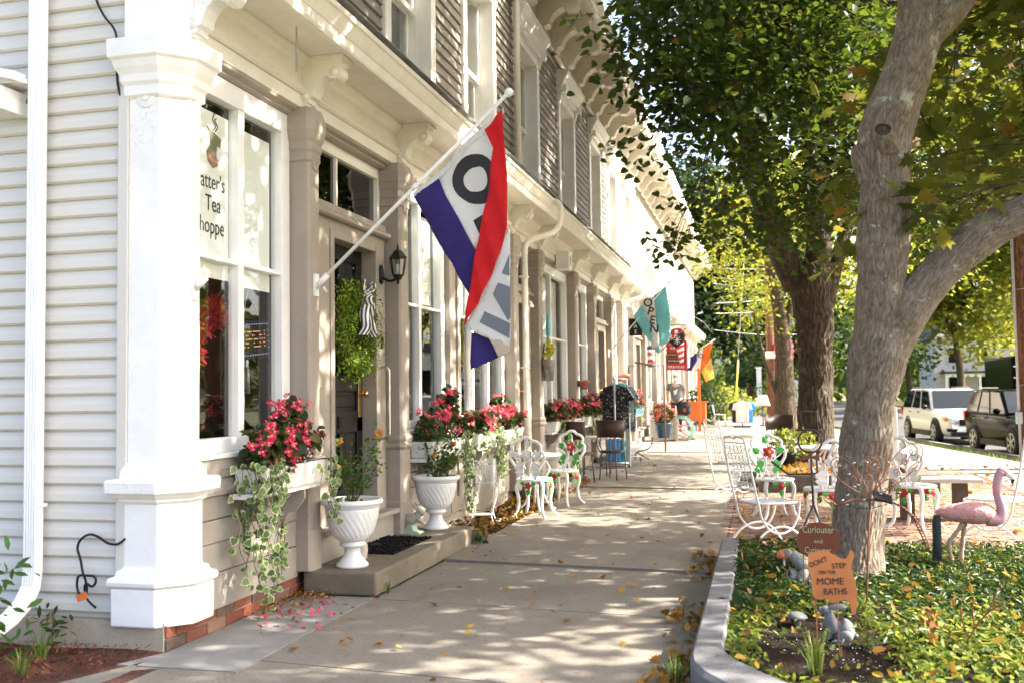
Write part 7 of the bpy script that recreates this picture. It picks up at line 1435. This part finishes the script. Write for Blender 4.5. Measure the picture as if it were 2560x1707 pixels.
T = thing('white_house', 'white house with a dark gabled roof and scalloped porch behind the trees', 'house', (21, 96, -.45)); MB().box(-6, 6, 0, 9, 0, 6).build('wall', paint('house_white', (.6, .58, .54)), T); RF = simple('slate_roof', (.05, .055, .08), None, 5, .8, .3)
MB().prism([(-6.5, 6), (-3, 10.5), (.5, 6)], 'xz', -.4, 9.4).build('roof', RF, T); MB().prism([(0, 6), (3.2, 9), (6.4, 6)], 'xz', -.3, 9.4).build('roof', RF, T); MB().prism([(-6, 6.02), (-3, 9.8), (0, 6.02)], 'xz', -.42, -.38).build('gable', CREAM, T)
for x in (-4.4, -2, 2, 4.2):
    for z in (1.2, 3.8): w_ = MB().box(x - .5, x + .5, -.06, .04, z, z + 1.5).build('window', FROST, T); MB().box(x - .42, x + .42, -.08, -.055, z + .08, z + 1.42).build('pane', GLASSC, w_)
MB().box(-5.6, 5.6, -2.4, 0, 2.9, 3.1).build('porch_roof', RF, T); MB().box(-5.6, 5.6, -2.4, 0, 0, .5).build('porch_floor', WOODG, T)
for x in (-5.4, -2.7, 0, 2.7, 5.4): MB().box(x - .09, x + .09, -2.35, -2.17, .5, 2.9).build('porch_post', FROST, T)
mm = MB()
for i in range(18): mm.prism([(-5.5 + i * .61 + .3 + .3 * cos(a), 2.9 + .3 * sin(a)) for a in np.linspace(pi, 2 * pi, 8)], 'xz', -2.34, -2.28)
mm.build('scallop_trim', FROST, T)
n = 4000; yy = 14 + 46 * rng.random(n) ** 1.3; rx = np.array([road_x(v) for v in yy]); xx = rx - .25 - 1.6 * rng.random(n) ** 1.5; P = np.stack([xx, yy, np.array([ground_h(a, b) for a, b in zip(xx, yy)])], 1)
o = leafmesh('verge_grass', GRASS, None, P, rng.normal(size=(n, 3)) * .2 + [0, -1, .2], rng.uniform(.06, .13, n), [(0, -.06, 0), (.6, -.05, .05), (1, .1, .2), (.6, .05, .05), (0, .06, 0)], [(0, 1, 2, 3, 4)], roll=rng.normal(size=(n, 3)) * .4 + [0, 0, 1]); tag(o, 'dry grass strip along the road edge', 'grass', kind='stuff')
# ---------------------------------------------------------------- trees
def crown_pts(blobs, dens, cl=10, spread=.2, flat=.55):
    P = []; N = []; 
    for c, r, *k in blobs:
        r = r if isinstance(r, tuple) else (r, r, r * .9)
        n = max(4, int(dens * (k[0] if k else 1) * 4.19 * r[0] * r[1] * r[2]))
        q, d = blob(c, r, n); 
        for i in range(cl):
            o = rng.normal(size=(n, 3)) * spread * np.array([1, 1, flat]); P.append(q + o)
            N.append(np.array([0, 0, 1.0]) + rng.normal(size=(n, 3)) * .55 + d * .25)
    return np.concatenate(P), np.concatenate(N)
def limb(mb, pts, r0, r1, n=10, k=4, wob=.0):
    P = smooth(pts, k); m_ = len(P); mb.tube(P, [r0 + (r1 - r0) * (i / (m_ - 1)) for i in range(m_)], n)
def twigs(mb, blobs, src, r=.035, sub=4, reach=.9):
    for c, rr, *k in blobs:
        rr = rr if not isinstance(rr, tuple) else rr[0]; s = min(src, key=lambda p: (Vector(p) - Vector(c)).length); s = Vector(s); c_ = Vector(c)
        mid = s.lerp(c_, .5) + Vector((random.uniform(-.15, .15), random.uniform(-.15, .15), .12)) * max(.6, rr)
        r0 = r; r = r * (.4 if rr < .6 else 1); limb(mb, [s, mid, c_], r, r * .35, 7)
        for i in range(sub):
            e = c_ + Vector((random.gauss(0, .6), random.gauss(0, .6), random.gauss(0, .35))) * rr * reach; st = mid.lerp(c_, random.random())
            limb(mb, [st, st.lerp(e, .5) + Vector((0, 0, .08 * rr)), e], r * .3, .005, 5, 3)
        r = r0
# --- the near maple
kM = .924
def mt(X, Z, y=7.3): return Vector((X * kM, y, (Z - 1.4) * kM + 1.4))
T = thing('maple_tree', 'grey-barked maple with lichen, a forked trunk and a low limb reaching over the patio', 'tree', (.6, 7.3, 0))
m = MB(); tr = [(.60, -.12, .30), (.62, .0, .265), (.64, .12, .235), (.67, .39, .205), (.72, .87, .19), (.79, 1.36, .198), (.86, 1.75, .215), (.89, 2.18, .188), (.92, 2.67, .183), (.94, 3.15, .195), (.955, 3.32, .205), (1.0, 3.47, .195), (1.12, 3.78, .172), (1.19, 4.0, .18), (1.21, 4.31, .14), (1.17, 4.81, .13), (1.1, 5.8, .11), (1.0, 7.4, .07), (1.1, 9, .03)]
trunk = bark_tube('trunk', [mt(a, b) for a, b, r in tr], [kM * r * .95 for a, b, r in tr], BARK_MR, T, 190, .010, .009, 48, .22, .03)
tx = bpy.data.textures.new('bark_lumps', 'CLOUDS'); tx.noise_scale = .11; tx.noise_depth = 3
def lumps(o, st=.03):
    d = o.modifiers.new('d', 'DISPLACE'); d.texture = tx; d.strength = st; d.mid_level = .5; d.texture_coords = 'GLOBAL'
LM = [(.86, 1.68), (.98, 1.86), (1.17, 2.10), (1.42, 2.36), (1.69, 2.56), (2.02, 2.70), (2.6, 2.98)]
pts = [mt(a, b) for a, b in LM] + [Vector((3.3, 7.0, 3.6)), Vector((4.3, 6.8, 4.6)), Vector((5.2, 6.5, 5.8))]
bark_tube('low_limb', pts, [kM * r for r in np.interp(np.linspace(0, 1, 10), [0, .15, .3, .6, 1], [.2, .175, .15, .125, .04])], BARK_MR, T, 140, .012, .009, 60, .17, .03)
m = MB(); pts = [mt(1.12, 3.72), mt(1.24, 4.0), mt(1.45, 4.22), mt(1.8, 4.62), Vector((2.3, 7.5, 5.2)), Vector((3.0, 7.9, 6.6)), Vector((3.3, 8.2, 8))]
bark_tube('upper_limb', pts, [kM * r for r in np.interp(np.linspace(0, 1, 7), [0, .3, 1], [.15, .125, .03])], BARK_MR, T, 120, .014, .009, 60, .17, .03)
# pruned branch stub
a = mt(.93, 3.22, 7.12); bark_tube('branch_stub', [a + Vector((.05, .1, -.1)), a + Vector((-.02, -.02, .02)), a + Vector((-.03, -.06, .05))], [.09, .07, .055], BARK_MR, T, 60, .012, .01, 30)
bark_tube('branch_stub', [mt(.84, 2.98, 7.3), mt(.76, 3.16, 7.28), mt(.74, 3.22, 7.28)], [.11, .07, .03], BARK_MR, T, 60, .012, .01, 30)
MAPB = [((1.6, 8.6, 4.0), .5, 1.5), ((1.9, 8.5, 3.35), .42, 1.6), ((1.62, 9.3, 3.3), .45, 1.6), ((1.65, 8.2, 2.85), .26, 1.8), ((.86, 10.6, 3.4), .42, 1.6), ((.95, 10.7, 2.85), .35, 1.6), ((1.8, 7.6, 4.05), .33, 1.5), ((1.22, 7.15, 2.62), .13, 3), ((2.3, 9.5, 3.9), .5, 1.6), ((2.5, 8.8, 3.2), .45, 1.6), ((1.3, 9.6, 4.3), .5, 1.5), ((2.0, 10.2, 3.0), .5, 1.5), ((2.7, 10.5, 3.6), .7, 1.3), ((1.7, 11, 4.4), .8, 1.2), ((2.6, 9.6, 4.7), .8, 1.2), ((1.25, 10.2, 3.6), .4, 1.5), ((3.1, 11, 4.6), .8),
        ((2.9, 8.6, 4.6), .9), ((2.2, 9.6, 5.6), 1.2), ((.9, 9.2, 5.9), .9), ((3.6, 7.2, 5.2), 1.2), ((1.2, 7, 6.2), 1.2), ((.2, 8.6, 6.4), 1.0), ((-.6, 7.6, 6.2), .9), ((2.6, 6.4, 6.4), 1.2), ((.8, 8.2, 7.6), 1.4), ((3.2, 8.6, 7.2), 1.3), ((1.2, 5.2, 5.6), .9), ((2.2, 4.6, 5.0), .9), ((3.4, 5.4, 4.8), .9), ((-.2, 6.2, 6.9), 1.0), ((4.6, 6.6, 6.3), 1.1), ((1.9, 10.8, 6.4), 1.1), ((.4, 5.0, 6.4), .9), ((3.0, 3.6, 5.2), .9), ((4.4, 5.0, 5.4), .9), ((-1.3, 5.6, 5.6), .8), ((-1.8, 8.4, 6.0), .8), ((-1.2, 9.8, 6.8), 1.0), ((-1.9, 6.6, 7.0), .9), ((.2, 10.6, 7.6), 1.2), ((0, 3.6, 6.2), .9), ((5.4, 8.2, 6.4), 1.0), ((4.3, 8.7, 4.0), .9), ((4.5, 7.3, 4.2), .8), ((5.0, 9.6, 4.9), .9), ((3.9, 10.2, 4.2), .8), ((5.6, 6.2, 5.0), .8), ((4.4, 10.8, 3.6), .9), ((5.4, 11.6, 4.3), 1.0), ((4.6, 12.6, 3.9), .9), ((6.0, 10, 4.9), 1.0), ((3.7, 11.6, 3.3), .6), ((5.9, 12.9, 5), 1.0)]
m = MB(); ends = [tuple(p) for p in pts] + [tuple(mt(a, b)) for a, b, r in tr[14:]] + [(3.3, 7, 3.6), (4.3, 6.8, 4.6), (2.0, 7.3, 2.7)]
twigs(m, MAPB, ends, .035, 4); m.build('branches', BARK_L, T, world=True)
P, N = crown_pts(MAPB, 10, 12, .19, .5); leafmesh('crown', LF_MAPLE, T, P, N, rng.uniform(.10, .19, len(P)), *L_MAPLE, roll=droop(len(P)))
# --- the linden further on
T = thing('linden_tree', 'big dark linden with a thick furrowed trunk splitting into three limbs', 'tree', (.95, 19.5, 0))
m = MB(); tr = [(.95, -.1, .52), (.95, .15, .43), (.96, .9, .385), (.97, 2.0, .37), (.97, 2.7, .40), (.93, 3.3, .46), (.85, 3.7, .40)]
bark_tube('trunk', [(a, 19.5, b) for a, b, r in tr], [r * .85 for a, b, r in tr], BARK_LR, T, 160, .02, .03, 20, .18, .05)
m = MB(); limb(m, [(.72, 19.5, 3.3), (.37, 19.4, 4.13), (0, 19.2, 5.24), (-.29, 18.7, 6.79), (-.6, 18, 8.1), (-.8, 17, 9.5)], .3, .07, 16); limb(m, [(1.0, 19.5, 3.3), (1.09, 19.5, 4.2), (1.08, 19.3, 5.43), (1.18, 19, 7.5), (1.2, 18.5, 9.5)], .28, .08, 16)
limb(m, [(1.2, 19.5, 3.0), (1.42, 19.6, 3.8), (1.65, 19.8, 4.5), (1.9, 20, 5.8), (2.3, 20.5, 7.5)], .16, .05, 12); limb(m, [(0, 19.2, 5.24), (-.4, 17.5, 5.6), (-.6, 15.5, 5.5), (-1.0, 13.6, 5.6)], .12, .03, 10); limb(m, [(1.08, 19.3, 5.4), (.8, 17.5, 5.9), (.6, 15.5, 6.1), (.3, 13.5, 6.6)], .13, .03, 10)
o = m.build('limbs', BARK_L, T, world=True); lumps(o, .05)
LINB = [((-1.29, 13, 5.84), .86), ((-1.85, 12.6, 6.05), .42, .8), ((-.5, 14, 5.3), 1.1), ((.42, 15, 6.1), 1.3), ((.8, 16, 4.9), 1.05), ((-.76, 15, 4.15), .5, .8), ((-1.05, 15, 3.62), .26, .8), ((-1.3, 14.8, 3.5), .16, .8), ((.13, 17, 4.45), .85), ((1.24, 16, 6.8), .9), ((-1.37, 13.5, 4.75), .45, .8), ((-.7, 13, 6.5), .85), ((-1.5, 12.6, 5.3), .42, .8), ((1.5, 17.5, 4.6), .8), ((1.8, 16.5, 5.6), .9), ((-.2, 14.6, 4.5), .6), ((.9, 17.5, 3.9), .6), ((.2, 16.2, 3.9), .5), ((1.5, 15.5, 4.3), .6), ((-.9, 13.6, 5.2), .6), ((0, 13.2, 5.9), .8), ((.9, 14, 5.3), .8), ((1.3, 13.4, 6.2), .8),
        ((0, 14, 7.8), 1.5), ((-1.3, 14, 7.6), 1.1), ((1.6, 15, 8.2), 1.5), ((.4, 18, 7.5), 1.7), ((2.4, 18.5, 6.8), 1.5), ((-.9, 17, 7.6), 1.3), ((1, 12.4, 7.4), 1.1), ((.6, 20, 9.5), 1.9), ((2.2, 21, 8), 1.6), ((-.6, 20.5, 7.8), 1.3), ((.2, 16, 9.6), 1.6), ((2.4, 16.2, 6.9), 1.0), ((4.0, 16, 5.4), 1.3), ((4.6, 19, 6), 1.5), ((5, 14, 6.4), 1.2), ((4, 22, 5.8), 1.5), ((5.6, 17, 7.2), 1.4), ((3.4, 20.5, 4.6), 1.0), ((3.6, 13.2, 5.6), .9)]
m = MB(); twigs(m, LINB, [(-.29, 18.7, 6.79), (-.4, 17.5, 5.6), (-.6, 15.5, 5.5), (-1, 13.6, 5.6), (.8, 17.5, 5.9), (.6, 15.5, 6.1), (.3, 13.5, 6.6), (1.1, 19.3, 5.4), (1.9, 20, 5.8), (1.2, 18.5, 9)], .035, 5); m.build('branches', BARK_L, T, world=True)
P, N = crown_pts(LINB, 15, 14, .22, .55); leafmesh('crown', LF_LINDEN, T, P, N, rng.uniform(.085, .135, len(P)), *L_HEART, roll=droop(len(P)))
# --- third street tree
T = thing('street_tree', 'slender street tree behind the big linden trunk, its leaves lit yellow-green', 'tree', (.62, 30, 0))
m = MB(); limb(m, [(.62, 30, -.1), (.62, 30, 1.5), (.58, 30, 3.2), (.3, 29.8, 5), (.1, 29.5, 7)], .36, .08, 14); limb(m, [(.6, 30, 2.6), (.9, 30, 4), (1.3, 30, 5.5)], .16, .05, 10); limb(m, [(.4, 30, 1.2), (.05, 29.5, 2.3), (-.2, 29, 3.5)], .07, .03, 8); m.build('trunk', BARK_L, T, world=True)
B3 = [((-.9, 31, 4.4), .9), ((-1.1, 34, 5.6), 1.1), ((-.6, 36, 4.2), 1.0), ((.2, 38, 5.2), 1.4), ((5, 31, 5.4), 1.5), ((5.2, 35, 7), 1.6), ((4.4, 39, 5.4), 1.6), ((2.6, 41, 6), 1.6), ((2.6, 25, 6.2), 1.5), ((1.4, 24, 7.6), 1.5), ((3.2, 32, 6.6), 1.6), ((3.6, 36, 6), 1.6), ((1.5, 35, 7), 1.6), ((4.2, 27.5, 7.4), 1.6), ((-.45, 27, 4.7), 1.1), ((.15, 30, 3.9), 1.1), ((-.9, 29, 5.6), 1.0), ((.4, 28, 6.2), 1.5), ((1.6, 30, 5.4), 1.4), ((-.5, 31, 6.8), 1.5), ((1.2, 31, 7.6), 1.7), ((-.4, 30, 3.1), .6), ((2.3, 29, 4.2), 1.0), ((1.3, 28.5, 3.9), .7), ((0, 28, 8), 1.4)]
P, N = crown_pts(B3, 4.2, 12, .3, .6); leafmesh('crown', LF_YEL, T, P, N, rng.uniform(.12, .19, len(P)), *L_OVAL, roll=droop(len(P)))
def big_tree(name, label, loc, blobs, trunk, leaf, dens, size, group=None, r=.35):
    T = thing(name, label, 'tree', loc, group=group); m = MB(); limb(m, [Vector(loc) + Vector((0, 0, -.6))] + [Vector(p) for p in trunk], r, r * .35, 10)
    for c, rr, *k in blobs[:6]: limb(m, [Vector(trunk[0]).lerp(Vector(trunk[-1]), .6), Vector(trunk[-1]).lerp(Vector(c), .5), c], r * .4, .04, 7)
    m.build('trunk', BARK_L, T, world=True); P, N = crown_pts(blobs, dens, 10, .55, .7); leafmesh('crown', leaf, T, P, N, rng.uniform(size[0], size[1], len(P)), *L_QUAD, roll=droop(len(P))); return T
big_tree('roadside_tree', 'yellow-green tree across the road behind the white car', (13.5, 76, 0), [((13, 76, 9.5), 3.6), ((11.5, 78, 7.6), 2.6), ((15.6, 76, 7.2), 2.8), ((13.2, 75, 6.2), 2.2), ((16.2, 77, 11), 3.4), ((10.6, 78, 10.8), 3), ((13.5, 78, 13), 4), ((17.5, 80, 7.5), 2.6), ((9, 80, 7), 2.4), ((16.6, 84, 5.2), 2.4), ((19.6, 88, 6.8), 3)], [(13.6, 76, 1.5), (13.4, 76, 4), (13, 76, 7)], LF_YEL, 1.5, (.32, .55))
big_tree('roadside_tree', 'bright tree overhanging the road beside the utility pole', (16.5, 64, 0), [((14.6, 64, 7.4), 2.4), ((14.5, 63, 10.4), 2.8), ((16.5, 64, 9), 3), ((13.2, 64, 9.4), 1.8), ((17, 64, 12.5), 3.4), ((13.4, 65, 12.4), 2.6)], [(16.4, 64, 2), (16, 64, 6)], LF_YEL, 1.5, (.28, .45))
big_tree('roadside_tree', 'darker tree low behind the white car, left of its roof', (11.4, 84, 0), [((11, 84, 4.8), 2.6), ((9.2, 86, 6.2), 3), ((12.5, 86, 3.6), 1.8), ((8.6, 84, 10.2), 3.4)], [(11.2, 84, 2), (11, 84, 4)], LF_LINDEN, .7, (.3, .5))
big_tree('evergreen_tree', 'tall dark tree past the far end of the building', (-3.5, 66, 0), [((-3.4, 64, 6.4), 3.2), ((-2.6, 66, 10.2), 3.4), ((-4.5, 66, 13), 4), ((-1.2, 68, 7.5), 2.6), ((-1.0, 66, 4.0), 1.8), ((-4.8, 64, 4), 2), ((-.6, 62, 2.4), 1.6)], [(-3.5, 66, 3), (-3.5, 66, 8)], LF_DARK, 1.8, (.35, .6))
big_tree('evergreen_tree', 'dark shade tree over the distant sidewalk', (1.0, 72, 0), [((.6, 70, 7), 3), ((2.4, 72, 5.2), 2.2), ((-.4, 70, 10.5), 3.4), ((3.2, 74, 8.5), 3), ((1, 72, 14), 4), ((1.5, 68, 3.4), 1.5), ((4.4, 70, 4.6), 2)], [(1, 72, 3), (1, 72, 7)], LF_DARK, 1.8, (.35, .6))
for i, (x, y) in enumerate(((21, 6), (22, 17), (21, 29), (22, 42))):
    big_tree('opposite_tree', ['tree across the road mirrored in the nearest upstairs window', 'tree across the road mirrored in the second upstairs window', 'tree across the road mirrored in the middle upstairs windows', 'tree across the road mirrored in the far upstairs windows'][i], (x, y, 0), [((x, y, 7), 3.4), ((x - 1.4, y + 2.5, 5.4), 2.4), ((x + 1, y - 2.4, 5.8), 2.6), ((x, y, 10), 2.6)], [(x, y, 2), (x, y, 5)], LF_YEL, .4, (.4, .6), 'trees across the road')
# distant trees that read as one mass
n = 16000; a = rng.uniform(-1.25, 1.3, n); d = rng.uniform(110, 150, n); P = np.stack([d * np.sin(a), d * np.cos(a), rng.random(n) ** .8 * (8 + 4 * np.sin(a * 17) + 3 * np.sin(a * 41))], 1)
o = leafmesh('treeline', LF_LINDEN, None, P, rng.normal(size=(n, 3)), rng.uniform(1.2, 2.6, n), *L_QUAD); tag(o, 'distant band of trees closing the street', 'trees', kind='stuff')
